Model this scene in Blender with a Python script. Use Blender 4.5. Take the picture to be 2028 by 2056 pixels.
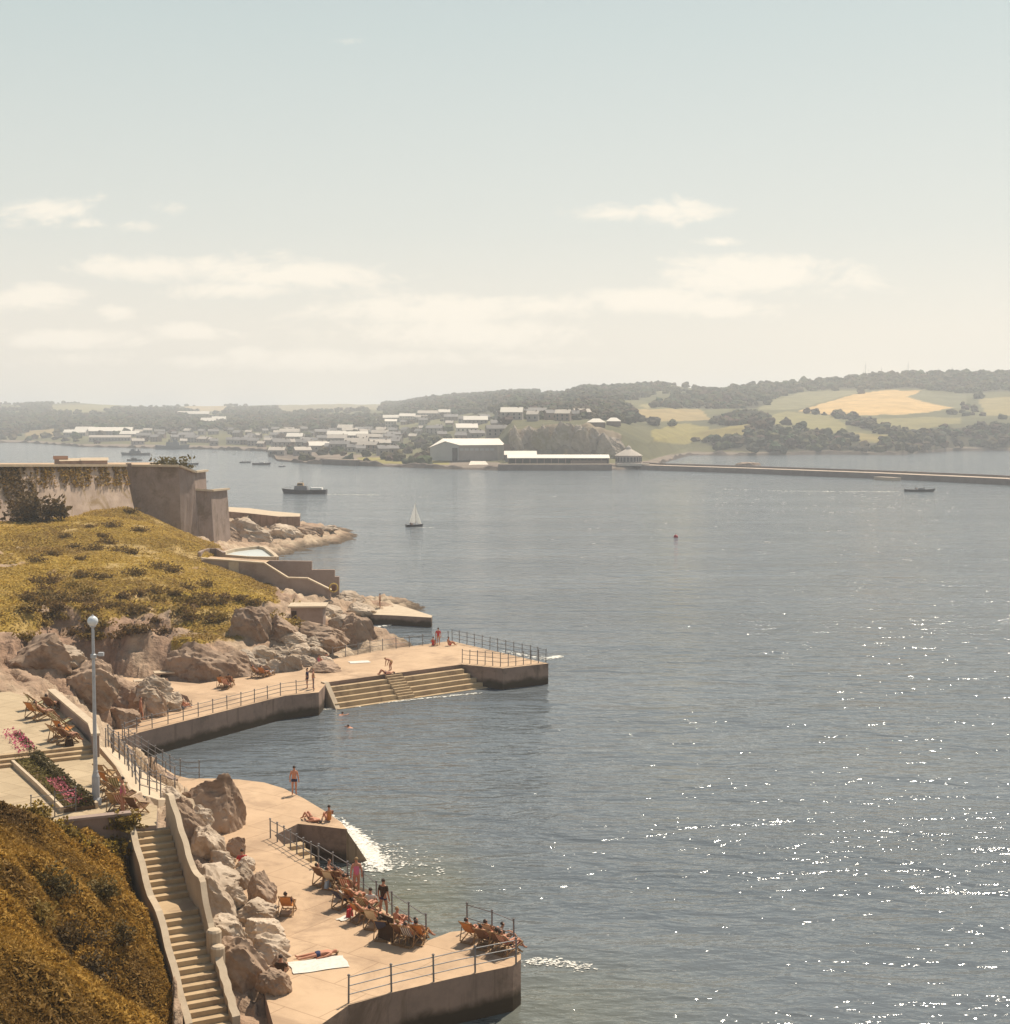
import bpy, bmesh, math, random
import numpy as np
from mathutils import Vector, Matrix

for _o in list(bpy.data.objects):
    bpy.data.objects.remove(_o)
SC = bpy.context.scene
COL = SC.collection
R = math.radians

# ------------------------------------------------------------------ camera
FPX, CX, CY, HOR, CAMH = 2870.0, 1014.0, 1028.0, 845.0, 24.0
PITCH = math.atan((CY - HOR) / FPX)
cam = bpy.data.cameras.new('camera')
cam.sensor_fit = 'HORIZONTAL'
cam.sensor_width = 36.0
cam.lens = 36.0 * FPX / 2028.0
cam.clip_start = 0.5
cam.clip_end = 20000
cam_o = bpy.data.objects.new('camera', cam)
COL.objects.link(cam_o)
cam_o.location = (0, 0, CAMH)
cam_o.rotation_euler = (R(90) - PITCH, 0, 0)
SC.camera = cam_o

# ------------------------------------------------------------------ light
SUN_EL, SUN_AZ = R(58), R(32)          # azimuth measured from +Y towards +X
sd = bpy.data.lights.new('sun', 'SUN')
sd.energy = 5.0
sd.angle = R(0.5)
sd.color = (1.0, 0.90, 0.74)
so = bpy.data.objects.new('sun', sd)
COL.objects.link(so)
SDIR = Vector((math.sin(SUN_AZ) * math.cos(SUN_EL), math.cos(SUN_AZ) * math.cos(SUN_EL), math.sin(SUN_EL)))
so.rotation_euler = SDIR.to_track_quat('Z', 'Y').to_euler()
so.location = SDIR * 300

SC.view_settings.view_transform = 'Standard'
SC.view_settings.look = 'None'
SC.view_settings.exposure = 0.30
SC.view_settings.gamma = 1.0
SC.view_settings.use_curve_mapping = False
SC.render.engine = 'CYCLES'
SC.cycles.use_denoising = True
SC.cycles.max_bounces = 6
SC.cycles.diffuse_bounces = 2
SC.cycles.glossy_bounces = 3
SC.cycles.volume_bounces = 1
SC.cycles.transparent_max_bounces = 8
SC.cycles.caustics_reflective = False
SC.cycles.caustics_refractive = False
SC.cycles.sample_clamp_indirect = 6.0

# ------------------------------------------------------------------ world
W_ = bpy.data.worlds.new('World')
SC.world = W_
W_.use_nodes = True
W_.cycles.sampling_method = 'MANUAL'
W_.cycles.sample_map_resolution = 256
wt = W_.node_tree
wt.nodes.clear()


class NT:
    """small helper for node trees"""
    def __init__(s, t):
        s.t = t

    def n(s, typ, **kw):
        x = s.t.nodes.new(typ)
        for k, v in kw.items():
            setattr(x, k, v)
        return x

    def put(s, sock, v):
        if v is None:
            return
        if hasattr(v, 'is_output'):
            s.t.links.new(v, sock)
        else:
            if isinstance(v, (tuple, list)) and len(v) == 3 and sock.type == 'RGBA':
                v = (*v, 1)
            sock.default_value = v

    def m(s, op, a, b=None, c=None, clamp=False):
        x = s.n('ShaderNodeMath', operation=op)
        x.use_clamp = clamp
        s.put(x.inputs[0], a)
        s.put(x.inputs[1], b)
        s.put(x.inputs[2], c)
        return x.outputs[0]

    def mix(s, f, a, b, blend='MIX'):
        x = s.n('ShaderNodeMix', data_type='RGBA', blend_type=blend)
        s.put(x.inputs[0], f)
        s.put(x.inputs[6], a)
        s.put(x.inputs[7], b)
        return x.outputs[2]

    def noise(s, vec, scale, detail=3, rough=0.55, dist=0.0):
        x = s.n('ShaderNodeTexNoise')
        s.put(x.inputs['Vector'], vec)
        x.inputs['Scale'].default_value = scale
        x.inputs['Detail'].default_value = detail
        x.inputs['Roughness'].default_value = rough
        x.inputs['Distortion'].default_value = dist
        return x.outputs[0]

    def ramp(s, f, stops):
        x = s.n('ShaderNodeValToRGB')
        el = x.color_ramp.elements
        while len(el) < len(stops):
            el.new(0.5)
        for e, (p, c) in zip(el, stops):
            e.position = p
            e.color = (*c, 1) if len(c) == 3 else c
        s.put(x.inputs[0], f)
        return x.outputs[0]

    def mapr(s, v, a, b, c=0.0, d=1.0, kind='SMOOTHSTEP'):
        x = s.n('ShaderNodeMapRange', interpolation_type=kind)
        s.put(x.inputs[0], v)
        for i, q in enumerate((a, b, c, d)):
            s.put(x.inputs[1 + i], q)
        return x.outputs[0]

    def scale3(s, vec, sc, rot=0.0):
        x = s.n('ShaderNodeMapping')
        s.put(x.inputs[0], vec)
        x.inputs['Scale'].default_value = sc
        x.inputs['Rotation'].default_value = (0, 0, rot)
        return x.outputs[0]


N = NT(wt)
sky = N.n('ShaderNodeTexSky', sky_type='NISHITA')
sky.sun_disc = False
sky.sun_elevation = SUN_EL
sky.sun_rotation = SUN_AZ
sky.air_density = 1.0
sky.dust_density = 3.0
sky.ozone_density = 1.0
SKYS = 0.1
tc = N.n('ShaderNodeTexCoord')
sep = N.n('ShaderNodeSeparateXYZ')
wt.links.new(tc.outputs['Generated'], sep.inputs[0])
dx, dy, dz = sep.outputs
ay = N.m('MAXIMUM', N.m('ABSOLUTE', dy), 0.05)
uu = N.m('DIVIDE', dx, ay)
vv = N.m('DIVIDE', dz, ay)
# summer sky: the physical sky, bleached towards a thin warm veil that thickens to the horizon
hz = N.ramp(N.m('MAXIMUM', dz, 0.0), [(0.0, (8.4, 7.7, 6.5)), (0.06, (7.8, 7.2, 6.15)), (0.13, (6.3, 6.35, 5.65)),
                                     (0.26, (4.85, 5.5, 5.1)), (0.5, (2.3, 3.0, 3.7)), (1.0, (0.9, 1.5, 2.3))])
base = N.mix(0.82, sky.outputs[0], hz)
comb = N.n('ShaderNodeCombineXYZ')
wt.links.new(uu, comb.inputs[0])
wt.links.new(vv, comb.inputs[1])
cv = comb.outputs[0]
nz1 = N.noise(N.scale3(cv, (1, 2.4, 1)), 11, 5, 0.62, 0.6)
nz2 = N.noise(N.scale3(cv, (1, 1.8, 1)), 48, 4, 0.6, 0.4)
nzz = N.m('ADD', N.m('MULTIPLY', N.m('SUBTRACT', nz1, 0.5), 2.6), N.m('MULTIPLY', N.m('SUBTRACT', nz2, 0.5), 1.1))
# cumulus banks low over the horizon: (u, v, half width, half height, weight)
CL = [(115, 425, 90, 26, .9), (180, 455, 45, 12, .7), (280, 460, 50, 12, .6), (350, 425, 40, 12, .45),
      (330, 540, 200, 22, 1.0), (560, 555, 210, 24, 1.0), (480, 585, 130, 16, .8), (80, 600, 90, 26, .95), (245, 628, 45, 14, .7),
      (130, 678, 150, 18, .7), (380, 668, 90, 14, .5), (840, 625, 240, 30, 1.0), (900, 670, 300, 26, .9), (1120, 615, 120, 22, .85),
      (1280, 605, 140, 24, .95), (1450, 620, 110, 18, .8), (1520, 560, 200, 28, 1.0), (1600, 535, 130, 16, .6), (1290, 432, 150, 16, .85),
      (1340, 428, 60, 20, .8), (1450, 489, 40, 7, .5), (1705, 478, 50, 6, .45), (700, 100, 60, 10, .3), (700, 720, 330, 18, .6),
      (300, 725, 260, 14, .5), (1100, 725, 260, 12, .4), (-150, 560, 140, 30, .9), (2180, 560, 140, 26, .8), (-260, 420, 120, 26, .8)]
cl = None
for (px, py, rx, ry, wgt) in CL:
    vm = N.n('ShaderNodeVectorMath', operation='MULTIPLY_ADD')
    wt.links.new(cv, vm.inputs[0])
    rx, ry = rx * 1.12, ry * 1.35
    vm.inputs[1].default_value = (FPX / rx, FPX / ry, 0)
    vm.inputs[2].default_value = (-(px - CX) / rx, -(HOR - py) / ry, (1 - wgt) * 1.2)
    ln = N.n('ShaderNodeVectorMath', operation='LENGTH')
    wt.links.new(vm.outputs[0], ln.inputs[0])
    cl = ln.outputs['Value'] if cl is None else N.m('MINIMUM', cl, ln.outputs['Value'])
cl = N.mapr(N.m('ADD', N.m('SUBTRACT', 1.1, cl), N.m('MULTIPLY', nzz, 1.15)), -0.1, 0.85)
ccol = N.mix(N.m('MULTIPLY', nz2, 0.6), (9.2, 8.3, 6.9), (8.2, 7.6, 6.5))
fin = N.mix(N.m('MULTIPLY', cl, 0.74), base, ccol)
bg = N.n('ShaderNodeBackground')
wt.links.new(fin, bg.inputs[0])
bg.inputs[1].default_value = SKYS
wo = N.n('ShaderNodeOutputWorld')
wt.links.new(bg.outputs[0], wo.inputs[0])

# ------------------------------------------------------------------ geometry helpers
CA, SA = math.cos(PITCH), math.sin(PITCH)


def ray(px, py):
    a = (px - CX) / FPX
    b = -(py - CY) / FPX
    return np.array((a, CA + b * SA, -SA + b * CA))


def P(px, py, z):
    d = ray(px, py)
    t = (z - CAMH) / d[2]
    return (d[0] * t, d[1] * t, z)


def PD(px, py, Y):
    d = ray(px, py)
    t = Y / d[1]
    return (d[0] * t, Y, CAMH + d[2] * t)


def _hash(ix, iy, seed):
    h = (ix * 374761393 + iy * 668265263 + seed * 974711) & 0x7fffffff
    h = ((h ^ (h >> 13)) * 1274126177) & 0x7fffffff
    h = h ^ (h >> 16)
    return (h & 0xffff) / 65535.0


def vnoise(x, y, seed=0):
    x = np.asarray(x, float)
    y = np.asarray(y, float)
    ix = np.floor(x).astype(np.int64)
    iy = np.floor(y).astype(np.int64)
    fx = x - ix
    fy = y - iy
    fx = fx * fx * (3 - 2 * fx)
    fy = fy * fy * (3 - 2 * fy)
    a = _hash(ix, iy, seed)
    b = _hash(ix + 1, iy, seed)
    c = _hash(ix, iy + 1, seed)
    d = _hash(ix + 1, iy + 1, seed)
    return (a + (b - a) * fx) * (1 - fy) + (c + (d - c) * fx) * fy


def fbm(x, y, oct=4, seed=0, ridged=False):
    s = 0
    amp = 1.0
    tot = 0
    for k in range(oct):
        n = vnoise(x * 2 ** k + 17.3 * k, y * 2 ** k - 9.1 * k, seed + k)
        if ridged:
            n = 1 - np.abs(2 * n - 1)
        s = s + n * amp
        tot += amp
        amp *= 0.5
    return s / tot - 0.5


def setp(o, label=None, cat=None, group=None, kind=None):
    for k, v in (('label', label), ('category', cat), ('group', group), ('kind', kind)):
        if v:
            o[k] = v
    return o


def link(o, parent=None):
    COL.objects.link(o)
    if parent is not None:
        o.parent = parent
    return o


def empty(name, loc=(0, 0, 0), rz=0.0, **kw):
    o = bpy.data.objects.new(name, None)
    o.empty_display_size = 0.3
    link(o)
    o.location = loc
    o.rotation_euler = (0, 0, rz)
    return setp(o, **kw)


class MB:
    def __init__(s):
        s.v = []
        s.f = []
        s.smooth = False

    def add(s, verts, faces):
        k = len(s.v)
        s.v += [tuple(map(float, p)) for p in verts]
        s.f += [tuple(i + k for i in f) for f in faces]
        return s

    def box(s, c, d, rz=0.0, taper=1.0):
        hx, hy, hz_ = d[0] / 2, d[1] / 2, d[2] / 2
        cs, sn = math.cos(rz), math.sin(rz)
        vs = []
        for z, t in ((-hz_, 1.0), (hz_, taper)):
            for x, y in ((-hx, -hy), (hx, -hy), (hx, hy), (-hx, hy)):
                x2, y2 = x * t, y * t
                vs.append((c[0] + x2 * cs - y2 * sn, c[1] + x2 * sn + y2 * cs, c[2] + z))
        return s.add(vs, [(3, 2, 1, 0), (4, 5, 6, 7), (0, 1, 5, 4), (1, 2, 6, 5), (2, 3, 7, 6), (3, 0, 4, 7)])

    def tube(s, a, b, r, r2=None, n=6, caps=True):
        a = Vector(a)
        b = Vector(b)
        r2 = r if r2 is None else r2
        d = (b - a)
        if d.length < 1e-6:
            return s
        d.normalize()
        u = d.orthogonal().normalized()
        w = d.cross(u)
        vs = []
        for p, rr in ((a, r), (b, r2)):
            for k in range(n):
                t = 2 * math.pi * k / n
                vs.append(p + (u * math.cos(t) + w * math.sin(t)) * rr)
        fs = [(k, (k + 1) % n, n + (k + 1) % n, n + k) for k in range(n)]
        if caps:
            fs += [tuple(range(n - 1, -1, -1)), tuple(range(n, 2 * n))]
        return s.add(vs, fs)

    def bar(s, a, b, w, h):
        """rectangular bar from a to b, width w (horizontal), height h"""
        a = Vector(a)
        b = Vector(b)
        d = (b - a).normalized()
        side = d.cross(Vector((0, 0, 1)))
        if side.length < 1e-4:
            side = Vector((1, 0, 0))
        side.normalize()
        up = side.cross(d).normalized()
        vs = []
        for p in (a, b):
            for x, z in ((-1, -1), (1, -1), (1, 1), (-1, 1)):
                vs.append(p + side * x * w / 2 + up * z * h / 2)
        return s.add(vs, [(3, 2, 1, 0), (4, 5, 6, 7), (0, 1, 5, 4), (1, 2, 6, 5), (2, 3, 7, 6), (3, 0, 4, 7)])

    def lathe(s, prof, c=(0, 0, 0), n=16):
        vs = []
        for (r, z) in prof:
            for k in range(n):
                t = 2 * math.pi * k / n
                vs.append((c[0] + r * math.cos(t), c[1] + r * math.sin(t), c[2] + z))
        fs = []
        for j in range(len(prof) - 1):
            for k in range(n):
                k2 = (k + 1) % n
                fs.append((j * n + k, j * n + k2, (j + 1) * n + k2, (j + 1) * n + k))
        return s.add(vs, fs)

    def prism(s, poly, z0, z1, inset=0.0):
        """polygon (list of (x,y)) extruded; z0/z1 numbers or per-vertex lists"""
        n = len(poly)
        ar = sum(poly[i][0] * poly[(i + 1) % n][1] - poly[(i + 1) % n][0] * poly[i][1] for i in range(n))
        if ar < 0:
            poly = poly[::-1]
            if not np.isscalar(z0):
                z0 = z0[::-1]
            if not np.isscalar(z1):
                z1 = z1[::-1]
        za = [z0] * n if np.isscalar(z0) else z0
        zb = [z1] * n if np.isscalar(z1) else z1
        vs = [(p[0], p[1], za[i]) for i, p in enumerate(poly)] + [(p[0], p[1], zb[i]) for i, p in enumerate(poly)]
        fs = [tuple(range(n - 1, -1, -1)), tuple(range(n, 2 * n))]
        fs += [(i, (i + 1) % n, n + (i + 1) % n, n + i) for i in range(n)]
        return s.add(vs, fs)

    def mesh(s, name, mats):
        me = bpy.data.meshes.new(name)
        me.from_pydata(s.v, [], s.f)
        for m_ in (mats if isinstance(mats, (list, tuple)) else [mats]):
            me.materials.append(m_)
        if s.smooth:
            me.polygons.foreach_set('use_smooth', [True] * len(me.polygons))
        me.update()
        return me

    def build(s, name, mats, parent=None, bevel=0.0, **kw):
        o = bpy.data.objects.new(name, s.mesh(name, mats))
        link(o, parent)
        if bevel:
            b = o.modifiers.new('bevel', 'BEVEL')
            b.width = bevel
            b.segments = 2
            b.limit_method = 'ANGLE'
            b.angle_limit = R(40)
        return setp(o, **kw)


def grid_mesh(name, X, Y, Z, mat, attrs=None, smooth=True, **kw):
    nr, nc = X.shape
    co = np.stack([X, Y, Z], -1).reshape(-1, 3)
    idx = np.arange(nr * nc).reshape(nr, nc)
    q = np.stack([idx[:-1, :-1], idx[:-1, 1:], idx[1:, 1:], idx[1:, :-1]], -1).reshape(-1, 4)
    return raw_mesh(name, co, q, mat, attrs, smooth, **kw)


def raw_mesh(name, co, faces, mat, attrs=None, smooth=True, parent=None, **kw):
    me = bpy.data.meshes.new(name)
    k = faces.shape[1]
    me.vertices.add(len(co))
    me.vertices.foreach_set('co', np.ascontiguousarray(co, dtype=np.float32).ravel())
    me.loops.add(faces.size)
    me.loops.foreach_set('vertex_index', faces.ravel().astype(np.int32))
    me.polygons.add(len(faces))
    me.polygons.foreach_set('loop_start', (np.arange(len(faces)) * k).astype(np.int32))
    me.polygons.foreach_set('loop_total', np.full(len(faces), k, dtype=np.int32))
    me.polygons.foreach_set('use_smooth', np.full(len(faces), smooth))
    for an, av in (attrs or {}).items():
        if av.ndim == 1:
            a = me.attributes.new(an, 'FLOAT', 'POINT')
            a.data.foreach_set('value', av.astype(np.float32))
        else:
            a = me.attributes.new(an, 'FLOAT_COLOR', 'POINT')
            c4 = np.concatenate([av, np.ones((len(av), 1))], 1).astype(np.float32)
            a.data.foreach_set('color', c4.ravel())
    me.materials.append(mat)
    me.update(calc_edges=True)
    o = bpy.data.objects.new(name, me)
    link(o, parent)
    return setp(o, **kw)


def copy_tree(o, parent=None, **kw):
    c = o.copy()
    COL.objects.link(c)
    c.parent = parent
    for ch in list(o.children):
        copy_tree(ch, c)
    return setp(c, **kw)


# ------------------------------------------------------------------ materials
def mat(name, col, rough=0.85, var=0.18, scale=1.2, col2=None, bump=0.25, bscale=8.0, spec=0.3, metal=0.0, coords='Object',
        stain=None, stain_scale=0.4, rand=0.0, weed=False, joints=0.0):
    m_ = bpy.data.materials.new(name)
    m_.use_nodes = True
    t = m_.node_tree
    n = NT(t)
    b = t.nodes['Principled BSDF']
    if coords == 'World':
        g = n.n('ShaderNodeNewGeometry').outputs['Position']
    else:
        g = n.n('ShaderNodeTexCoord').outputs['Object']
    c2 = col2 or tuple(min(1, x * (1 - var * 1.6)) for x in col)
    f = n.mapr(n.noise(g, scale, 5, 0.6), 0.32, 0.68)
    c = n.mix(f, c2, col)
    if var or col2:
        f2 = n.noise(g, scale * 7.3, 3, 0.6)
        c = n.mix(n.mapr(f2, 0.3, 0.7, 0.0, 0.5), c, n.mix(0.5, c, tuple(min(1, x * (1 + var)) for x in col)))
    if stain:
        fs = n.mapr(n.noise(g, stain_scale, 6, 0.68, 0.6), 0.5, 0.66)
        c = n.mix(n.m('MULTIPLY', fs, 0.75), c, stain)
    if weed:
        # streaks run down the face, weed and wet algae grow up to the tide line
        st_ = n.mapr(n.noise(n.scale3(g, (1.6, 1.6, .12)), 1.0, 4, .65), .52, .7)
        c = n.mix(n.m('MULTIPLY', st_, .55), c, (0.12, 0.075, 0.045))
        sp = n.n('ShaderNodeSeparateXYZ')
        t.links.new(g, sp.inputs[0])
        zt = n.m('ADD', sp.outputs[2], n.m('MULTIPLY', n.m('SUBTRACT', n.noise(g, .8, 4, .6), .5), .9))
        c = n.mix(n.mapr(zt, .95, .45), c, (0.055, 0.035, 0.018))
    if joints:
        bk_ = n.n('ShaderNodeTexBrick')
        t.links.new(n.scale3(g, (1, 1, 1), .62), bk_.inputs['Vector'])
        bk_.inputs['Scale'].default_value = 1.0
        bk_.inputs['Mortar Size'].default_value = 0.035
        bk_.inputs['Mortar Smooth'].default_value = 0.6
        bk_.inputs['Brick Width'].default_value = joints
        bk_.inputs['Row Height'].default_value = joints * .8
        bk_.inputs['Color1'].default_value = (1, 1, 1, 1)
        bk_.inputs['Color2'].default_value = (.88, .87, .86, 1)
        bk_.inputs['Mortar'].default_value = (.62, .58, .55, 1)
        c = n.mix(.8, c, bk_.outputs['Color'], 'MULTIPLY')
    if rand:
        oi = n.n('ShaderNodeObjectInfo').outputs['Random']
        c = n.mix(1.0, c, n.ramp(oi, [(0, (1 - rand,) * 3), (1, (1.0,) * 3)]), 'MULTIPLY')
    t.links.new(c, b.inputs['Base Color'])
    b.inputs['Roughness'].default_value = rough
    b.inputs['Specular IOR Level'].default_value = spec
    b.inputs['Metallic'].default_value = metal
    if bump:
        bp = n.n('ShaderNodeBump')
        bp.inputs['Strength'].default_value = bump
        bp.inputs['Distance'].default_value = 0.05
        t.links.new(n.noise(g, bscale, 5, 0.6), bp.inputs['Height'])
        t.links.new(bp.outputs[0], b.inputs['Normal'])
    return m_


def attr_mat(name, attr='col', rough=0.95, vscale=0.6, vamt=0.35, bump=0.0, bscale=1.0, bdist=0.3, coords='World'):
    """colour from a per-vertex material attribute, broken up by noise"""
    m_ = bpy.data.materials.new(name)
    m_.use_nodes = True
    t = m_.node_tree
    n = NT(t)
    b = t.nodes['Principled BSDF']
    a = n.n('ShaderNodeAttribute', attribute_name=attr)
    g = n.n('ShaderNodeNewGeometry').outputs['Position']
    f = n.noise(g, vscale, 6, 0.65)
    v = n.mapr(f, 0.25, 0.75, 1 - vamt, 1 + vamt, 'LINEAR')
    cx = n.n('ShaderNodeCombineColor')
    for i in range(3):
        t.links.new(v, cx.inputs[i])
    c = n.mix(1.0, a.outputs['Color'], cx.outputs[0], 'MULTIPLY')
    t.links.new(c, b.inputs['Base Color'])
    b.inputs['Roughness'].default_value = rough
    b.inputs['Specular IOR Level'].default_value = 0.15
    if bump:
        bp = n.n('ShaderNodeBump')
        bp.inputs['Strength'].default_value = bump
        bp.inputs['Distance'].default_value = bdist
        t.links.new(n.noise(g, bscale, 5, 0.65), bp.inputs['Height'])
        t.links.new(bp.outputs[0], b.inputs['Normal'])
    return m_


M = {}
M['deck'] = mat('deck_concrete', (0.53, 0.366, 0.232), 0.9, 0.12, 0.35, (0.44, 0.297, 0.185), 0.15, 14, stain=(0.31, 0.205, 0.13), stain_scale=0.2, coords='World', joints=3.4)
M['plaza'] = mat('plaza_paving', (0.47, 0.36, 0.23), 0.9, 0.10, 0.5, (0.41, 0.31, 0.195), 0.12, 14, stain=(0.36, 0.27, 0.17), stain_scale=0.25, coords='World', joints=1.5)
M['seawall'] = mat('seawall_concrete', (0.30, 0.20, 0.15), 0.92, 0.2, 0.5, (0.22, 0.15, 0.115), 0.35, 6, stain=(0.13, 0.085, 0.055), stain_scale=0.35, coords='World', weed=True)
M['step'] = mat('step_concrete', (0.47, 0.34, 0.20), 0.9, 0.12, 0.8, (0.38, 0.265, 0.155), 0.2, 10, coords='World', stain=(0.27, 0.18, 0.11), stain_scale=0.7)
M['render'] = mat('rendered_wall', (0.33, 0.245, 0.20), 0.92, 0.15, 0.5, (0.28, 0.20, 0.16), 0.2, 9, stain=(0.22, 0.15, 0.115), stain_scale=0.3, coords='World')
M['coping'] = mat('pale_coping', (0.52, 0.41, 0.29), 0.85, 0.12, 1.0, (0.44, 0.335, 0.23), 0.2, 12, coords='World')
M['citadel'] = mat('shaded_citadel_stone', (0.27, 0.20, 0.165), 0.95, 0.3, 0.5, (0.21, 0.15, 0.12), 0.9, 1.3, stain=(0.13, 0.085, 0.05), stain_scale=0.2, coords='World')  # stone darkened for the wall faces that lie in shade
M['rock'] = mat('limestone', (0.55, 0.44, 0.335), 0.9, 0.25, 0.55, (0.37, 0.275, 0.195), 0.7, 3.2, stain=(0.27, 0.185, 0.12), stain_scale=0.45, coords='World', rand=0.2)
M['rock_brown'] = mat('brown_limestone', (0.39, 0.275, 0.195), 0.92, 0.25, 0.5, (0.26, 0.17, 0.11), 0.8, 2.6, stain=(0.15, 0.085, 0.05), stain_scale=0.4, coords='World', rand=0.2)
M['rail'] = mat('grey_painted_iron', (0.20, 0.19, 0.19), 0.55, 0.2, 6, (0.14, 0.12, 0.11), 0.0, spec=0.4)
M['lamp'] = mat('pale_grey_paint', (0.42, 0.42, 0.43), 0.5, 0.15, 3, (0.34, 0.33, 0.33), 0.0, spec=0.4)
M['globe'] = mat('opal_glass', (0.62, 0.63, 0.63), 0.15, 0.03, 3, None, 0.0, spec=0.5)
M['wood'] = mat('varnished_beech', (0.30, 0.17, 0.075), 0.6, 0.2, 9, (0.22, 0.12, 0.05), 0.0)
M['skin'] = mat('sunburnt_skin', (0.50, 0.22, 0.13), 0.6, 0.06, 3, None, 0.0)
M['skin2'] = mat('tanned_skin', (0.40, 0.19, 0.11), 0.6, 0.06, 3, None, 0.0)
M['hair'] = mat('brown_hair', (0.05, 0.03, 0.02), 0.7, 0.2, 20, None, 0.0)
M['hair2'] = mat('fair_hair', (0.30, 0.19, 0.09), 0.7, 0.2, 20, None, 0.0)
CLOTH = {'navy': (0.03, 0.03, 0.07), 'red': (0.50, 0.05, 0.05), 'white': (0.66, 0.61, 0.54), 'pale blue': (0.38, 0.45, 0.52), 'orange': (0.55, 0.22, 0.06),
         'brown': (0.16, 0.08, 0.045), 'green': (0.16, 0.18, 0.07), 'striped': (0.5, 0.3, 0.12), 'dark blue': (0.05, 0.06, 0.12), 'tan': (0.45, 0.27, 0.12),
         'pink': (0.62, 0.16, 0.24), 'dark brown': (0.06, 0.035, 0.02), 'yellow': (0.6, 0.42, 0.12)}
for k, c in CLOTH.items():
    M['c_' + k] = mat('cloth_' + k.replace(' ', '_'), c, 0.9, 0.12, 5, None, 0.1, 40, spec=0.1)
# ================================================================== SETTING
# ------------------------------------------------------------------ sea
def sea_material():
    m_ = bpy.data.materials.new('sea_water')
    m_.use_nodes = True
    t = m_.node_tree
    n = NT(t)
    b = t.nodes['Principled BSDF']
    g = n.n('ShaderNodeNewGeometry').outputs['Position']
    tint = n.mapr(n.noise(n.scale3(g, (0.012, 0.03, 1)), 1.0, 2, 0.6), 0.35, 0.65)
    c = n.mix(tint, (0.100, 0.114, 0.126), (0.120, 0.134, 0.146))
    shal = n.n('ShaderNodeAttribute', attribute_name='shallow').outputs['Fac']
    c = n.mix(shal, c, (0.13, 0.125, 0.075))
    t.links.new(c, b.inputs['Base Color'])
    b.inputs['IOR'].default_value = 1.33
    b.inputs['Roughness'].default_value = 0.095
    b.inputs['Specular IOR Level'].default_value = 0.5
    w1 = n.noise(n.scale3(g, (0.16, 0.36, 0.3), R(14)), 1.0, 3, 0.5, 0.3)
    w2 = n.noise(n.scale3(g, (0.62, 1.25, 1), R(-8)), 1.0, 3, 0.55, 0.35)
    w4 = n.noise(n.scale3(g, (2.4, 4.0, 1), R(10)), 1.0, 2, 0.5)
    w3 = n.noise(n.scale3(g, (0.03, 0.08, 1), R(6)), 1.0, 3, 0.5)
    # wind lanes: long streaks where the chop is stronger or lies flat
    lane = n.mapr(n.noise(n.scale3(g, (0.006, 0.035, 1), R(-5)), 1.0, 3, 0.6, .4), 0.32, 0.68, 0.55, 1.25)
    h = n.m('ADD', n.m('MULTIPLY', w1, 0.70), n.m('MULTIPLY', n.m('MULTIPLY', w2, lane), 0.25))
    h = n.m('ADD', h, n.m('MULTIPLY', n.m('MULTIPLY', w4, lane), 0.032))
    h = n.m('ADD', h, n.m('MULTIPLY', w3, 1.0))
    bp = n.n('ShaderNodeBump')
    bp.inputs['Strength'].default_value = 1.0
    bp.inputs['Distance'].default_value = 1.0
    t.links.new(h, bp.inputs['Height'])
    t.links.new(bp.outputs[0], b.inputs['Normal'])
    return m_


M['sea'] = sea_material()

# ------------------------------------------------------------------ near headland (height field through surveyed points)
CP = []


def cp(px, py, z):
    CP.append(P(px, py, z))


def cpd(px, py, Y):
    CP.append(PD(px, py, Y))


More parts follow.
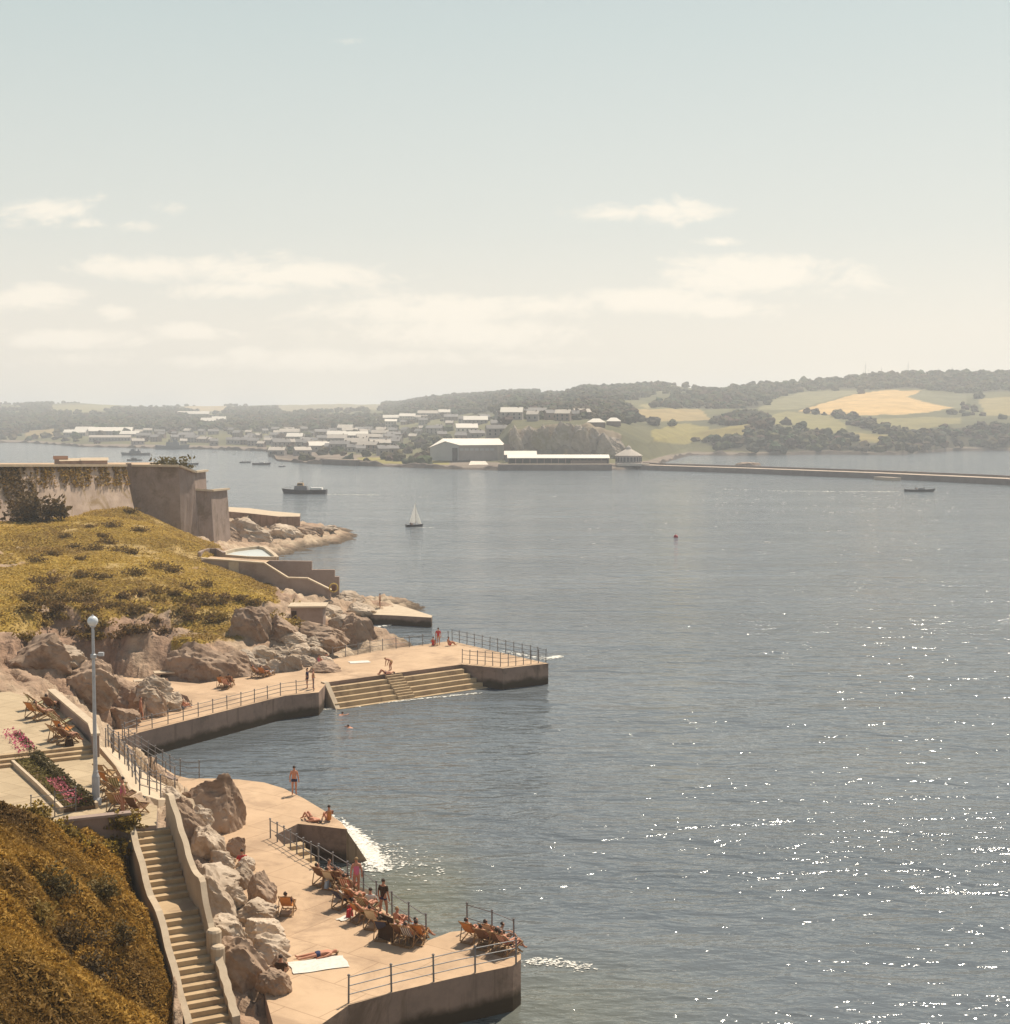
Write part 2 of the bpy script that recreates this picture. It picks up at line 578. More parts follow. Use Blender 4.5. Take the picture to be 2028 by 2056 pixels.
for p in [(-14, 95, -3), (-5, 90, -3), (0, 105, -3), (5, 80, -3), (6, 66, -4), (10, 122, -4), (10, 140, -4), (-4, 158, -4), (-8, 176, -3.5), (0, 200, -4),
          (-24, 255, -3), (-24, 215, -3), (-30, 196, -3), (-12, 300, -5), (-30, 340, -5), (40, 200, -6), (40, 60, -6), (9, 48, -4), (20, 320, -6), (-70, 345, -5),
          (-15, 106, -3), (-20, 95, -2.6), (-11, 112, -3), (-100, 240, 14), (-110, 300, 12), (-80, 310, 8), (-120, 180, 12), (-34, 240, -2.5), (-60, 335, -5),
          (-12, 47, -1), (4, 58, -3.5), (-5, 145, -3.5), (-20, 182, -2.5), (-27, 225, -3)]:
    CP.append(p)
for p in [(500, 1620, .5), (650, 1800, .5), (480, 1700, 1.), (560, 1900, 1.), (800, 1900, -1), (600, 2050, 1), (690, 1640, -1.5), (640, 1700, -2),
          (450, 1400, .5), (560, 1370, .5), (700, 1340, .3), (850, 1320, -1), (1000, 1315, -2), (270, 1455, 1.), (280, 1362, .8), (220, 1475, 1.0),
          (240, 1484, .8), (300, 1525, .8), (350, 1562, .8),
          (385, 1610, 2.3), (400, 1640, 2.8), (430, 1700, 2.4), (420, 1780, 2.5), (440, 1850, 2.3), (470, 1930, 2.2), (520, 1990, 1.8), (470, 1660, 1.7), (500, 1760, 1.5),
          (345, 1640, 4.2), (352, 1700, 3.6),
          (300, 1690, 4.6), (335, 1790, 3.0), (355, 1900, 1.6), (375, 1990, .6), (280, 1660, 5.6),
          (100, 1560, 6.2), (180, 1580, 6.2), (120, 1480, 6.5), (60, 1440, 6.5), (230, 1600, 6.0), (0, 1500, 6.4), (0, 1600, 6.4), (-100, 1500, 6.5),
          (262, 1560, 4.6), (320, 1590, 3.6), (250, 1510, 3.0), (230, 1520, 4.2), (310, 1560, 2.6), (370, 1600, 2.0), (190, 1480, 4.2),
          (60, 1292, 7.8), (120, 1312, 7.2), (200, 1368, 5.2), (300, 1392, 3.9), (345, 1398, 3.2), (60, 1370, 6.6), (150, 1430, 4.6), (210, 1462, 2.2), (315, 1430, 2.0),
          (150, 1345, 2.4), (240, 1385, 3.2), (-60, 1300, 8.5), (20, 1330, 7.2), (360, 1408, 1.8),
          (205, 1352, 1.7), (325, 1362, 1.7), (420, 1368, 1.6), (500, 1354, 1.6), (580, 1347, 1.6), (640, 1336, 1.6),
          (200, 1240, 6.3), (270, 1248, 6.1), (320, 1288, 4.6), (420, 1298, 4.0), (500, 1312, 3.2), (560, 1305, 2.9), (620, 1300, 2.7), (380, 1290, 4.6),
          (60, 1215, 7.6), (130, 1215, 7.3), (60, 1270, 4.5), (130, 1290, 4.0),
          (60, 1150, 7.9), (200, 1150, 7.7), (300, 1170, 7.2), (350, 1215, 6.3), (100, 1100, 8.4), (250, 1100, 8.3), (330, 1130, 7.7), (60, 1052, 10.0), (180, 1037, 10.4),
          (255, 1022, 10.4), (320, 1060, 9.0), (400, 1092, 7.8), (440, 1140, 6.6), (480, 1172, 5.8), (540, 1207, 4.6), (420, 1200, 6.4), (470, 1217, 5.6),
          (-80, 1050, 10), (-80, 1150, 8), (-80, 1250, 7),
          (390, 1202, 6.2), (450, 1222, 5.6), (520, 1237, 4.9), (580, 1250, 4.2), (450, 1288, 1.8), (560, 1294, 1.4), (620, 1298, 1.2), (400, 1268, 3.0), (510, 1290, 1.6),
          (700, 1268, 2.2), (738, 1258, 1.6), (756, 1285, -1.5), (690, 1302, -.5), (640, 1232, 4.0), (700, 1238, 3.4), (610, 1262, 4.0), (660, 1290, 1.0), (740, 1270, 1.0),
          (700, 1207, 1.5), (760, 1226, 1.0), (862, 1240, -.8), (820, 1228, .2), (730, 1200, 1.0), (640, 1205, 2.6), (780, 1195, -1.2),
          (560, 1200, 4.0), (500, 1180, 3.6),
          (430, 1085, -.3), (540, 1081, -.3), (600, 1074, -.3), (676, 1064, -.4), (650, 1058, .9), (600, 1052, 2.4), (560, 1043, 3.6), (500, 1036, 4.4), (430, 1042, 4.6),
          (470, 1060, 2.6), (540, 1062, 2.0), (420, 1066, 2.4), (480, 1020, 4.6), (410, 1078, .8)]:
    cp(*p)
for p in [(60, 1670, 56), (150, 1720, 57), (235, 1740, 58.5), (200, 1860, 51), (100, 1860, 47), (285, 1960, 51.5), (60, 1960, 40), (-60, 1810, 44), (150, 2066, 40),
          (290, 2066, 45), (-60, 1640, 55), (250, 1800, 56), (280, 1860, 54.5), (60, 1064, 212), (-120, 1040, 200)]:
    cpd(*p)
CPA = np.array(CP)


RC2 = 0.8 ** 2


def rbf_fit(pts):
    xy = pts[:, :2]
    n = len(xy)
    d = np.sqrt((xy[:, None, 0] - xy[None, :, 0]) ** 2 + (xy[:, None, 1] - xy[None, :, 1]) ** 2 + RC2)
    A = np.zeros((n + 1, n + 1))
    A[:n, :n] = -d + np.eye(n) * 0.15
    A[:n, n] = A[n, :n] = 1
    return np.linalg.solve(A, np.append(pts[:, 2], 0))


RW = rbf_fit(CPA)


def hbase(x, y):
    x = np.asarray(x, float)
    y = np.asarray(y, float)
    out = np.empty(x.size)
    xf, yf = x.ravel(), y.ravel()
    for k in range(0, xf.size, 20000):
        d = np.sqrt((xf[k:k + 20000, None] - CPA[None, :, 0]) ** 2 + (yf[k:k + 20000, None] - CPA[None, :, 1]) ** 2 + RC2)
        out[k:k + 20000] = -d @ RW[:-1] + RW[-1]
    return out.reshape(x.shape)


cols = np.arange(-220, 920, 3.5)
rows = np.exp(np.arange(math.log(37), math.log(345), 0.0028))
GX = ((cols - CX) / FPX)[None, :] * rows[:, None]
GY = rows[:, None] * np.ones_like(cols)[None, :]
Z0 = hbase(GX, GY)
sl = np.hypot(*np.gradient(Z0)) / (rows[:, None] * 0.0028)
sl = np.clip(sl, 0, 3)
mound = (GY < 62) & (GX < -9.5 - (62 - GY) * 0.0) & (GX / GY * FPX + CX < 330)
head = (GY > 118)
grass = head * np.clip((Z0 - np.where(GX / GY * FPX + CX < 340, 5.2, 3.8)) / 0.8, 0, 1) * np.clip((1.35 - sl) / 0.4, 0, 1)
gn = fbm(GX * 0.22, GY * 0.16, 4, 5)
gn2 = fbm(GX * 0.7, GY * 0.5, 3, 8)
grass = np.clip(grass * 1.0 + (gn * 1.3 + gn2 * .9) * 1.0 * (grass > 0.02), 0, 1)
grass = np.where(mound, 1.0, grass)
rk = 1 - grass
rid = fbm(GX * 0.33, GY * 0.33 + GX * .1, 5, 11, True)
fine = fbm(GX * 1.1, GY * 0.9, 4, 21, True)
strat = fbm(GX * 0.16 + Z0 * 0.25, GY * 0.16 - Z0 * 0.9, 4, 41, True)
Z1 = Z0 + rk * (rid * 1.5 + fine * 0.55 + strat * 0.9) * np.clip((Z0 + 3) / 3.5, 0.15, 1) + grass * (gn * 0.9 + gn2 * 0.3)
# layered limestone: shallow uneven ledges on the bare rock
stp = 0.75
zq = Z1 / stp + fbm(GX * .5, GY * .5, 3, 91) * 1.4 + GX * .06
fq = zq - np.floor(zq)
led = (np.floor(zq) + np.clip((fq - .55) / .45, 0, 1) ** 1.5 - (zq)) * stp
Z1 = Z1 + rk * led * 0.75 * np.clip((Z0 + 1) / 2.0, 0, 1)
# keep decks and pavings clear of the rocky noise
def poly_mask(x, y, poly):
    ins = np.zeros(x.shape, bool)
    n = len(poly)
    for i in range(n):
        x1, y1 = poly[i][:2]
        x2, y2 = poly[(i + 1) % n][:2]
        c = ((y1 > y) != (y2 > y)) & (x < (x2 - x1) * (y - y1) / ((y2 - y1) or 1e-9) + x1)
        ins ^= c
    return ins
ZD = 1.9          # level of the bathing decks
ZU = 6.8          # level of the upper plaza


def PL(pts, z):
    return [P(a, b, z)[:2] for a, b in pts]


PROM_PX = [(380, 1563), (430, 1563), (480, 1565), (530, 1571), (570, 1583), (610, 1603), (650, 1627), (684, 1650), (697, 1665), (639, 1658), (598, 1654),
           (551, 1677), (571, 1698), (606, 1722), (727, 1793), (760, 1820), (860, 1888), (905, 1871), (935, 1868), (990, 1884), (1030, 1902), (1046, 1913), (1046, 1926),
           (1030, 1939), (920, 1962), (800, 1990), (700, 2018), (620, 2075), (560, 2100), (530, 1990), (480, 1880), (450, 1790), (430, 1700), (385, 1610), (350, 1578)]
TER_PX = [(241, 1485), (279, 1471), (418, 1436), (572, 1397), (640, 1390), (657, 1370), (927, 1334), (1010, 1342), (1101, 1332), (1060, 1323), (906, 1287), (761, 1306), (664, 1324),
          (640, 1332), (600, 1348), (560, 1352), (480, 1361), (400, 1373), (330, 1367), (205, 1350), (200, 1362), (340, 1385), (376, 1398), (386, 1417), (317, 1436), (204, 1471)]
WALK_PX = [(241, 1485), (300, 1522), (352, 1556), (380, 1563), (350, 1578), (300, 1548), (225, 1496), (204, 1471)]
PROM, TERR, WALK = PL(PROM_PX, ZD), PL(TER_PX, ZD), PL(WALK_PX, ZD)
PLAZA_PX = [(105, 1425), (185, 1497), (225, 1540), (258, 1600), (316, 1618), (314, 1657), (262, 1660), (150, 1668), (60, 1685), (-120, 1720), (-160, 1420), (20, 1400)]
PLAZA = PL(PLAZA_PX, ZU)
for poly, zt in ((PROM, ZD), (TERR, ZD), (WALK, ZD), (PLAZA, ZU)):
    mk = poly_mask(GX, GY, poly)
    Z1 = np.where(mk, np.minimum(Z1, zt - 0.5), Z1)
# open water of the small bay, and the bank above its head
BAY = [(-27.2, 98.4), (-26.5, 101.0), (-22.8, 107.0), (-18.2, 114.6), (-15.6, 117.4), (-4.0, 130.0), (8, 131), (8, 76), (-8.2, 76.5), (-11.5, 82), (-14.5, 86), (-19.5, 87.0), (-20.8, 88.0), (-23.8, 92.7)]
mk = poly_mask(GX, GY, BAY)
Z1 = np.where(mk, np.minimum(Z1, -1.5), Z1)
RPB = [P(200, 1500, ZU - .6), P(232, 1538, ZU - .8), P(262, 1590, ZU - 1.0), P(318, 1606, 5.0), P(380, 1604, 2.4), P(345, 1583, 2.0), P(295, 1552, 1.95), P(222, 1500, 2.1)]
_A = np.array([(p[0], p[1], 1) for p in RPB])
_c = np.linalg.lstsq(_A, np.array([p[2] for p in RPB]), rcond=None)[0]
mk = poly_mask(GX, GY, [p[:2] for p in RPB])
Z1 = np.where(mk, np.minimum(Z1, _c[0] * GX + _c[1] * GY + _c[2] - .7), Z1)
# keep the flight of steps clear
ST_TOP = [P(262, 1668, ZU), P(318, 1668, ZU)]
S0 = Vector((-15.1, 60.1, ZU))        # mid top of stairs
S1 = Vector((-11.75, 53.3, 2.2))       # mid foot of stairs
SDV = (S1 - S0)
SDH = Vector((SDV.x, SDV.y, 0)).normalized()
SNR = Vector((-SDH.y, SDH.x, 0))       # towards the sea side
tt = ((GX - S0.x) * SDH.x + (GY - S0.y) * SDH.y)
ss = ((GX - S0.x) * SNR.x + (GY - S0.y) * SNR.y)
LEN = Vector((SDV.x, SDV.y)).length
zst = S0.z + SDV.z * np.clip(tt / LEN, 0, 1.2)
mk = (tt > -1) & (tt < LEN + 4) & (np.abs(ss) < 1.0)
Z1 = np.where(mk, np.minimum(Z1, zst - 0.7), Z1)


def hgt(x, y):
    """height of the finished headland surface (bilinear)"""
    x = np.asarray(x, float)
    y = np.asarray(y, float)
    px = x / y * FPX + CX
    c = np.clip((px - cols[0]) / 3.5, 0, len(cols) - 1.001)
    r_ = np.clip((np.log(y) - math.log(37)) / 0.0028, 0, len(rows) - 1.001)
    c0 = c.astype(int)
    r0 = r_.astype(int)
    fc, fr = c - c0, r_ - r0
    return (Z1[r0, c0] * (1 - fc) + Z1[r0, c0 + 1] * fc) * (1 - fr) + (Z1[r0 + 1, c0] * (1 - fc) + Z1[r0 + 1, c0 + 1] * fc) * fr


def samp(A, x, y):
    px = x / y * FPX + CX
    c = np.clip(((px - cols[0]) / 3.5).astype(int), 0, len(cols) - 1)
    r_ = np.clip(((np.log(y) - math.log(37)) / 0.0028).astype(int), 0, len(rows) - 1)
    return A[r_, c]


rockA = np.array((0.47, 0.36, 0.25))
rockB = np.array((0.29, 0.185, 0.125))
wetC = np.array((0.10, 0.07, 0.045))
grA = np.array((0.34, 0.225, 0.035))
grB = np.array((0.25, 0.16, 0.03))
eaC = np.array((0.40, 0.28, 0.13))
rv = np.clip(0.5 + fbm(GX * .25, GY * .25, 4, 61) * 1.8, 0, 1)
brown = np.clip((1.0 - (GX + 34) / 14), 0, 1) * (GY > 98) * (GY < 165)   # shade of the cliffs behind the terrace, put into the rock colour
rv = np.clip(rv - brown * 0.55, 0, 1)
rc = rockB + (rockA - rockB) * rv[..., None]
wet = np.clip((0.9 - Z1) / 0.6, 0, 1)
rc = rc + (wetC - rc) * wet[..., None]
gv = np.clip(0.5 + fbm(GX * .12, GY * .10, 4, 71) * 2.2, 0, 1)
gc = grB + (grA - grB) * gv[..., None]
ev = np.clip(fbm(GX * .3, GY * .22, 4, 81) * 5 - 0.45, 0, 1)
gc = gc + (eaC - gc) * ev[..., None] * .8
gm = np.clip((grass - 0.35) / 0.3, 0, 1)
gc = np.where(mound[..., None], np.array((.16, .095, .03)) * (.7 + .6 * gv[..., None]), gc)
colr = rc + (gc - rc) * gm[..., None]
M['headland'] = attr_mat('headland_ground', 'col', 0.95, 0.9, 0.35, 0.9, 1.5, 0.35)
keep = np.ones_like(Z1)
grid_mesh('headland', GX, GY, Z1, M['headland'], {'col': colr.reshape(-1, 3)}, True, kind='structure', label='rocky limestone headland with ochre grass above the bathing terraces')

# sea sheet: fan-shaped grid out past the horizon, finer close by
srow = np.concatenate([np.exp(np.linspace(math.log(25), math.log(400), 160)), np.exp(np.linspace(math.log(410), math.log(15000), 60))])
scol = np.tan(np.linspace(R(-70), R(70), 141))
SX = srow[:, None] * scol[None, :]
SY = srow[:, None] * np.ones_like(scol)[None, :]
tz = np.where((SY > 38) & (SY < 340) & (SX / SY * FPX + CX < 915) & (SX / SY * FPX + CX > -215), hgt(np.clip(SX, -400, 400), np.clip(SY, 37.1, 344)), -9)
shal = np.clip((tz + 3.2) / 3.0, 0, 1) * 0.8
bx = np.exp(-(((SX - 2.0) / 5.5) ** 2 + ((SY - 57) / 6.0) ** 2)) + 0.8 * np.exp(-(((SX + 4) / 4.0) ** 2 + ((SY - 71) / 7.0) ** 2))
shal = np.clip(shal * (SY < 90) * .6 + bx * 0.5, 0, 1)
grid_mesh('sea', SX, SY, np.zeros_like(SX), M['sea'], {'shallow': shal.ravel()}, True, kind='structure', label='grey green sea of the sound, rippled and glittering')

# ------------------------------------------------------------------ far shore
def ydist(y):
    return CAMH * FPX / (y - HOR)


# px: [(distance, picture row of the ground line) ...]
PROF = {
    -400: [(1650, 887), (1760, 878), (2000, 858), (2400, 838), (2900, 822), (3500, 811)],
    53: [(1560, 889), (1700, 878), (2000, 858), (2400, 838), (2900, 822), (3500, 812)],
    160: [(1325, 897), (1450, 884), (1800, 860), (2300, 838), (2900, 820), (3500, 809)],
    300: [(1252, 900), (1400, 886), (1700, 862), (2200, 840), (2800, 826), (3500, 817)],
    420: [(1210, 902), (1380, 886), (1700, 862), (2200, 840), (2800, 827), (3500, 815)],
    535: [(1130, 906), (1300, 888), (1600, 866), (2100, 843), (2700, 826), (3500, 814)],
    556: [(860, 925), (1000, 912), (1300, 888), (1700, 862), (2400, 836), (3500, 813)],
    620: [(805, 930.5), (900, 920), (1250, 890), (1600, 862), (2300, 834), (3500, 812)],
    700: [(775, 934), (860, 922), (1150, 890), (1500, 862), (2200, 834), (3500, 811)],
    800: [(745, 937.5), (830, 923), (1120, 888), (1500, 858), (2100, 828), (3000, 812)],
    850: [(728, 939.6), (810, 924), (1100, 888), (1500, 852), (2000, 820), (2600, 804)],
    930: [(708, 942), (800, 923), (1000, 888), (1400, 846), (1950, 812), (2600, 795)],
    1000: [(700, 943.5), (790, 921), (880, 885), (1300, 842), (1900, 802), (2500, 791)],
    1030: [(699, 943.5), (757, 917), (775, 860), (1050, 838), (1800, 800), (2400, 790)],
    1100: [(699, 943.5), (757, 917), (775, 857), (1000, 836), (1700, 803), (2200, 790)],
    1112: [(699, 943.5), (757, 917), (775, 857), (1000, 836), (1700, 806), (2200, 797)],
    1140: [(699, 943.5), (757, 917), (775, 857), (1000, 836), (1600, 803), (2000, 793)],
    1170: [(699, 943.5), (757, 917), (777, 856), (1000, 833), (1500, 800), (2000, 784)],
    1240: [(702, 943), (770, 920), (800, 868), (1000, 842), (1500, 802), (2000, 781)],
    1300: [(715, 941), (800, 922), (860, 888), (1050, 852), (1500, 810), (2000, 777)],
    1345: [(860, 926), (930, 912), (1000, 878), (1150, 846), (1500, 805), (2000, 773)],
    1385: [(1000, 914), (1040, 897), (1100, 870), (1250, 840), (1600, 800), (2000, 779)],
    1500: [(995, 914.5), (1020, 890), (1060, 857), (1250, 835), (1600, 800), (1950, 774)],
    1650: [(1028, 912), (1060, 890), (1120, 866), (1300, 838), (1650, 795), (1950, 766)],
    1800: [(1013, 913), (1060, 885), (1130, 860), (1300, 838), (1600, 792), (1900, 754)],
    1915: [(1148, 905), (1180, 872), (1230, 850), (1350, 835), (1650, 790), (1900, 752)],
    2100: [(1148, 905), (1180, 872), (1230, 850), (1350, 835), (1650, 788), (1900, 750)],
    2600: [(1200, 902), (1240, 878), (1300, 855), (1450, 835), (1750, 795), (2000, 760)],
}
pk = np.array(sorted(PROF))
PA = np.array([PROF[k] for k in pk], float)            # n,6,2


def prof_at(px):
    px = np.asarray(px, float)
    D = np.stack([np.interp(px, pk, PA[:, k, 0]) for k in range(6)], -1)
    Yp = np.stack([np.interp(px, pk, PA[:, k, 1]) for k in range(6)], -1)
    Z = np.empty_like(D)
    for k in range(6):
        b = -(Yp[..., k] - CY) / FPX
        Z[..., k] = CAMH + D[..., k] * (-SA + b * CA) / (CA + b * SA)
    D = np.concatenate([D[..., :1] - 40, D[..., :1] - 3, D, D[..., -1:] * 1.5], -1)
    Z[..., 0] = 1.0
    Z = np.concatenate([np.full_like(Z[..., :1], -6.0), np.full_like(Z[..., :1], -0.5), Z, Z[..., -1:] - 25], -1)
    return D, Z


fc = np.arange(-420, 2560, 5.0)
SUBS = [1, 3, 10, 14, 34, 36, 34, 30, 6]
SUBS = [2, 3, 16, 16, 34, 36, 34, 30]
FD, FZ = prof_at(fc)
LD, LZ = [], []
for k, s in enumerate(SUBS):
    for j in range(s):
        f = j / s
        LD.append(FD[:, k] + (FD[:, k + 1] - FD[:, k]) * f)
        LZ.append(FZ[:, k] + (FZ[:, k + 1] - FZ[:, k]) * f)
LD.append(FD[:, -1])
LZ.append(FZ[:, -1])
FDm = np.array(LD)
FZm = np.array(LZ)
# soften the loft a little along the profile and across columns
for _ in range(2):
    FZm[1:-1] = np.where(FDm[1:-1] > 1150, (FZm[:-2] + 2 * FZm[1:-1] + FZm[2:]) / 4, FZm[1:-1])
FX = (fc - CX)[None, :] / FPX * FDm
fn = fbm(FX * 0.012, FDm * 0.012, 5, 3)
fr_ = fbm(FX * 0.05, FDm * 0.05, 4, 13, True)
clf = np.zeros_like(FX)
dzd = np.abs(np.gradient(FZm, axis=0)) / np.maximum(np.abs(np.gradient(FDm, axis=0)), .1)
clf = np.clip((dzd - 0.25) / 0.3, 0, 1)
FZ1 = FZm + np.clip((FZm - 1) / 12, 0, 1) * (fn * 5 + fr_ * 1.5) + clf * fr_ * 7 + clf * fbm(FX * .16, FDm * .10 + FZm * .2, 4, 17, True) * 2.5
pcol = np.broadcast_to(fc[None, :], FX.shape)
prow = CY - FPX * ((FZm - CAMH) * CA + FDm * SA) / (FDm * CA - (FZm - CAMH) * SA)

FIELDS = [  # polygons of land use on the far hills, colour
    ([(1601, 824), (1722, 789), (1774, 783), (1848, 783), (1819, 797), (1915, 820), (1813, 834), (1709, 836), (1672, 836), (1604, 826)], (0.50, 0.33, 0.14)),
    ([(1514, 843), (1580, 826), (1604, 828), (1672, 838), (1698, 856), (1693, 872), (1640, 872), (1604, 856), (1546, 851)], (0.21, 0.18, 0.075)),
    ([(1520, 817), (1604, 788), (1714, 782), (1722, 787), (1601, 821), (1525, 822)], (0.19, 0.17, 0.09)),
    ([(1308, 863), (1374, 848), (1420, 855), (1430, 879), (1374, 892), (1311, 887)], (0.22, 0.18, 0.06)),
    ([(1255, 822), (1403, 822), (1430, 842), (1308, 846), (1270, 838)], (0.30, 0.22, 0.10)),
    ([(1282, 816), (1382, 785), (1396, 788), (1303, 822)], (0.25, 0.21, 0.10)),
    ([(1735, 846), (1866, 836), (1930, 838), (1930, 850), (1863, 856), (1808, 861), (1761, 853)], (0.20, 0.17, 0.075)),
    ([(1714, 872), (1803, 876), (1761, 888), (1722, 888)], (0.23, 0.18, 0.07)),
    ([(1400, 868), (1500, 852), (1510, 866), (1470, 882), (1420, 884)], (0.22, 0.17, 0.06)),
    ([(1819, 797), (1850, 784), (1940, 792), (1940, 818), (1915, 820)], (0.15, 0.14, 0.08)),
    ([(100, 815), (220, 811), (255, 819), (180, 828), (100, 826)], (0.22, 0.19, 0.09)),
    ([(370, 817), (455, 814), (460, 823), (390, 827)], (0.36, 0.27, 0.15)),
    ([(560, 812), (780, 810), (760, 824), (560, 830)], (0.24, 0.20, 0.12)),
    ([(720, 919), (905, 922), (905, 933), (720, 930)], (0.24, 0.20, 0.06)),
    ([(53, 866), (110, 862), (120, 876), (53, 880)], (0.25, 0.18, 0.08)),
    ([(-400, 830), (-100, 825), (0, 850), (-400, 860)], (0.22, 0.18, 0.08)),
    ([(1960, 800), (2300, 790), (2400, 830), (1980, 835)], (0.25, 0.20, 0.09)),
]
fcol = np.zeros(FX.shape + (3,))
fcol[:] = (0.115, 0.105, 0.05)
fcol += (fn * 0.10)[..., None] * np.array((1, .8, .3))
isfield = np.zeros(FX.shape, bool)
for poly, c in FIELDS:
    mk = poly_mask(pcol, prow, poly)
    fcol[mk] = c
    isfield |= mk
cl_ = (clf > .4) & (FZm < 60)
rockc = np.array((0.165, 0.125, 0.085)) + (fbm(FX * .35, FZm * .25 + FX * .1, 5, 19, True) * .26)[..., None] * np.array((1, .85, .6))
fcol = np.where((cl_ & ~isfield)[..., None], rockc, fcol)
low = (FZm < 2.2)
fcol = np.where((low & ~isfield)[..., None], np.array((0.20, 0.155, 0.12)), fcol)
fcol = np.where((FZm < 0.9)[..., None], np.array((0.13, 0.10, 0.08)), fcol)
def far_hit(px, py):
    """where the sight line of a picture point meets the far hillside"""
    D, Z = prof_at(np.array([px]))
    D, Z = D[0], Z[0]
    d = ray(px, py)
    ys = np.linspace(D[1], D[-2], 1500)
    zt = np.interp(ys, D, Z)
    zr = CAMH + d[2] / d[1] * ys
    k = np.argmax(zr <= zt + 0.02)
    y = ys[k] if (zr <= zt + 0.02).any() else D[-2]
    x = d[0] / d[1] * y
    return x, y, max(0.3, far_h(x, y) if True else 0)


def far_h(x, y):
    px = x / y * FPX + CX
    i = int(np.clip(round((px - fc[0]) / 5.0), 0, len(fc) - 1))
    return float(np.interp(y, FDm[:, i], FZ1[:, i]))


# ------------------------------------------------------------------ far woods: many small crowns, too far off to count
ICO = None


def ico(sub):
    bm = bmesh.new()
    bmesh.ops.create_icosphere(bm, subdivisions=sub, radius=1.0)
    v = np.array([p.co[:] for p in bm.verts])
    f = np.array([[q.index for q in fa.verts] for fa in bm.faces])
    bm.free()
    return v, f


IV, IF = ico(2)
rng = np.random.default_rng(7)


def crowns(name, pts, rad, colv, matl, label, kind='stuff', cat=None, group=None, sq=0.75, parent=None):
    n = len(pts)
    jit = 1 + (rng.random((n, len(IV), 1)) - 0.5) * 0.8
    rot = rng.random(n) * 6.28
    c, s = np.cos(rot)[:, None], np.sin(rot)[:, None]
    v = IV[None] * jit
    vx = v[..., 0] * c - v[..., 1] * s
    vy = v[..., 0] * s + v[..., 1] * c
    r = rad[:, None]
    co = np.stack([vx * r + pts[:, None, 0], vy * r + pts[:, None, 1], v[..., 2] * r * sq + pts[:, None, 2]], -1)
    fa = IF[None] + (np.arange(n) * len(IV))[:, None, None]
    ca = np.repeat(colv, len(IV), 0)
    ca = ca * (0.75 + 0.5 * rng.random((len(ca), 1)))
    kw = {}
    return raw_mesh(name, co.reshape(-1, 3), fa.reshape(-1, 3), matl, {'col': ca}, False, kind=kind, label=label, cat=cat, group=group, parent=parent)


M['crown'] = attr_mat('tree_crowns', 'col', 0.95, 0.35, 0.45)
WOODS = [
    [(1395, 884), (1440, 868), (1490, 858), (1550, 856), (1610, 862), (1640, 874), (1690, 878), (1710, 890), (1760, 890), (1810, 880), (1850, 862), (1930, 858), (2120, 858), (2120, 896), (1930, 900), (1800, 908), (1650, 908), (1520, 908), (1450, 903)],
    [(1000, 815), (1100, 808), (1200, 808), (1258, 820), (1272, 843), (1250, 850), (1200, 843), (1100, 840), (1010, 846)],
    [(1290, 814), (1400, 792), (1520, 775), (1600, 772), (1530, 814), (1500, 820), (1350, 820)],
    [(1090, 798), (1150, 783), (1260, 772), (1345, 776), (1280, 802), (1180, 815), (1090, 814)],
    [(1600, 770), (1720, 763), (1800, 750), (1930, 748), (2300, 745), (2300, 785), (1930, 788), (1850, 780), (1720, 780), (1620, 786)],
    [(1430, 846), (1490, 830), (1535, 838), (1515, 852), (1450, 857)],
    [(1690, 838), (1722, 845), (1805, 868), (1795, 877), (1720, 858)],
    [(1600, 825), (1680, 837), (1700, 842), (1670, 842), (1598, 830)],
    [(53, 840), (300, 834), (300, 866), (53, 868)], [(300, 842), (560, 838), (560, 866), (300, 866)], [(560, 836), (760, 838), (780, 862), (560, 868)], [(-400, 840), (53, 838), (53, 872), (-400, 876)],
    [(780, 822), (960, 804), (1010, 796), (1010, 828), (900, 832), (780, 846)], [(760, 813), (850, 804), (1010, 790), (1080, 790), (1080, 806), (1000, 812), (780, 826)],
    [(230, 822), (380, 826), (380, 842), (230, 842)], [(53, 812), (100, 812), (100, 830), (53, 840)], [(460, 822), (560, 820), (560, 838), (460, 838)],
]
wood = np.zeros(FX.shape, bool)
for w_ in WOODS:
    wood |= poly_mask(pcol, prow, w_)
wood &= ~isfield
wn = fbm(FX * 0.006, FDm * 0.004, 3, 33)
inb = (FZm > 2.0) & ~isfield & (FDm <= FD[:, -2][None, :] + 60)
town = (pcol > 545) & (pcol < 1010) & (prow > 862)
town2 = (pcol > 40) & (pcol < 545) & (prow > 866)
batten = (pcol > 900) & (pcol < 1330) & (prow > 850)
dens = np.where(wood, 1.0, np.clip(0.10 + wn * 0.9, 0, .5))
dens = np.where(inb, dens, 0)
dens = np.where(town, dens * 0.4 + .06, dens)
dens = np.where(town2, dens * 0.6, dens)
dens = np.where(batten, 0.0, dens)
area = np.abs(np.gradient(FDm, axis=0)) * (FDm * 5 / FPX)
fcol = np.where(wood[..., None], np.array((0.055, 0.048, 0.028)), fcol)
M['far'] = attr_mat('far_hillside', 'col', 0.97, 0.05, 0.3, 0.5, 0.12, 2.0)
grid_mesh('far_hills', FX, FDm, FZ1, M['far'], {'col': np.clip(fcol, .01, 1).reshape(-1, 3)}, True, kind='structure',
          label='low hazy hills with fields, woods and cliffs across the sound')


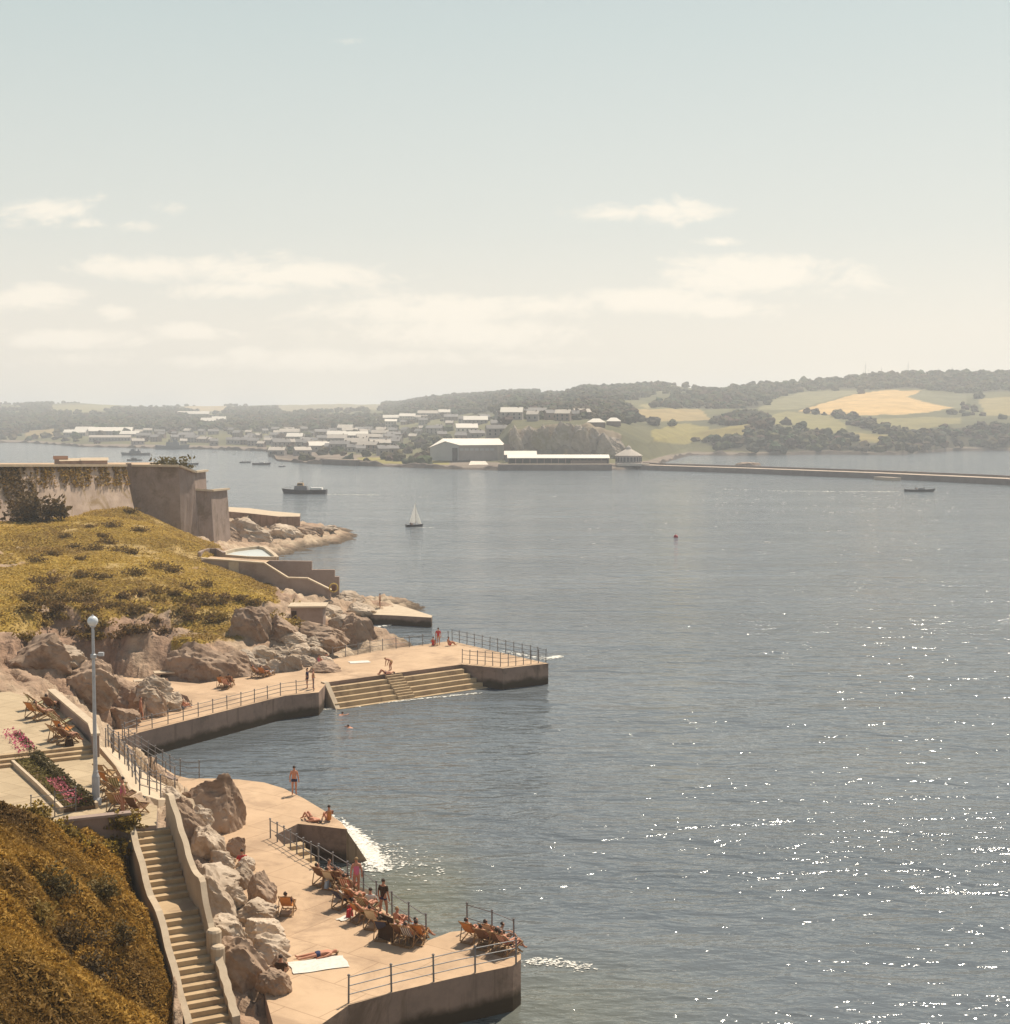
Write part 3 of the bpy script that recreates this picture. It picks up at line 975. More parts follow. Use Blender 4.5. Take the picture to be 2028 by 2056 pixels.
want = dens * area / np.where(FDm < 1400, 48.0, 120.0)
want = want * np.where((clf > .5) & ~wood, .15, 1)
cnt = rng.poisson(np.clip(want, 0, 8))
pi, pj = np.nonzero(cnt)
pi = np.repeat(pi, cnt[pi, pj])
pj = np.repeat(pj, cnt[np.nonzero(cnt)])
if len(pi) > 16000:
    sel = rng.choice(len(pi), 16000, False)
    pi, pj = pi[sel], pj[sel]
tx = FX[pi, pj] + rng.normal(0, 4, len(pi))
ty = FDm[pi, pj] + rng.normal(0, 6, len(pi))
trad = rng.uniform(2.0, 4.6, len(pi)) * np.where(FDm[pi, pj] > 1500, 1.35, 1.0)
tz_ = FZ1[pi, pj] + trad * .45
tcl = np.stack([rng.uniform(.045, .085, len(pi)), rng.uniform(.042, .072, len(pi)), rng.uniform(.024, .038, len(pi))], -1)
crowns('far_woodland', np.stack([tx, ty, tz_], -1), trad, tcl, M['crown'], 'dark woods and hedges massed over the far hills')

# ------------------------------------------------------------------ air
def haze():
    m_ = bpy.data.materials.new('sea_haze')
    m_.use_nodes = True
    t = m_.node_tree
    t.nodes.remove(t.nodes['Principled BSDF'])
    v = t.nodes.new('ShaderNodeVolumePrincipled')
    v.inputs['Color'].default_value = (0.88, 0.90, 0.94, 1)
    v.inputs['Density'].default_value = 0.00030
    v.inputs['Anisotropy'].default_value = 0.3
    t.links.new(v.outputs[0], t.nodes['Material Output'].inputs['Volume'])
    mb = MB()
    mb.box((0, 7500 - 300, 60), (22000, 15600, 140))
    o = mb.build('haze', m_, kind='stuff', label='thin warm summer haze over the water')
    return o


HAZE = True
# ================================================================== LARGE STRUCTURES
def two_tone(o, thr=0.6):
    """top faces take slot 0, the rest slot 1"""
    me = o.data
    for p in me.polygons:
        p.material_index = 0 if p.normal.z > thr else 1
    return o


def slab(name, poly, z0, z1, top, side, bevel=0.0, parent=None, **kw):
    mb = MB().prism(poly, z0, z1)
    return two_tone(mb.build(name, [top, side], parent, bevel, **kw))


# promenade with its rounded jetty
prom = slab('promenade_deck', PROM, -4, ZD, M['deck'], M['seawall'], kind='structure', label='sandy concrete bathing deck in the foreground')
# battered apron along the seaward side of the jetty
edge = PL(PROM_PX[0:9], ZD)
mb = MB()
vs = []
for i, (x, y) in enumerate(edge):
    a = Vector(edge[max(0, i - 1)])
    b = Vector(edge[min(len(edge) - 1, i + 1)])
    d = (b - a).normalized()
    nrm = Vector((-d.y, d.x))
    k = 0.35 + 1.35 * max(0.0, (i - 3) / 5)
    vs += [(x - nrm.x * .05, y - nrm.y * .05, ZD - 0.02), (x + nrm.x * k, y + nrm.y * k, -0.9)]
mb.add(vs, [(2 * i + 1, 2 * i, 2 * i + 2, 2 * i + 3) for i in range(len(edge) - 1)])
k = 2 * len(edge)
q0, q1 = mb.v[-2], mb.v[-1]
mb.add([q0, q1, (q0[0], q0[1], -0.9)], [(0, 1, 2), (2, 1, 0)])
mb.build('sea_apron', M['deck'], prom)

terr = slab('terrace_deck', TERR, -4, ZD + 0.004, M['deck'], M['seawall'], kind='structure', label='pale concrete bathing terrace and pier beyond the small bay')
walk = slab('quay_walkway', WALK, -4, ZD - 0.006, M['deck'], M['seawall'], kind='structure', label='narrow concrete walkway round the head of the bay')
# low kerb along the inland side of the walkway
kp = PL([(204, 1474), (225, 1497), (300, 1549), (352, 1580)], ZD)
mb = MB()
for a, b in zip(kp[:-1], kp[1:]):
    mb.bar((*a, ZD + .22), (*b, ZD + .22), 0.35, 0.5)
mb.build('kerb_wall', M['render'], walk)

plaza = slab('plaza', PLAZA, 4.2, ZU, M['plaza'], M['render'], kind='structure', label='pale upper plaza beside the stairs')


def railing(name, pts, label, h=1.0, spacing=1.9, nr=3, r=0.035, group=None, cat='railing', mat_='rail'):
    """posts and rails along a 3-D polyline"""
    pts = [Vector(p) for p in pts]
    root = empty(name, pts[0], label=label, cat=cat, group=group)
    o0 = pts[0]
    pm = MB().tube((0, 0, -.03), (0, 0, h + .04), r * 1.15, r * 1.05, 6).lathe([(0.001, h + .04), (r * 1.7, h + .07), (r * 1.7, h + .11), (0.001, h + .15)], n=6).mesh('post', M[mat_])
    segs = [(b - a).length for a, b in zip(pts[:-1], pts[1:])]
    tot = sum(segs)
    n = max(1, round(tot / spacing))
    for k in range(n + 1):
        d = tot * k / n
        i = 0
        while i < len(segs) - 1 and d > segs[i]:
            d -= segs[i]
            i += 1
        p = pts[i] + (pts[i + 1] - pts[i]) * min(1, d / segs[i])
        o = bpy.data.objects.new('post', pm)
        link(o, root)
        o.location = p - o0
        o.rotation_euler = (random.uniform(-.02, .02), random.uniform(-.02, .02), 0)
    for j in range(nr):
        z = h * (j + 1) / nr
        mb = MB()
        for a, b in zip(pts[:-1], pts[1:]):
            mb.tube(a - o0 + Vector((0, 0, z)), b - o0 + Vector((0, 0, z)), r * 0.62, n=5, caps=False)
        mb.build('rail', M[mat_], root)
    return root


random.seed(3)


def DK(px, py, z=ZD):
    return P(px, py, z)


def inset(pts, d):
    return pts


railing('railing', [DK(250, 1480), DK(279, 1469), DK(418, 1434), DK(572, 1395), DK(630, 1388)], 'grey iron railing along the long shaded wall across the small bay', 0.95, 1.55)
railing('railing', [DK(928, 1331), DK(1010, 1339), DK(1096, 1330)], 'grey railing on the near corner of the pier head above its dark wall', 1.15, 0.8)
railing('railing', [DK(1096, 1330), DK(1060, 1321), DK(908, 1288)], 'grey railing down the seaward side of the pier head', 1.15, 1.3)
railing('railing', [DK(900, 1289), DK(761, 1307), DK(668, 1323)], 'sparse railing along the far edge of the pier deck', 1.0, 1.7, 2)
railing('railing', [DK(246, 1487), DK(302, 1524), DK(352, 1556), DK(378, 1563), DK(400, 1562)], 'grey railing along the walkway at the head of the bay', 1.0, 1.5)
railing('railing', [DK(352, 1578), DK(300, 1547), DK(225, 1496)], 'iron railing on the kerb wall inland of the bay walkway', 1.1, 1.6, 2)
railing('railing', [DK(640, 1738), DK(729, 1794), DK(762, 1821), DK(856, 1885)], 'dark railing behind the row of deckchairs on the promenade edge', 1.0, 1.6, 2)
railing('railing', [DK(938, 1869), DK(990, 1885), DK(1032, 1903)], 'dark railing on the promenade corner nearest the open sea', 1.15, 1.5, 2)
railing('railing', [DK(1036, 1936), DK(920, 1960), DK(800, 1988), DK(700, 2014)], 'railing along the near edge of the promenade at the bottom of the picture', 1.0, 1.9, 3)
railing('railing', [DK(543, 1683), DK(572, 1699), DK(607, 1722), DK(640, 1740)], 'short iron railing guarding the water steps beside the jetty', 0.95, 0.85, 2)

# ------------------------------------------------------------------ great bathing steps of the far terrace
A0, A1 = Vector(DK(657, 1371)[:2]), Vector(DK(927, 1335)[:2])
ad = (A1 - A0).normalized()
an = Vector((ad.y, -ad.x))
bs = empty('bathing_steps', (A0.x, A0.y, 0), label='five broad concrete bathing steps running down into the water', cat='steps')
LS = (A1 - A0).length
ang = math.atan2(ad.y, ad.x)
for k in range(5):
    zt = ZD - 0.38 * (k + 1) + 0.06
    L = LS + 0.35 * k
    ctr = ad * (L / 2 - 0.2) + an * (0.46 * k + 0.23)
    mb = MB().box((ctr.x, ctr.y, (zt - 3) / 2), (L + .3, 0.46, zt + 3), ang)
    mb.build('step', M['step'], bs, 0.03)
for k in range(9):       # narrow flight let into the middle
    zt = ZD - 0.19 * (k + 1) + 0.15
    ctr = ad * (LS * .47) + an * (0.23 * k + 0.16)
    MB().box((ctr.x, ctr.y, zt / 2 - .5), (1.7, 0.24, zt + 1.0), ang).build('narrow_step', M['step'], bs, 0.015)
ck = MB()
c0 = ad * -0.35
for (t0, z0_), in [((0, 0),)]:
    pass
prof = [(-.25, ZD + .12), (0.3, ZD + .12), (2.3, -0.2), (2.3, -2), (-.25, -2)]
vs = []
for sgn in (0, -0.45):
    for (q, z) in prof:
        p = ad * (-0.02 + sgn) + an * q
        vs.append((p.x, p.y, z))
n5 = len(prof)
ck.add(vs, [tuple(range(n5)), tuple(range(2 * n5 - 1, n5 - 1, -1))] + [(i, i + n5, (i + 1) % n5 + n5, (i + 1) % n5) for i in range(n5)])
ck.build('cheek_wall', M['coping'], bs)

# water steps in the notch beside the jetty
j0, j1 = Vector(DK(556, 1689)[:2]), Vector(DK(700, 1768)[:2])
jd = (j1 - j0).normalized()
jn = Vector((-jd.y, jd.x))
ws = empty('water_steps', (j0.x, j0.y, 0), label='narrow concrete steps dropping into the notch beside the dark jetty wall', cat='steps')
for k in range(9):
    zt = ZD - 0.17 - 0.21 * k
    p = jd * (0.55 * k + 0.5) + jn * 0.65
    MB().box((p.x, p.y, (zt - 3) / 2), (0.56, 1.25, zt + 3), math.atan2(jd.y, jd.x)).build('step', M['step'], ws, 0.02)

# ------------------------------------------------------------------ flight of stairs with parapets
def SP(t, s, z):
    p = S0 + SDH * t + SNR * s
    return (p.x, p.y, z)


st = empty('stone_stairs', (S0.x, S0.y, S0.z), label='long flight of concrete stairs with a half landing between low walls', cat='stairs')
st_inv = Vector((S0.x, S0.y, S0.z))


def loc(p):
    return Vector(p) - st_inv


sang = math.atan2(SDH.y, SDH.x)
nU, nL, LAND = 11, 14, 1.3
rise = (S0.z - 1.7) / (nU + nL)
run = (LEN + 2.2 - LAND) / (nU + nL)
t = 0.0
z = S0.z
PRF = [(0, z)]
for k in range(nU + nL):
    if k == nU:
        c = SP(t + LAND / 2, 0, z - .5)
        MB().box(loc(c), (LAND, 1.46, 1.0), sang).build('landing', M['step'], st)
        t += LAND
        PRF.append((t, z))
    z -= rise
    c = SP(t + run / 2, 0, z - .5)
    MB().box(loc(c), (run + .03, 1.46, 1.0), sang).build('step', M['step'], st, 0.012)
    t += run
    PRF.append((t, z))
TEND = t


def stair_z(t):
    return float(np.interp(t, [p[0] for p in PRF], [p[1] for p in PRF]))


def parapet(side, s0, s1, hts, name, mt, tA, tB):
    n = 26
    mb = MB()
    vs = []
    for i in range(n + 1):
        tq = tA + (tB - tA) * i / n
        zz = stair_z(max(0, tq)) + float(np.interp(tq, [a for a, _ in hts], [b for _, b in hts]))
        wob = .02 * math.sin(i * 1.3)
        for (s, z_) in ((s0 + wob, zz - 3), (s0 + wob, zz), (s1 + wob, zz + .02), (s1 + wob, zz - 3)):
            vs.append(loc(SP(tq, s, z_)))
    fs = []
    for i in range(n):
        a, b = 4 * i, 4 * i + 4
        fs += [(a, b, b + 1, a + 1), (a + 1, b + 1, b + 2, a + 2), (a + 2, b + 2, b + 3, a + 3)]
    fs += [(0, 1, 2, 3), (4 * n + 3, 4 * n + 2, 4 * n + 1, 4 * n)]
    mb.add(vs, fs)
    return mb.build(name, mt, st)


parapet(1, .74, .98, [(-.6, 1.1), (0.2, 1.15), (5.2, 1.25), (6.4, .55), (TEND, .35)], 'parapet', M['coping'], -0.6, 6.6)
parapet(1, .74, 1.04, [(0, .4), (TEND, .25)], 'kerb', M['coping'], 6.6, TEND)
parapet(-1, -1.0, -.74, [(0, .15), (3, .3), (TEND, .3)], 'side_wall', M['coping'], -0.2, TEND)
# rounded newel where the parapet ends
MB().lathe([(0.0, -2.5), (.30, -2.5), (.30, .55), (.24, .64), (0.0, .68)], loc(SP(6.7, .9, stair_z(6.6))), 12).build('newel', M['coping'], st)
MB().lathe([(0.0, -2.5), (.28, -2.5), (.28, .32), (.22, .40), (0.0, .44)], loc(SP(TEND - 2.6, .92, stair_z(TEND - 2.6) + .1)), 12).build('newel', M['coping'], st)

# ------------------------------------------------------------------ plaza details: retaining wall, steps, upper floor, flower bed
wf = [P(128, 1672, ZU), P(200, 1664, ZU), P(263, 1657, ZU)]
rw = empty('retaining_wall', wf[0], label='low brown retaining wall along the near edge of the upper plaza', cat='wall')
o0 = Vector(wf[0])
mb = MB()
for a, b in zip(wf[:-1], wf[1:]):
    mb.bar(Vector(a) - o0 + Vector((0, 0, -.55)), Vector(b) - o0 + Vector((0, 0, -.55)), .32, 2.1)
mb.build('wall', M['seawall'], rw)
mb = MB()
for a, b in zip(wf[:-1], wf[1:]):
    mb.bar(Vector(a) - o0 + Vector((0, 0, .55)), Vector(b) - o0 + Vector((0, 0, .55)), .42, .1)
mb.build('coping', M['render'], rw)
railing('railing', [P(62, 1648, ZU), P(110, 1640, ZU), P(152, 1630, ZU)], 'thin railing across the near side of the left plaza corner', 1.0, 1.1, 3, .025)

sa, sb = Vector(P(62, 1536, ZU)[:2]), Vector(P(192, 1521, ZU)[:2])
pd_ = (sb - sa).normalized()
pn = Vector((-pd_.y, pd_.x))
if pn.y < 0:
    pn = -pn
pl = empty('plaza_steps', (sa.x, sa.y, ZU), label='three shallow steps across the upper plaza behind the lamp post', cat='steps')
LP_ = (sb - sa).length
pa = math.atan2(pd_.y, pd_.x)
for k in range(3):
    c = pd_ * (LP_ / 2 - 1.2) + pn * (0.38 * k + 2.0)
    MB().box((c.x, c.y, 0.08 + .16 * k), (LP_ + 2.6, 4.0, 0.16), pa).build('step', M['step'], pl, 0.012)
# upper floor behind the steps
u0 = sa + pn * 1.1
UP = [sa - pd_ * 2.5 + pn * 1.1, sb + pn * 1.1, Vector(P(150, 1474, ZU)[:2]), Vector(P(108, 1432, ZU)[:2]), Vector(P(20, 1404, ZU)[:2]), Vector(P(-150, 1420, ZU)[:2])]
slab('upper_plaza', [tuple(p) for p in UP], ZU - 1.5, ZU + .485, M['plaza'], M['render'], kind='structure', label='upper level of the plaza behind three steps')
# parapet along its seaward side
pw = [Vector(P(104, 1424, ZU)), Vector(P(186, 1497, ZU)), Vector(P(193, 1520, ZU))]
pp = empty('parapet_wall', pw[0], label='low pale parapet on the seaward side of the upper plaza', cat='wall')
mb = MB()
for a, b in zip(pw[:-1], pw[1:]):
    mb.bar(a - pw[0] + Vector((0, 0, -.1)), b - pw[0] + Vector((0, 0, -.1)), .35, 2.4)
mb.build('wall', M['render'], pp)
mb = MB()
for a, b in zip(pw[:-1], pw[1:]):
    mb.bar(a - pw[0] + Vector((0, 0, 1.16)), b - pw[0] + Vector((0, 0, 1.16)), .45, .12)
mb.build('coping', M['coping'], pp)

# concrete ramp falling from the plaza to the bay walkway
rp = RPB
me_ = MB().add([*rp, *[(p[0], p[1], p[2] - 2.5) for p in rp]], [(7, 6, 1, 0), (6, 5, 2, 1), (5, 4, 3, 2)] + [(i, (i + 1) % 8, (i + 1) % 8 + 8, i + 8) for i in range(8)])
me_.build('embankment', M['coping'], None, kind='structure', label='sloping pale concrete bank between plaza and bay walkway')

railing('railing', [Vector(RPB[0]) + Vector((.4, .3, 0)), Vector(RPB[1]) + Vector((.5, .2, 0)), Vector(RPB[2]) + Vector((.5, 0, 0)), Vector(RPB[3]) + Vector((0, .5, 0))], 'grey railing along the top of the sloping concrete bank below the plaza', 1.05, 1.3, 3)
railing('railing', [(Vector(RPB[0]) + Vector(RPB[7])) / 2, (Vector(RPB[1]) + Vector(RPB[6])) / 2, (Vector(RPB[2]) + Vector(RPB[5])) / 2, (Vector(RPB[3]) + Vector(RPB[4])) / 2], 'iron railing running down the middle of the sloping concrete bank', 1.05, 1.5, 2)
# flower bed
fb = [Vector(P(20, 1492, ZU)), Vector(P(53, 1530, ZU)), Vector(P(110, 1580, ZU)), Vector(P(160, 1628, ZU))]
bed = empty('flower_bed', fb[0], label='long narrow bed of pink flowers and clipped hedge crossing the plaza', cat='flower bed')
mb = MB()
mb2 = MB()
for a, b in zip(fb[:-1], fb[1:]):
    d = (b - a).normalized()
    sd_ = Vector((-d.y, d.x, 0))
    for s in (-.75, .75):
        mb.bar(a - fb[0] + sd_ * s + Vector((0, 0, .12)), b - fb[0] + sd_ * s + Vector((0, 0, .12)), .14, .3)
    mb2.bar(a - fb[0] + Vector((0, 0, .06)), b - fb[0] + Vector((0, 0, .06)), 1.4, .2)
mb.build('kerb', M['coping'], bed)
M['soil'] = mat('dark_soil', (0.14, 0.085, 0.045), 0.95, .2, 4)
mb2.build('soil', M['soil'], bed)

# ------------------------------------------------------------------ leaves: small faces spread through a volume
def leaf_mesh(name, pts, size, colv, parent=None, up=0.35, aspect=1.8, matl=None, **kw):
    n = len(pts)
    d = rng.normal(size=(n, 3))
    d[:, 2] = np.abs(d[:, 2]) * 0.8 + up
    d /= np.linalg.norm(d, axis=1)[:, None]
    q = np.cross(d, rng.normal(size=(n, 3)))
    q /= np.linalg.norm(q, axis=1)[:, None] + 1e-9
    w = np.cross(d, q)
    s = (size * rng.uniform(.6, 1.4, n))[:, None]
    a = pts - q * s * aspect / 2
    b = pts + w * s * .5
    c = pts + q * s * aspect / 2
    e = pts - w * s * .5
    co = np.stack([a, b, c, e], 1).reshape(-1, 3)
    fa = np.arange(4 * n).reshape(n, 4)
    ca = np.repeat(colv * rng.uniform(.7, 1.25, (n, 1)), 4, 0)
    return raw_mesh(name, co, fa, matl or M['leaf'], {'col': np.clip(ca, 0, 1)}, False, parent=parent, **kw)


def leaf_material():
    m_ = bpy.data.materials.new('leaves')
    m_.use_nodes = True
    t_ = m_.node_tree
    n = NT(t_)
    b = t_.nodes['Principled BSDF']
    a = n.n('ShaderNodeAttribute', attribute_name='col')
    t_.links.new(a.outputs['Color'], b.inputs['Base Color'])
    b.inputs['Roughness'].default_value = 0.7
    b.inputs['Specular IOR Level'].default_value = 0.2
    tr = n.n('ShaderNodeBsdfTranslucent')
    t_.links.new(a.outputs['Color'], tr.inputs[0])
    mx = n.n('ShaderNodeMixShader')
    mx.inputs[0].default_value = 0.3
    t_.links.new(b.outputs[0], mx.inputs[1])
    t_.links.new(tr.outputs[0], mx.inputs[2])
    t_.links.new(mx.outputs[0], t_.nodes['Material Output'].inputs[0])
    return m_


M['leaf'] = leaf_material()


def along(poly, n, wid, zlo, zhi):
    L = np.array([(b - a).length for a, b in zip(poly[:-1], poly[1:])])
    k = rng.choice(len(L), n, p=L / L.sum())
    f = rng.random(n)
    A = np.array([poly[i] for i in k])
    B = np.array([poly[i + 1] for i in k])
    d = (B - A) / np.linalg.norm(B - A, axis=1)[:, None]
    sd_ = np.stack([-d[:, 1], d[:, 0], 0 * d[:, 0]], -1)
    p = A + (B - A) * f[:, None] + sd_ * rng.uniform(wid[0], wid[1], n)[:, None]
    p[:, 2] += rng.uniform(zlo, zhi, n)
    return p


fp0 = np.array(fb[0])
hp = along(fb, 2600, (0.15, 0.6), 0.15, 0.6) - fp0
leaf_mesh('hedge', hp, .10, np.tile(np.array((.11, .085, .035)), (len(hp), 1)), bed)
gp = along(fb, 1800, (-0.6, 0.2), 0.15, 0.32) - fp0
leaf_mesh('leaves', gp, .09, np.tile(np.array((.18, .14, .04)), (len(gp), 1)), bed)
fl = along([fb[2], fb[2] + (fb[3] - fb[2]) * .3, fb[3]], 420, (-0.45, .35), 0.35, 0.55) - fp0
leaf_mesh('flowers', fl, .08, np.tile(np.array((.60, .18, .22)), (len(fl), 1)), bed, aspect=1.0, kind='stuff')
fl = along([fb[0], fb[1]], 420, (-0.4, .5), 0.35, 0.9) - fp0
leaf_mesh('flowers', fl, .09, np.tile(np.array((.55, .09, .19)), (len(fl), 1)), bed, aspect=1.0, kind='stuff')

# ------------------------------------------------------------------ lamp post
lx, ly, lz = P(193, 1616, ZU)
lp = empty('lamp_post', (lx, ly, ZU), label='tall grey lamp post topped by a white globe on the plaza', cat='lamp post')
MB().lathe([(0, 0), (.24, 0), (.24, .25), (.17, .35), (.17, 1.3), (.12, 1.45), (.12, 1.55), (0, 1.56)], n=14).build('base', M['lamp'], lp)
MB().tube((0, 0, 1.5), (0, 0, 8.05), .095, .06, 12).build('pole', M['lamp'], lp)
MB().lathe([(.06, 6.6), (.13, 6.65), (.13, 6.8), (.06, 6.85)], n=12).build('collar', M['lamp'], lp)
MB().tube((0, 0, 6.72), (.34, -.1, 6.86), .03, n=6).box((.38, -.11, 6.84), (.22, .2, .16)).build('speaker_bracket', M['lamp'], lp)
gb = MB()
gb.lathe([(0.001, -.24)] + [(.24 * math.sin(a), -.24 * math.cos(a)) for a in np.linspace(.15, 3.0, 12)] + [(0.001, .24)], (0, 0, 8.30), 18)
gb.smooth = True
gb.build('globe', M['globe'], lp)
MB().lathe([(.07, 8.02), (.14, 8.06), (.14, 8.12), (.05, 8.14)], n=12).build('globe_gallery', M['lamp'], lp)
MB().lathe([(.10, 8.50), (.04, 8.58), (0.0, 8.60)], n=10).build('finial', M['lamp'], lp)

# ------------------------------------------------------------------ citadel on the headland
cw = empty('citadel_wall', (-62, 236, 8), label='massive battered stone fortress wall on the headland, lit end patched with ivy', cat='fortress wall')
cw0 = Vector((-62, 236, 8))


def cwall(name, a, b, za, zb, zbase, bat, thick=3.0, mt=None):
    """battered wall between plan points a and b, facing right of a->b"""
    a = Vector((*a, 0))
    b = Vector((*b, 0))
    d = (b - a).normalized()
    nr = Vector((d.y, -d.x, 0))
    nseg = 12
    vs = []
    rowsn = 6
    for i in range(nseg + 1):
        f = i / nseg
        zt = za + (zb - za) * f
        for j in range(rowsn + 1):
            g = j / rowsn
            z_ = zbase + (zt - zbase) * g
            p = a + (b - a) * f + nr * (bat * (1 - g)) + nr * random.uniform(-.06, .06)
            vs.append((p.x, p.y, z_))
    fs = [(i * 7 + j, (i + 1) * 7 + j, (i + 1) * 7 + j + 1, i * 7 + j + 1) for i in range(nseg) for j in range(rowsn)]
    mb = MB().add([Vector(v) - cw0 for v in vs], fs)
    # back and top
    A = [a + Vector((0, 0, za)), b + Vector((0, 0, zb)), b - nr * thick + Vector((0, 0, zb)), a - nr * thick + Vector((0, 0, za))]
    mb.add([v - cw0 for v in A], [(0, 1, 2, 3)])
    B = [a - nr * thick + Vector((0, 0, zbase)), b - nr * thick + Vector((0, 0, zbase)), b - nr * thick + Vector((0, 0, zb)), a - nr * thick + Vector((0, 0, za))]
    mb.add([v - cw0 for v in B], [(3, 2, 1, 0)])
    o = mb.build(name, mt or M['citadel'], cw)
    cop = MB()
    cop.bar(a + Vector((0, 0, za + .18)) + nr * .12 - cw0, b + Vector((0, 0, zb + .18)) + nr * .12 - cw0, .9, .36)
    cop.build('coping', M['coping'], cw)
    return o


M['citadel_lit'] = mat('lit_citadel_stone', (0.50, 0.38, 0.30), 0.95, 0.2, 0.4, (0.38, 0.28, 0.22), 0.6, 1.6, stain=(0.26, 0.17, 0.07), stain_scale=0.22, coords='World')  # paler copy of the stone, sunlight put into the lit face
cwall('lit_wall', (-74.5, 190), (-61.8, 232), 17.9, 16.6, 6.0, 2.6, mt=M['citadel_lit'])


def wall_chain(names, pts, zt, zbase, bat, thick=3.0):
    """joined battered walls with mitred corners, one part for each face"""
    P2 = [Vector((*p, 0)) for p in pts]
    nrm = []
    for a, b in zip(P2[:-1], P2[1:]):
        d = (b - a).normalized()
        nrm.append(Vector((d.y, -d.x, 0)))
    off = [nrm[0]] + [(a + b) / (1 + a.dot(b)) for a, b in zip(nrm[:-1], nrm[1:])] + [nrm[-1]]
    for k, nm in enumerate(names):
        ns, nrw = 10, 6
        vs = []
        for i in range(ns + 1):
            f = i / ns
            p = P2[k] + (P2[k + 1] - P2[k]) * f
            o_ = off[k] + (off[k + 1] - off[k]) * f
            z1_ = zt[k] + (zt[k + 1] - zt[k]) * f
            for j_ in range(nrw + 1):
                g = j_ / nrw
                jit = 0 if i in (0, ns) else random.uniform(-.07, .07)
                q = p + o_ * (bat * (1 - g)) + nrm[k] * jit
                vs.append(Vector((q.x, q.y, zbase + (z1_ - zbase) * g)) - cw0)
        m7 = nrw + 1
        mb = MB().add(vs, [(i * m7 + j_, (i + 1) * m7 + j_, (i + 1) * m7 + j_ + 1, i * m7 + j_ + 1) for i in range(ns) for j_ in range(nrw)])
        a, b = P2[k] + Vector((0, 0, zt[k])), P2[k + 1] + Vector((0, 0, zt[k + 1]))
        ia, ib = a - off[k] * thick, b - off[k + 1] * thick
        mb.add([a - cw0, b - cw0, ib - cw0, ia - cw0, Vector((ib.x, ib.y, zbase)) - cw0, Vector((ia.x, ia.y, zbase)) - cw0], [(0, 1, 2, 3), (3, 2, 4, 5)])
        mb.build(nm, M['citadel'], cw)
        MB().bar(a + Vector((0, 0, .18)) + nrm[k] * .1 - cw0, b + Vector((0, 0, .18)) + nrm[k] * .1 - cw0, .8, .34).build('coping', M['coping'], cw)


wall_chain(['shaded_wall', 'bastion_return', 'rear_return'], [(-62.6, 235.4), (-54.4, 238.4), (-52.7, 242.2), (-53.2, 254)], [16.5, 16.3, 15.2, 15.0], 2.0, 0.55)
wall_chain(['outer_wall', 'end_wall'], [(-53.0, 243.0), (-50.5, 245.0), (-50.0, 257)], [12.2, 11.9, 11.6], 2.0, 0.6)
# buttress at the salient
mb = MB()
mb.box((-61.5 + 62, 233.6 - 236, 12.4 - 8), (1.1, 1.6, 9.4), 0.25, 0.8)
mb.build('buttress', M['citadel'], cw)
# platform behind the parapet
MB().prism([(-74.9, 191), (-63, 233), (-62.6, 238), (-55.5, 241.0), (-58, 252), (-70, 290), (-130, 280), (-120, 190)], 4, 15.6).build('citadel_terrace', M['deck'], None, kind='structure', label='terrace behind the citadel parapet')
# ivy hanging on the lit wall
def ivy(name, n, f0, f1, g0, g1, label, colr_, sz=.28):
    f = rng.uniform(f0, f1, n)
    g = g1 - (g1 - g0) * rng.random(n) ** 1.5
    wig = fbm(f * 60, g * 3, 3, 9)
    keepm = (wig > -0.08 + 0.18 * (1 - g))
    f, g = f[keepm], g[keepm]
    x = -74.5 + 12.7 * f + .957 * (2.6 * (1 - g) + rng.uniform(.05, .5, len(f)))
    y = 190 + 42 * f - .29 * (2.6 * (1 - g) + rng.uniform(.05, .5, len(f)))
    z_ = 6.0 + (17.6 - 1.3 * f - 6.0) * g
    return leaf_mesh(name, np.stack([x, y, z_], -1), sz, np.tile(np.array(colr_), (len(x), 1)), None, label=label, cat='ivy')


ivy('ivy', 5200, 0.0, .42, .1, 1.02, 'thick brown ivy draping the left end of the fortress wall', (.16, .095, .025))
ivy('ivy', 2600, .42, 1.0, .74, 1.02, 'ochre creeper trailing from the top of the lit fortress wall', (.30, .18, .035), .26)

# ------------------------------------------------------------------ stepped bathing wall beyond the grass
def facade(name, pxs, Y, thick, mt, parent=None, slant=0.0, **kw):
    """wall slab whose face follows picture outline pxs on the plane Y (slanting back along x)"""
    f = []
    for (a, b) in pxs:
        p = PD(a, b, Y + slant * (a - pxs[0][0]) / 100)
        f.append(Vector(p))
    n = len(f)
    bk = [p + Vector((0.0, thick, 0)) for p in f]
    mb = MB().add(f + bk, [tuple(range(n)), tuple(range(2 * n - 1, n - 1, -1))] + [(i, i + n, (i + 1) % n + n, (i + 1) % n) for i in range(n)])
    return mb.build(name, mt, parent, **kw)


sw = empty('stepped_wall', (0, 0, 0), label='tall grey concrete wall with stepped end and sloping white coping beside the grass', cat='wall')
facade('back_wall', [(404, 1124), (626, 1127), (626, 1144), (672, 1144), (672, 1158), (681, 1158), (681, 1212), (404, 1180)], 174.5, .5, M['render'], sw)
facade('front_wall', [(408, 1123), (530, 1131), (578, 1161), (617, 1162), (664, 1185), (664, 1222), (560, 1222), (470, 1200), (408, 1160)], 170, .45, M['render'], sw)
cpx = [(404, 1122), (530, 1131), (578, 1161), (617, 1162), (666, 1186)]
mb = MB()
for a, b in zip(cpx[:-1], cpx[1:]):
    mb.bar(Vector(PD(*a, 170.2)) + Vector((0, .1, .05)), Vector(PD(*b, 170.2)) + Vector((0, .1, .05)), .75, .16)
mb.build('coping', M['coping'], sw)
facade('doorway_panel', [(459, 1128), (479, 1129), (479, 1160), (459, 1152)], 169.88, .08, M['coping'], sw)
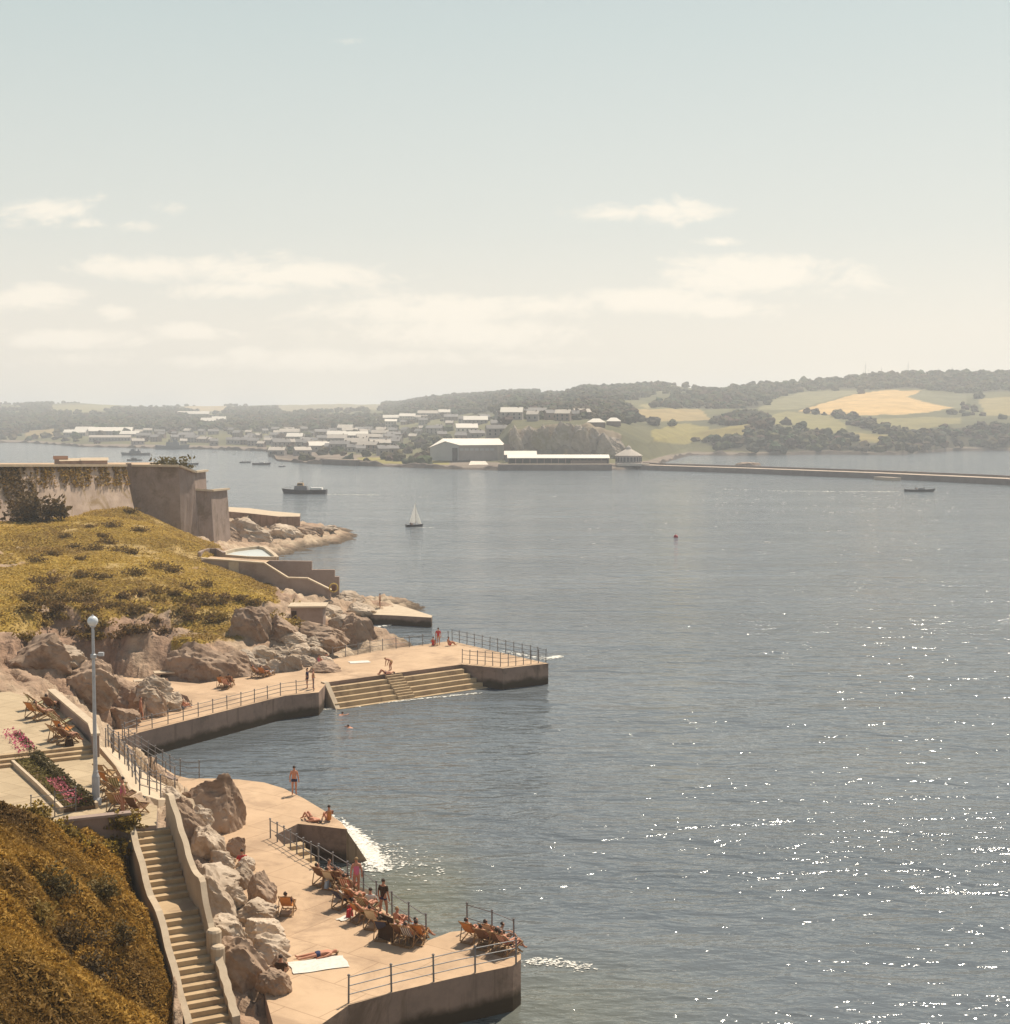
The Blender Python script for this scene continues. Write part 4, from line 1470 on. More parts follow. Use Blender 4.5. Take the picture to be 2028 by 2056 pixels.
# floor between front and back walls
MB().add([PD(408, 1124, 170.3), PD(530, 1132, 170.3), (PD(530, 1132, 170.3)[0], 174.6, PD(530, 1132, 170.3)[2]), (PD(408, 1124, 170.3)[0], 174.6, PD(408, 1124, 170.3)[2])], [(0, 1, 2, 3)]).build('passage_floor', M['deck'], sw)
# curved pool terrace behind
pz = 6.3
pp_ = [P(a, b, pz)[:2] for a, b in [(452, 1118), (450, 1112), (468, 1107), (498, 1103), (520, 1101), (532, 1103), (550, 1116), (556, 1123), (500, 1122)]]
pool = empty('paddling_pool', (*pp_[0], pz), label='pale round-ended paddling pool behind the stepped wall', cat='pool')
pv = Vector((*pp_[0], pz))
M['pool'] = mat('pale_pool_floor', (0.55, 0.56, 0.52), 0.3, .05, 1, (0.48, .5, .48), 0.05, 3)
MB().prism([(x - pv.x, y - pv.y) for x, y in pp_], -6, -.06).build('basin', [M['pool']], pool)
mb = MB()
for i in range(len(pp_)):
    a, b = pp_[i], pp_[(i + 1) % len(pp_)]
    mb.bar(Vector((*a, pz + .1)) - pv, Vector((*b, pz + .1)) - pv, .5, .45)
mb.build('rim', M['coping'], pool)
cwv = [P(a, b, 7.0) for a, b in [(400, 1112), (408, 1107), (420, 1104), (436, 1104), (450, 1112)]]
cvo = empty('curved_wall', cwv[0], label='low curved pale wall where the grass meets the pool', cat='wall')
mb = MB()
for a, b in zip(cwv[:-1], cwv[1:]):
    mb.bar(Vector(a) - Vector(cwv[0]) + Vector((0, 0, -1)), Vector(b) - Vector(cwv[0]) + Vector((0, 0, -1)), .4, 2.4)
mb.build('wall', M['render'], cvo)

# shelter with flat roof
sh = empty('shelter', PD(616, 1248, 146), label='small flat-roofed concrete shelter among the rocks below the stepped wall', cat='shelter')
so0 = Vector(PD(616, 1248, 146))
w_ = 65 * 146 / FPX
MB().box((0, 1.2, .35), (w_, 2.4, 2.2)).build('walls', M['render'], sh)
MB().box((0.0, 1.3, 1.53), (w_ + .6, 3.2, .18), .05).build('roof', M['coping'], sh)
MB().box((-w_ / 2 + .35, -.02, .3), (.5, .1, 1.6)).build('door', M['c_dark brown'], sh)

# landing stage on the point
lpoly = PL([(700, 1206), (745, 1203), (790, 1212), (812, 1218), (868, 1236), (866, 1240), (800, 1236), (752, 1234), (716, 1226)], 1.15)
slab('landing_stage', lpoly, -3, 1.15, M['coping'], M['seawall'], kind='structure', label='pale concrete landing stage on the rocky point')
# quay on the citadel point
qpoly = PL([(426, 1024), (440, 1017), (500, 1020), (545, 1026), (603, 1031), (602, 1037), (560, 1037), (505, 1031)], 5.0)
slab('citadel_quay', qpoly, 0, 5.0, M['coping'], M['seawall'], kind='structure', label='small stone quay on the rocky point below the citadel')
# raised slabs in the alcove of the terrace
for i, (a, b, w, d, h, lb) in enumerate([(335, 1362, 2.2, 1.2, .55, 'raised pale concrete slab on legs in the terrace alcove'), (300, 1372, 2.6, .9, .25, 'low concrete plinth left of the raised slab in the alcove')]):
    x, y, z_ = P(a, b, ZD)
    rb = empty('concrete_slab', (x, y, ZD), .35, label=lb, cat='slab')
    MB().box((0, 0, h), (w, d, .14)).build('top', M['coping'], rb, .02)
    MB().box((-w * .35, 0, h / 2 - .03), (.25, d * .8, h - .08)).box((w * .35, 0, h / 2 - .03), (.25, d * .8, h - .08)).build('support', M['seawall'], rb)
ORD = ['first', 'second', 'third', 'fourth', 'fifth', 'sixth', 'seventh', 'eighth', 'ninth', 'tenth', 'eleventh', 'twelfth', 'thirteenth', 'fourteenth']
# ================================================================== THINGS
# ------------------------------------------------------------------ where the sight line of a picture point meets the ground
def inpoly(x, y, poly):
    return bool(poly_mask(np.array([x]), np.array([y]), poly)[0])


def ground_z(x, y):
    z = float(hgt(np.array([x]), np.array([y]))[0])
    for poly, zt in ((PROM, ZD), (TERR, ZD), (WALK, ZD), (lpoly, 1.15), (qpoly, 5.0), ([tuple(p) for p in UP], ZU + .485), (PLAZA, ZU)):
        if inpoly(x, y, poly):
            return max(z, zt)
    return max(z, 0.0)


def ground_hit(px, py):
    d = ray(px, py)
    ys = np.exp(np.linspace(math.log(38), math.log(344), 1400))
    xs = d[0] / d[1] * ys
    zs = CAMH + d[2] / d[1] * ys
    g = np.maximum(hgt(xs, ys), 0.0)
    for poly, zt in ((PROM, ZD), (TERR, ZD), (WALK, ZD), (lpoly, 1.15), (qpoly, 5.0), (PLAZA, ZU), ([tuple(p) for p in UP], ZU + .485)):
        mk = poly_mask(xs, ys, poly)
        g = np.where(mk, np.maximum(g, zt), g)
    k = int(np.argmax(zs <= g + 1e-3))
    return float(xs[k]), float(ys[k]), float(g[k])


# ------------------------------------------------------------------ boulders
RV, RF = ico(5)


def rock_mesh(w, h, d, seed, matl, facets=15, rough=.16):
    r = np.random.default_rng(seed)
    nrm = r.normal(size=(facets, 3))
    nrm[:, 2] = np.abs(nrm[:, 2]) * .7 + r.uniform(-.5, .4, facets)
    nrm /= np.linalg.norm(nrm, axis=1)[:, None]
    hh = r.uniform(.62, 1.0, facets)
    dt = RV @ nrm.T
    rad = np.where(dt > .05, hh[None] / np.maximum(dt, .05), 9).min(1)
    rad = np.minimum(rad, 1.12)
    v = RV * rad[:, None]
    off = r.uniform(0, 50)
    nn = fbm(v[:, 0] * 2.2 + off + v[:, 2], v[:, 1] * 2.2 - off + v[:, 2] * 1.7, 4, seed % 97, True)
    n2 = fbm(v[:, 0] * 6 + off, v[:, 2] * 7 + v[:, 1] * 5, 3, seed % 89)
    v = v * (1 + nn * rough * 2.2 + n2 * rough)[:, None]
    v = v / np.abs(v).max(0)
    co = v * np.array((w / 2, d / 2, h * .62))
    me = bpy.data.meshes.new('boulder')
    me.from_pydata(co.tolist(), [], RF.tolist())
    me.materials.append(matl)
    me.polygons.foreach_set('use_smooth', [True] * len(me.polygons))
    try:
        me.set_sharp_from_angle(angle=R(28))
    except Exception:
        pass
    me.update()
    return me


RS = [100]


def boulder(px, py, wpx, hpx, label, matl='rock', group=None, name='boulder', dep=.85, tilt=.15, lift=.0):
    """rock whose foot is at picture point (px,py)"""
    x, y, z = ground_hit(px, py)
    w, h = wpx * y / FPX, hpx * y / FPX
    RS[0] += 7
    y2 = y + w * dep * .4
    x2 = x / y * y2
    o = bpy.data.objects.new(name, rock_mesh(w, h * 1.25, w * dep, RS[0], M[matl]))
    link(o)
    o.location = (x2, y2, z + h * (.36 if y < 95 else .22) + lift)
    if y >= 95:
        o.scale = (1.2, 1.2, 1.12)
    r_ = random.Random(RS[0])
    o.rotation_euler = (r_.uniform(-tilt, tilt), r_.uniform(-tilt, tilt), r_.uniform(-.5, .5))
    return setp(o, label, 'rock', group)


random.seed(11)
boulder(440, 1676, 150, 122, 'largest brown boulder standing on the inner edge of the promenade', 'rock_brown', dep=.8)
boulder(374, 1694, 84, 72, 'brown boulder wedged against the stair parapet below the largest boulder', 'rock_brown')
boulder(412, 1728, 88, 62, 'tan rounded boulder just below the largest brown boulder', 'rock')
boulder(442, 1748, 62, 40, 'small tan boulder with a dark undercut above the flat white slab', 'rock')
boulder(474, 1722, 48, 44, 'small grey brown boulder at the promenade edge below the largest one', 'rock_brown')
boulder(425, 1800, 150, 46, 'broad flat white rock slab halfway down beside the stairs', 'rock', dep=1.0, tilt=.06)
boulder(488, 1786, 66, 50, 'white knobbly rock at the deck end of the flat slab', 'rock')
boulder(526, 1818, 68, 60, 'grey brown round boulder jutting onto the promenade midway along', 'rock_brown')
boulder(424, 1856, 124, 96, 'big pointed tan boulder beside the lower flight of stairs', 'rock')
boulder(470, 1826, 60, 44, 'white block between the flat slab and the pointed tan boulder', 'rock')
boulder(515, 1858, 100, 48, 'white cracked rock behind the seated sunbather', 'rock')
boulder(450, 1912, 118, 74, 'long grey boulder with a pale back above the last stairs', 'rock')
boulder(535, 1898, 92, 50, 'white boulder with a dark hollow at the deck edge', 'rock')
boulder(470, 1985, 150, 96, 'brown ribbed boulder at the very foot of the rocks beside the stairs', 'rock_brown', dep=.7)
boulder(542, 1936, 100, 50, 'pale flat-topped rock in front of the white hollow boulder', 'rock')
boulder(392, 1775, 50, 34, 'small dark rock beside the rounded newel of the stairs', 'rock_brown')
boulder(366, 1650, 54, 44, 'small brown rock beside the top of the stair parapet', 'rock_brown')
boulder(552, 2000, 80, 56, 'brown rock below the seated dark figure at the bottom', 'rock_brown')
boulder(560, 1960, 46, 40, 'narrow dark rock at the bottom edge of the rock bank', 'rock_brown')
boulder(402, 1660, 60, 40, 'tan rock filling the gap left of the largest boulder', 'rock')
boulder(398, 1900, 50, 40, 'pale rock touching the side of the lower stairs', 'rock')
boulder(492, 1752, 44, 30, 'pale rock where the flat slab meets the promenade', 'rock')
boulder(345, 1612, 60, 26, 'low grey rock on the pale bank above the bay walkway', 'rock')
boulder(300, 1442, 84, 62, 'ribbed brown crag foot rising straight from the narrow walkway', 'rock_brown')
boulder(250, 1462, 70, 44, 'brown crag foot at the left end of the narrow walkway', 'rock_brown')
# terrace rocks
boulder(395, 1372, 150, 74, 'large smooth brown rock face carrying the lifebuoy behind the far terrace', 'rock_brown', dep=.7)
boulder(468, 1362, 90, 52, 'brown rock with a flat grey side right of the lifebuoy', 'rock_brown', dep=.8)
for i, (a, b, w, h) in enumerate(sorted([(515, 1352, 42, 30), (548, 1350, 40, 26), (582, 1348, 44, 32), (560, 1322, 60, 26), (612, 1338, 46, 24), (520, 1322, 56, 24), (600, 1312, 50, 22),
                                  (640, 1318, 40, 18), (585, 1296, 60, 22), (655, 1334, 34, 14), (490, 1330, 50, 24), (630, 1300, 44, 20)])):
    boulder(a, b, w, h, f'pale broken rock heaped behind the far terrace, {ORD[i]} from the left', 'rock', 'rocks at the back of the terrace')
boulder(655, 1352, 60, 20, 'low dark rock lying on the pale deck near the top of the bathing steps', 'rock_brown')
for (a, b, w, h, lb, mt) in [(85, 1345, 130, 70, 'brown crag at the left edge above the upper plaza', 'rock_brown'), (165, 1405, 130, 80, 'brown slabby crag behind the lamp post', 'rock_brown'),
                             (245, 1425, 110, 64, 'brown crag just right of the lamp post above the narrow walkway', 'rock_brown'), (305, 1420, 74, 46, 'small crag with pale ledges near the end of the ridge', 'rock'),
                             (345, 1426, 52, 36, 'last pale rock of the ridge standing on the terrace', 'rock'), (120, 1340, 90, 44, 'pale topped crag on the ridge left of the lamp post', 'rock')]:
    boulder(a, b, w, h, lb, mt)
for (a, b, w, h, lb, mt) in [(640, 1296, 110, 48, 'grey brown sea rock below the flat-roofed shelter', 'rock_brown'), (718, 1292, 78, 58, 'dark rounded sea rock at the tip below the shelter', 'rock_brown'),
                             (690, 1262, 70, 32, 'grey rock beside the shelter overlooking the landing', 'rock'), (720, 1236, 60, 22, 'low rock between shelter and landing stage', 'rock'),
                             (660, 1238, 60, 24, 'pale rock right of the shelter roof', 'rock'), (500, 1285, 90, 60, 'brown cliff buttress below the grass edge', 'rock_brown'),
                             (570, 1288, 80, 48, 'brown cliff foot left of the sea rocks', 'rock_brown'), (700, 1206, 60, 14, 'thin rock ledge at the foot of the stepped wall', 'rock')]:
    boulder(a, b, w, h, lb, mt)
for (a, b, w, h, lb) in [(440, 1084, 80, 34, 'brown rock at the landward end of the citadel point'), (500, 1084, 100, 40, 'large fissured rock in the middle of the citadel point'),
                         (565, 1080, 80, 30, 'fissured rock right of the middle of the citadel point'), (615, 1072, 60, 22, 'dark rock towards the seaward end of the citadel point'),
                         (652, 1066, 52, 10, 'low rock at the very tip of the citadel point')]:
    boulder(a, b, w, h, lb, 'rock_brown' if 'dark' in lb or 'brown' in lb else 'rock', dep=.7)

# ------------------------------------------------------------------ people
def skin_mesh(name, joints, edges, root, mt, sub=2):
    me = bpy.data.meshes.new(name)
    ks = list(joints)
    me.from_pydata([joints[k][0] for k in ks], [(ks.index(a), ks.index(b)) for a, b in edges], [])
    o = bpy.data.objects.new(name, me)
    COL.objects.link(o)
    o.modifiers.new('s', 'SKIN')
    sv = me.skin_vertices[0].data
    for i, k in enumerate(ks):
        r_ = joints[k][1]
        sv[i].radius = (r_, r_) if np.isscalar(r_) else r_
        sv[i].use_root = (k == root)
    o.modifiers['s'].use_smooth_shade = True
    m2 = o.modifiers.new('u', 'SUBSURF')
    m2.levels = m2.render_levels = sub
    dg = bpy.context.evaluated_depsgraph_get()
    dg.update()
    out = bpy.data.meshes.new_from_object(o.evaluated_get(dg))
    out.name = name
    out.materials.clear()
    out.materials.append(mt)
    bpy.data.objects.remove(o)
    return out


def pose(kind):
    J = {}
    if kind.startswith('stand'):
        hipz = .94
        J.update(pelvis=((0, 0, hipz), .135), waist=((0, 0, 1.12), .115), chest=((0, 0, 1.32), .145), neck=((0, .0, 1.47), .055), jaw=((0, .025, 1.56), .07),
                 head=((0, .02, 1.64), .088), crown=((0, .005, 1.71), .06), nose=((0, .105, 1.62), .018))
        for s, n in ((-1, 'l'), (1, 'r')):
            J[n + 'sh'] = ((s * .175, 0, 1.40), .062)
            if kind == 'stand_hips':
                J[n + 'el'] = ((s * .36, -.05, 1.18), .042)
                J[n + 'wr'] = ((s * .20, .06, 1.0), .032)
                J[n + 'pa'] = ((s * .17, .10, .97), .035)
                hd = Vector((-s * .5, .8, -.3))
            else:
                J[n + 'el'] = ((s * .245, -.03, 1.13), .042)
                J[n + 'wr'] = ((s * .265, .05, .89), .032)
                J[n + 'pa'] = ((s * .265, .07, .83), .036)
                hd = Vector((0, .15, -1))
            J[n + '_hd'] = hd
            J[n + 'hp'] = ((s * .095, 0, .88), .095)
            st_ = .10 if kind == 'stand_step' else .02
            J[n + 'kn'] = ((s * .10, st_ * s + .02, .49), .062)
            J[n + 'an'] = ((s * .105, st_ * s * 1.4 - .02, .09), .042)
            J[n + 'to'] = ((s * .12, st_ * s * 1.4 + .14, .035), .034)
    elif kind == 'chair':
        J.update(pelvis=((0, -.02, .42), .135), waist=((0, -.16, .55), .12), chest=((0, -.31, .72), .145), neck=((0, -.41, .87), .055), jaw=((0, -.43, .95), .07),
                 head=((0, -.46, 1.02), .088), crown=((0, -.50, 1.08), .06), nose=((0, -.365, 1.02), .018))
        for s, n in ((-1, 'l'), (1, 'r')):
            J[n + 'sh'] = ((s * .175, -.36, .80), .062)
            J[n + 'el'] = ((s * .27, -.20, .58), .042)
            J[n + 'wr'] = ((s * .22, .04, .56), .032)
            J[n + 'pa'] = ((s * .18, .10, .56), .036)
            J[n + '_hd'] = Vector((-s * .2, 1, 0))
            J[n + 'hp'] = ((s * .095, .04, .41), .095)
            J[n + 'kn'] = ((s * .11, .46, .50), .062)
            J[n + 'an'] = ((s * .12, .74, .12), .042)
            J[n + 'to'] = ((s * .13, .90, .05), .034)
    elif kind == 'sit':
        J.update(pelvis=((0, 0, .13), .135), waist=((0, -.08, .30), .115), chest=((0, -.13, .50), .145), neck=((0, -.10, .66), .055), jaw=((0, -.06, .75), .07),
                 head=((0, -.06, .83), .088), crown=((0, -.08, .90), .06), nose=((0, .03, .81), .018))
        for s, n in ((-1, 'l'), (1, 'r')):
            J[n + 'sh'] = ((s * .175, -.13, .58), .062)
            J[n + 'el'] = ((s * .25, .03, .40), .042)
            J[n + 'wr'] = ((s * .16, .24, .44), .032)
            J[n + 'pa'] = ((s * .12, .30, .46), .036)
            J[n + '_hd'] = Vector((-s * .6, .8, 0))
            J[n + 'hp'] = ((s * .095, .05, .13), .095)
            J[n + 'kn'] = ((s * .12, .42, .42), .062)
            J[n + 'an'] = ((s * .11, .66, .09), .042)
            J[n + 'to'] = ((s * .12, .82, .035), .034)
    elif kind in ('lie', 'lie_knee'):
        J.update(pelvis=((0, 0, .13), .13), waist=((0, -.2, .12), .115), chest=((0, -.40, .14), .145), neck=((0, -.56, .13), .055), jaw=((0, -.65, .14), .07),
                 head=((0, -.73, .13), .088), crown=((0, -.80, .12), .06), nose=((0, -.715, .225), .018))
        for s, n in ((-1, 'l'), (1, 'r')):
            J[n + 'sh'] = ((s * .175, -.47, .13), .062)
            J[n + 'el'] = ((s * .28, -.22, .09), .042)
            J[n + 'wr'] = ((s * .27, .03, .06), .032)
            J[n + 'pa'] = ((s * .26, .10, .05), .036)
            J[n + '_hd'] = Vector((0, 1, -.1))
            J[n + 'hp'] = ((s * .095, .06, .12), .095)
            if kind == 'lie_knee':
                J[n + 'kn'] = ((s * .11, .38, .44), .062)
                J[n + 'an'] = ((s * .11, .62, .09), .042)
                J[n + 'to'] = ((s * .12, .77, .04), .034)
            else:
                J[n + 'kn'] = ((s * .12, .46, .10), .062)
                J[n + 'an'] = ((s * .14, .88, .07), .042)
                J[n + 'to'] = ((s * .17, .97, .15), .034)
    elif kind == 'bend':
        J.update(pelvis=((0, -.12, .86), .135), waist=((0, .06, .98), .115), chest=((0, .26, 1.02), .145), neck=((0, .40, 1.03), .055), jaw=((0, .48, 1.0), .07),
                 head=((0, .55, 1.02), .088), crown=((0, .61, 1.05), .06), nose=((0, .58, .92), .018))
        for s, n in ((-1, 'l'), (1, 'r')):
            J[n + 'sh'] = ((s * .175, .33, 1.0), .062)
            J[n + 'el'] = ((s * .22, .36, .72), .042)
            J[n + 'wr'] = ((s * .16, .44, .50), .032)
            J[n + 'pa'] = ((s * .14, .46, .44), .036)
            J[n + '_hd'] = Vector((0, .2, -1))
            J[n + 'hp'] = ((s * .095, -.10, .82), .095)
            J[n + 'kn'] = ((s * .11, .04, .46), .062)
            J[n + 'an'] = ((s * .11, -.04, .09), .042)
            J[n + 'to'] = ((s * .12, .12, .035), .034)
    elif kind == 'swim':
        J.update(pelvis=((0, -.55, -.12), .13), waist=((0, -.35, -.08), .115), chest=((0, -.15, -.02), .145), neck=((0, 0, .03), .055), jaw=((0, .06, .09), .07),
                 head=((0, .07, .16), .088), crown=((0, .04, .23), .06), nose=((0, .155, .15), .018))
        for s, n in ((-1, 'l'), (1, 'r')):
            J[n + 'sh'] = ((s * .175, -.07, .0), .062)
            J[n + 'el'] = ((s * .34, .14, .03 if s > 0 else -.05), .042)
            J[n + 'wr'] = ((s * .30, .40, .05 if s > 0 else -.05), .032)
            J[n + 'pa'] = ((s * .28, .47, .04 if s > 0 else -.05), .036)
            J[n + '_hd'] = Vector((0, 1, -.1))
            J[n + 'hp'] = ((s * .095, -.62, -.14), .095)
            J[n + 'kn'] = ((s * .12, -1.0, -.2), .062)
            J[n + 'an'] = ((s * .12, -1.4, -.22), .042)
            J[n + 'to'] = ((s * .13, -1.55, -.2), .034)
    return J


E_BODY = [('pelvis', 'waist'), ('waist', 'chest'), ('chest', 'neck'), ('neck', 'jaw'), ('jaw', 'head'), ('head', 'crown'), ('head', 'nose')]
for n in 'lr':
    E_BODY += [('chest', n + 'sh'), (n + 'sh', n + 'el'), (n + 'el', n + 'wr'), (n + 'wr', n + 'pa'), ('pelvis', n + 'hp'), (n + 'hp', n + 'kn'), (n + 'kn', n + 'an'), (n + 'an', n + 'to')]
PM = {}


def body_meshes(kind):
    if kind in PM:
        return PM[kind]
    J = pose(kind)
    hd = {n: J.pop(n + '_hd') for n in 'lr'}
    ed = list(E_BODY)
    for s, n in ((-1, 'l'), (1, 'r')):
        p = Vector(J[n + 'pa'][0])
        d = hd[n].normalized()
        side = d.cross(Vector((0, 0, 1)))
        if side.length < .2:
            side = Vector((1, 0, 0))
        side.normalize()
        for f in range(4):
            b0 = p + side * (f - 1.5) * .019 + d * .035
            ln = (.055, .065, .06, .045)[f]
            J[f'{n}f{f}'] = (tuple(b0), .0095)
            J[f'{n}g{f}'] = (tuple(b0 + d * ln + Vector((0, 0, -.012))), .007)
            ed += [(n + 'pa', f'{n}f{f}'), (f'{n}f{f}', f'{n}g{f}')]
        J[n + 'th'] = (tuple(p + side * .045 * -s + d * .02), .010)
        ed += [(n + 'wr', n + 'th')]
    body = skin_mesh('body', J, ed, 'pelvis', M['skin'])
    g = .014
    up = {}

    def mid(a, b, f):
        pa_, pb_ = Vector(J[a][0]), Vector(J[b][0])
        return tuple(pa_ + (pb_ - pa_) * f)
    T = {'pelvis': (J['pelvis'][0], .150), 'waist': (mid('pelvis', 'waist', .55), .135)}
    e = [('pelvis', 'waist')]
    for n in 'lr':
        T[n + 'hp'] = (J[n + 'hp'][0], .112)
        T[n + 'th'] = (mid(n + 'hp', n + 'kn', .32), .092)
        e += [('pelvis', n + 'hp'), (n + 'hp', n + 'th')]
    trunks = skin_mesh('trunks', T, e, 'pelvis', M['c_navy'])
    S = {'pelvis': (J['pelvis'][0], .150), 'waist': (J['waist'][0], .132), 'chest': (J['chest'][0], .160)}
    e = [('pelvis', 'waist'), ('waist', 'chest')]
    for n in 'lr':
        S[n + 'hp'] = (mid('pelvis', n + 'hp', .7), .108)
        S[n + 'sh'] = (mid('chest', n + 'sh', .75), .075)
        e += [('pelvis', n + 'hp'), ('chest', n + 'sh')]
    suit = skin_mesh('swimsuit', S, e, 'pelvis', M['c_red'])
    S = dict(S)
    for n in 'lr':
        S[n + 'sh'] = (J[n + 'sh'][0], .078)
        S[n + 'el'] = (mid(n + 'sh', n + 'el', .8), .060)
        e.append((n + 'sh', n + 'el'))
    shirt = skin_mesh('shirt', S, e, 'pelvis', M['c_white'])
    # hair: a cap over crown and back of the head
    c = Vector(J['head'][0])
    upv = (Vector(J['crown'][0]) - Vector(J['jaw'][0])).normalized()
    fw = (Vector(J['nose'][0]) - c)
    fw = (fw - upv * fw.dot(upv)).normalized()
    rt = fw.cross(upv)
    vs, fs = [], []
    for v in IV:
        p = Vector(v)
        if p.z < -.3 or (p.y > .45 and p.z < .55):
            vs.append(c - fw * .02)
        else:
            vs.append(c + (rt * p.x * .098 + fw * p.y * .112 + upv * (p.z * .118 + .012)) - fw * .012)
    hm = bpy.data.meshes.new('hair')
    hm.from_pydata(vs, [], IF.tolist())
    hm.materials.append(M['hair'])
    hm.polygons.foreach_set('use_smooth', [True] * len(hm.polygons))
    PM[kind] = (body, trunks, suit, shirt, hm)
    return PM[kind]


def child(name, me, parent, mt=None):
    o = bpy.data.objects.new(name, me)
    link(o, parent)
    if mt is not None:
        o.material_slots[0].link = 'OBJECT'
        o.material_slots[0].material = mt
    return o


def person(kind, loc_, rz, label, wear='trunks', colour='navy', skin='skin', hair='hair', shirt=None, group=None, sc=1.0):
    b, t_, su, sh_, h = body_meshes(kind)
    r_ = empty('person', loc_, rz, label=label, cat='person', group=group)
    r_.scale = (sc,) * 3
    child('body', b, r_, M[skin])
    child('hair', h, r_, M[hair])
    if wear == 'trunks':
        child('trunks', t_, r_, M['c_' + colour])
    else:
        child('swimsuit', su, r_, M['c_' + colour])
    if shirt:
        child('shirt', sh_, r_, M['c_' + shirt])
    return r_


SUNZ = math.atan2(SDIR.y, SDIR.x) - math.pi / 2       # heading that faces the sun (local +Y)

# ------------------------------------------------------------------ deckchairs
def stripe_mat(name, a, b, w=9.0):
    m_ = bpy.data.materials.new(name)
    m_.use_nodes = True
    t_ = m_.node_tree
    n = NT(t_)
    bs_ = t_.nodes['Principled BSDF']
    g = n.n('ShaderNodeTexCoord').outputs['Object']
    sx = n.n('ShaderNodeSeparateXYZ')
    t_.links.new(g, sx.inputs[0])
    f = n.mapr(n.m('SINE', n.m('MULTIPLY', sx.outputs[0], w * 6.283)), -.15, .15)
    t_.links.new(n.mix(f, a, b), bs_.inputs['Base Color'])
    bs_.inputs['Roughness'].default_value = .9
    return m_


CANV = {'orange': mat('canvas_orange', (.52, .21, .06), .9, .12, 5, None, 0), 'brown': mat('canvas_brown', (.17, .085, .045), .9, .12, 5, None, 0),
        'green striped': stripe_mat('canvas_green_stripe', (.15, .17, .07), (.55, .46, .30)), 'red striped': stripe_mat('canvas_red_stripe', (.42, .07, .05), (.60, .48, .36)),
        'blue striped': stripe_mat('canvas_blue_stripe', (.08, .10, .20), (.58, .50, .40)), 'tan': mat('canvas_tan', (.45, .29, .14), .9, .12, 5, None, 0),
        'cream': mat('canvas_cream', (.62, .52, .38), .9, .1, 5, None, 0), 'navy': mat('canvas_navy', (.05, .05, .09), .9, .1, 5, None, 0)}


def deckchair_proto():
    r_ = empty('deckchair', (0, 0, 0))
    mb = MB()
    for s in (-.30, .30):
        mb.bar((s, -.60, .97), (s, .48, .03), .035, .055)
    mb.bar((-.30, -.60, .95), (.30, -.60, .95), .04, .04).bar((-.30, .44, .06), (.30, .44, .06), .04, .04)
    mb.build('back_frame', M['wood'], r_)
    mb = MB()
    for s in (-.26, .26):
        mb.bar((s, .56, .45), (s, -.52, .03), .035, .05)
    mb.bar((-.26, .56, .44), (.26, .56, .44), .04, .04).bar((-.26, -.50, .04), (.26, -.50, .04), .04, .04)
    mb.build('seat_frame', M['wood'], r_)
    mb = MB()
    for s in (-.335, .335):
        mb.bar((s, -.28, .68), (s, -.44, .05), .03, .035)
    mb.bar((-.335, -.42, .07), (.335, -.42, .07), .03, .03)
    mb.build('prop', M['wood'], r_)
    return r_


CH0 = deckchair_proto()
pf = [(-.60, .96), (-.50, .78), (-.36, .58), (-.20, .42), (-.02, .33), (.16, .30), (.34, .33), (.48, .39), (.57, .45)]
cvb = MB()
for j, xx in enumerate((-.235, .235)):
    pass
vs = [(x_, y_, z_) for (y_, z_) in pf for x_ in (-.235, -.08, .08, .235)]
fs = [(i * 4 + j, i * 4 + j + 1, (i + 1) * 4 + j + 1, (i + 1) * 4 + j) for i in range(len(pf) - 1) for j in range(3)]
cvb.add(vs, fs)
cvb.smooth = True
CANV_ME = {k: cvb.mesh('canvas', m_) for k, m_ in CANV.items()}
child('canvas', CANV_ME['tan'], CH0)
FIRST = [True]


def deckchair(px, py, rz, colour, label, group, sitter=None):
    x, y, z = ground_hit(px, py)
    if FIRST[0]:
        o = CH0
        FIRST[0] = False
    else:
        o = copy_tree(CH0)
    o.location = (x, y, z + .004)
    o.rotation_euler = (0, 0, rz)
    for ch in o.children:
        if ch.name.startswith('canvas'):
            ch.data = CANV_ME[colour]
    setp(o, label, 'deckchair', group)
    if sitter:
        wear, col_, lab, skn, hr, shirt = sitter
        person('chair', (x, y, z + .03), rz, lab, wear, col_, skn, hr, shirt, 'sunbathers in deckchairs')
    return o


random.seed(21)
G1 = 'deckchairs along the promenade railing'
row = [(650, 1775, 'brown', ('suit', 'white', 'skin')), (668, 1783, 'cream', ('suit', 'pale blue', 'skin')), (682, 1782, 'brown', ('trunks', 'navy', 'skin2')), (700, 1797, 'red striped', ('suit', 'red', 'skin')),
       (690, 1822, 'navy', ('trunks', 'navy', 'skin2')), (712, 1820, 'orange', ('trunks', 'brown', 'skin')), (728, 1850, 'orange', ('trunks', 'green', 'skin')), (738, 1838, 'green striped', ('suit', 'pale blue', 'skin')),
       (752, 1862, 'cream', ('trunks', 'navy', 'skin')), (772, 1884, 'navy', ('suit', 'white', 'skin2')), (790, 1882, 'red striped', ('suit', 'pink', 'skin')), (808, 1892, 'brown', ('trunks', 'dark blue', 'skin')),
       (826, 1898, 'blue striped', ('suit', 'white', 'skin')), (842, 1893, 'orange', ('trunks', 'brown', 'skin2'))]
for i, (a, b, c, s_) in enumerate(row):
    lab = f'{c} deckchair, {ORD[i]} from the water steps in the row along the promenade railing'
    sit = None
    if s_:
        wd = 'swimsuit' if s_[0] == 'suit' else 'trunks'
        sit = (s_[0], s_[1], f'sunbather in {s_[1]} {wd} sitting in the {ORD[i]} promenade deckchair from the water steps', s_[2], random.choice(['hair', 'hair', 'hair2']), 'white' if i in (4, 9) else ('pale blue' if i == 11 else None))
    deckchair(a, b, SUNZ + random.uniform(-.35, .35), c, lab, G1, sit)
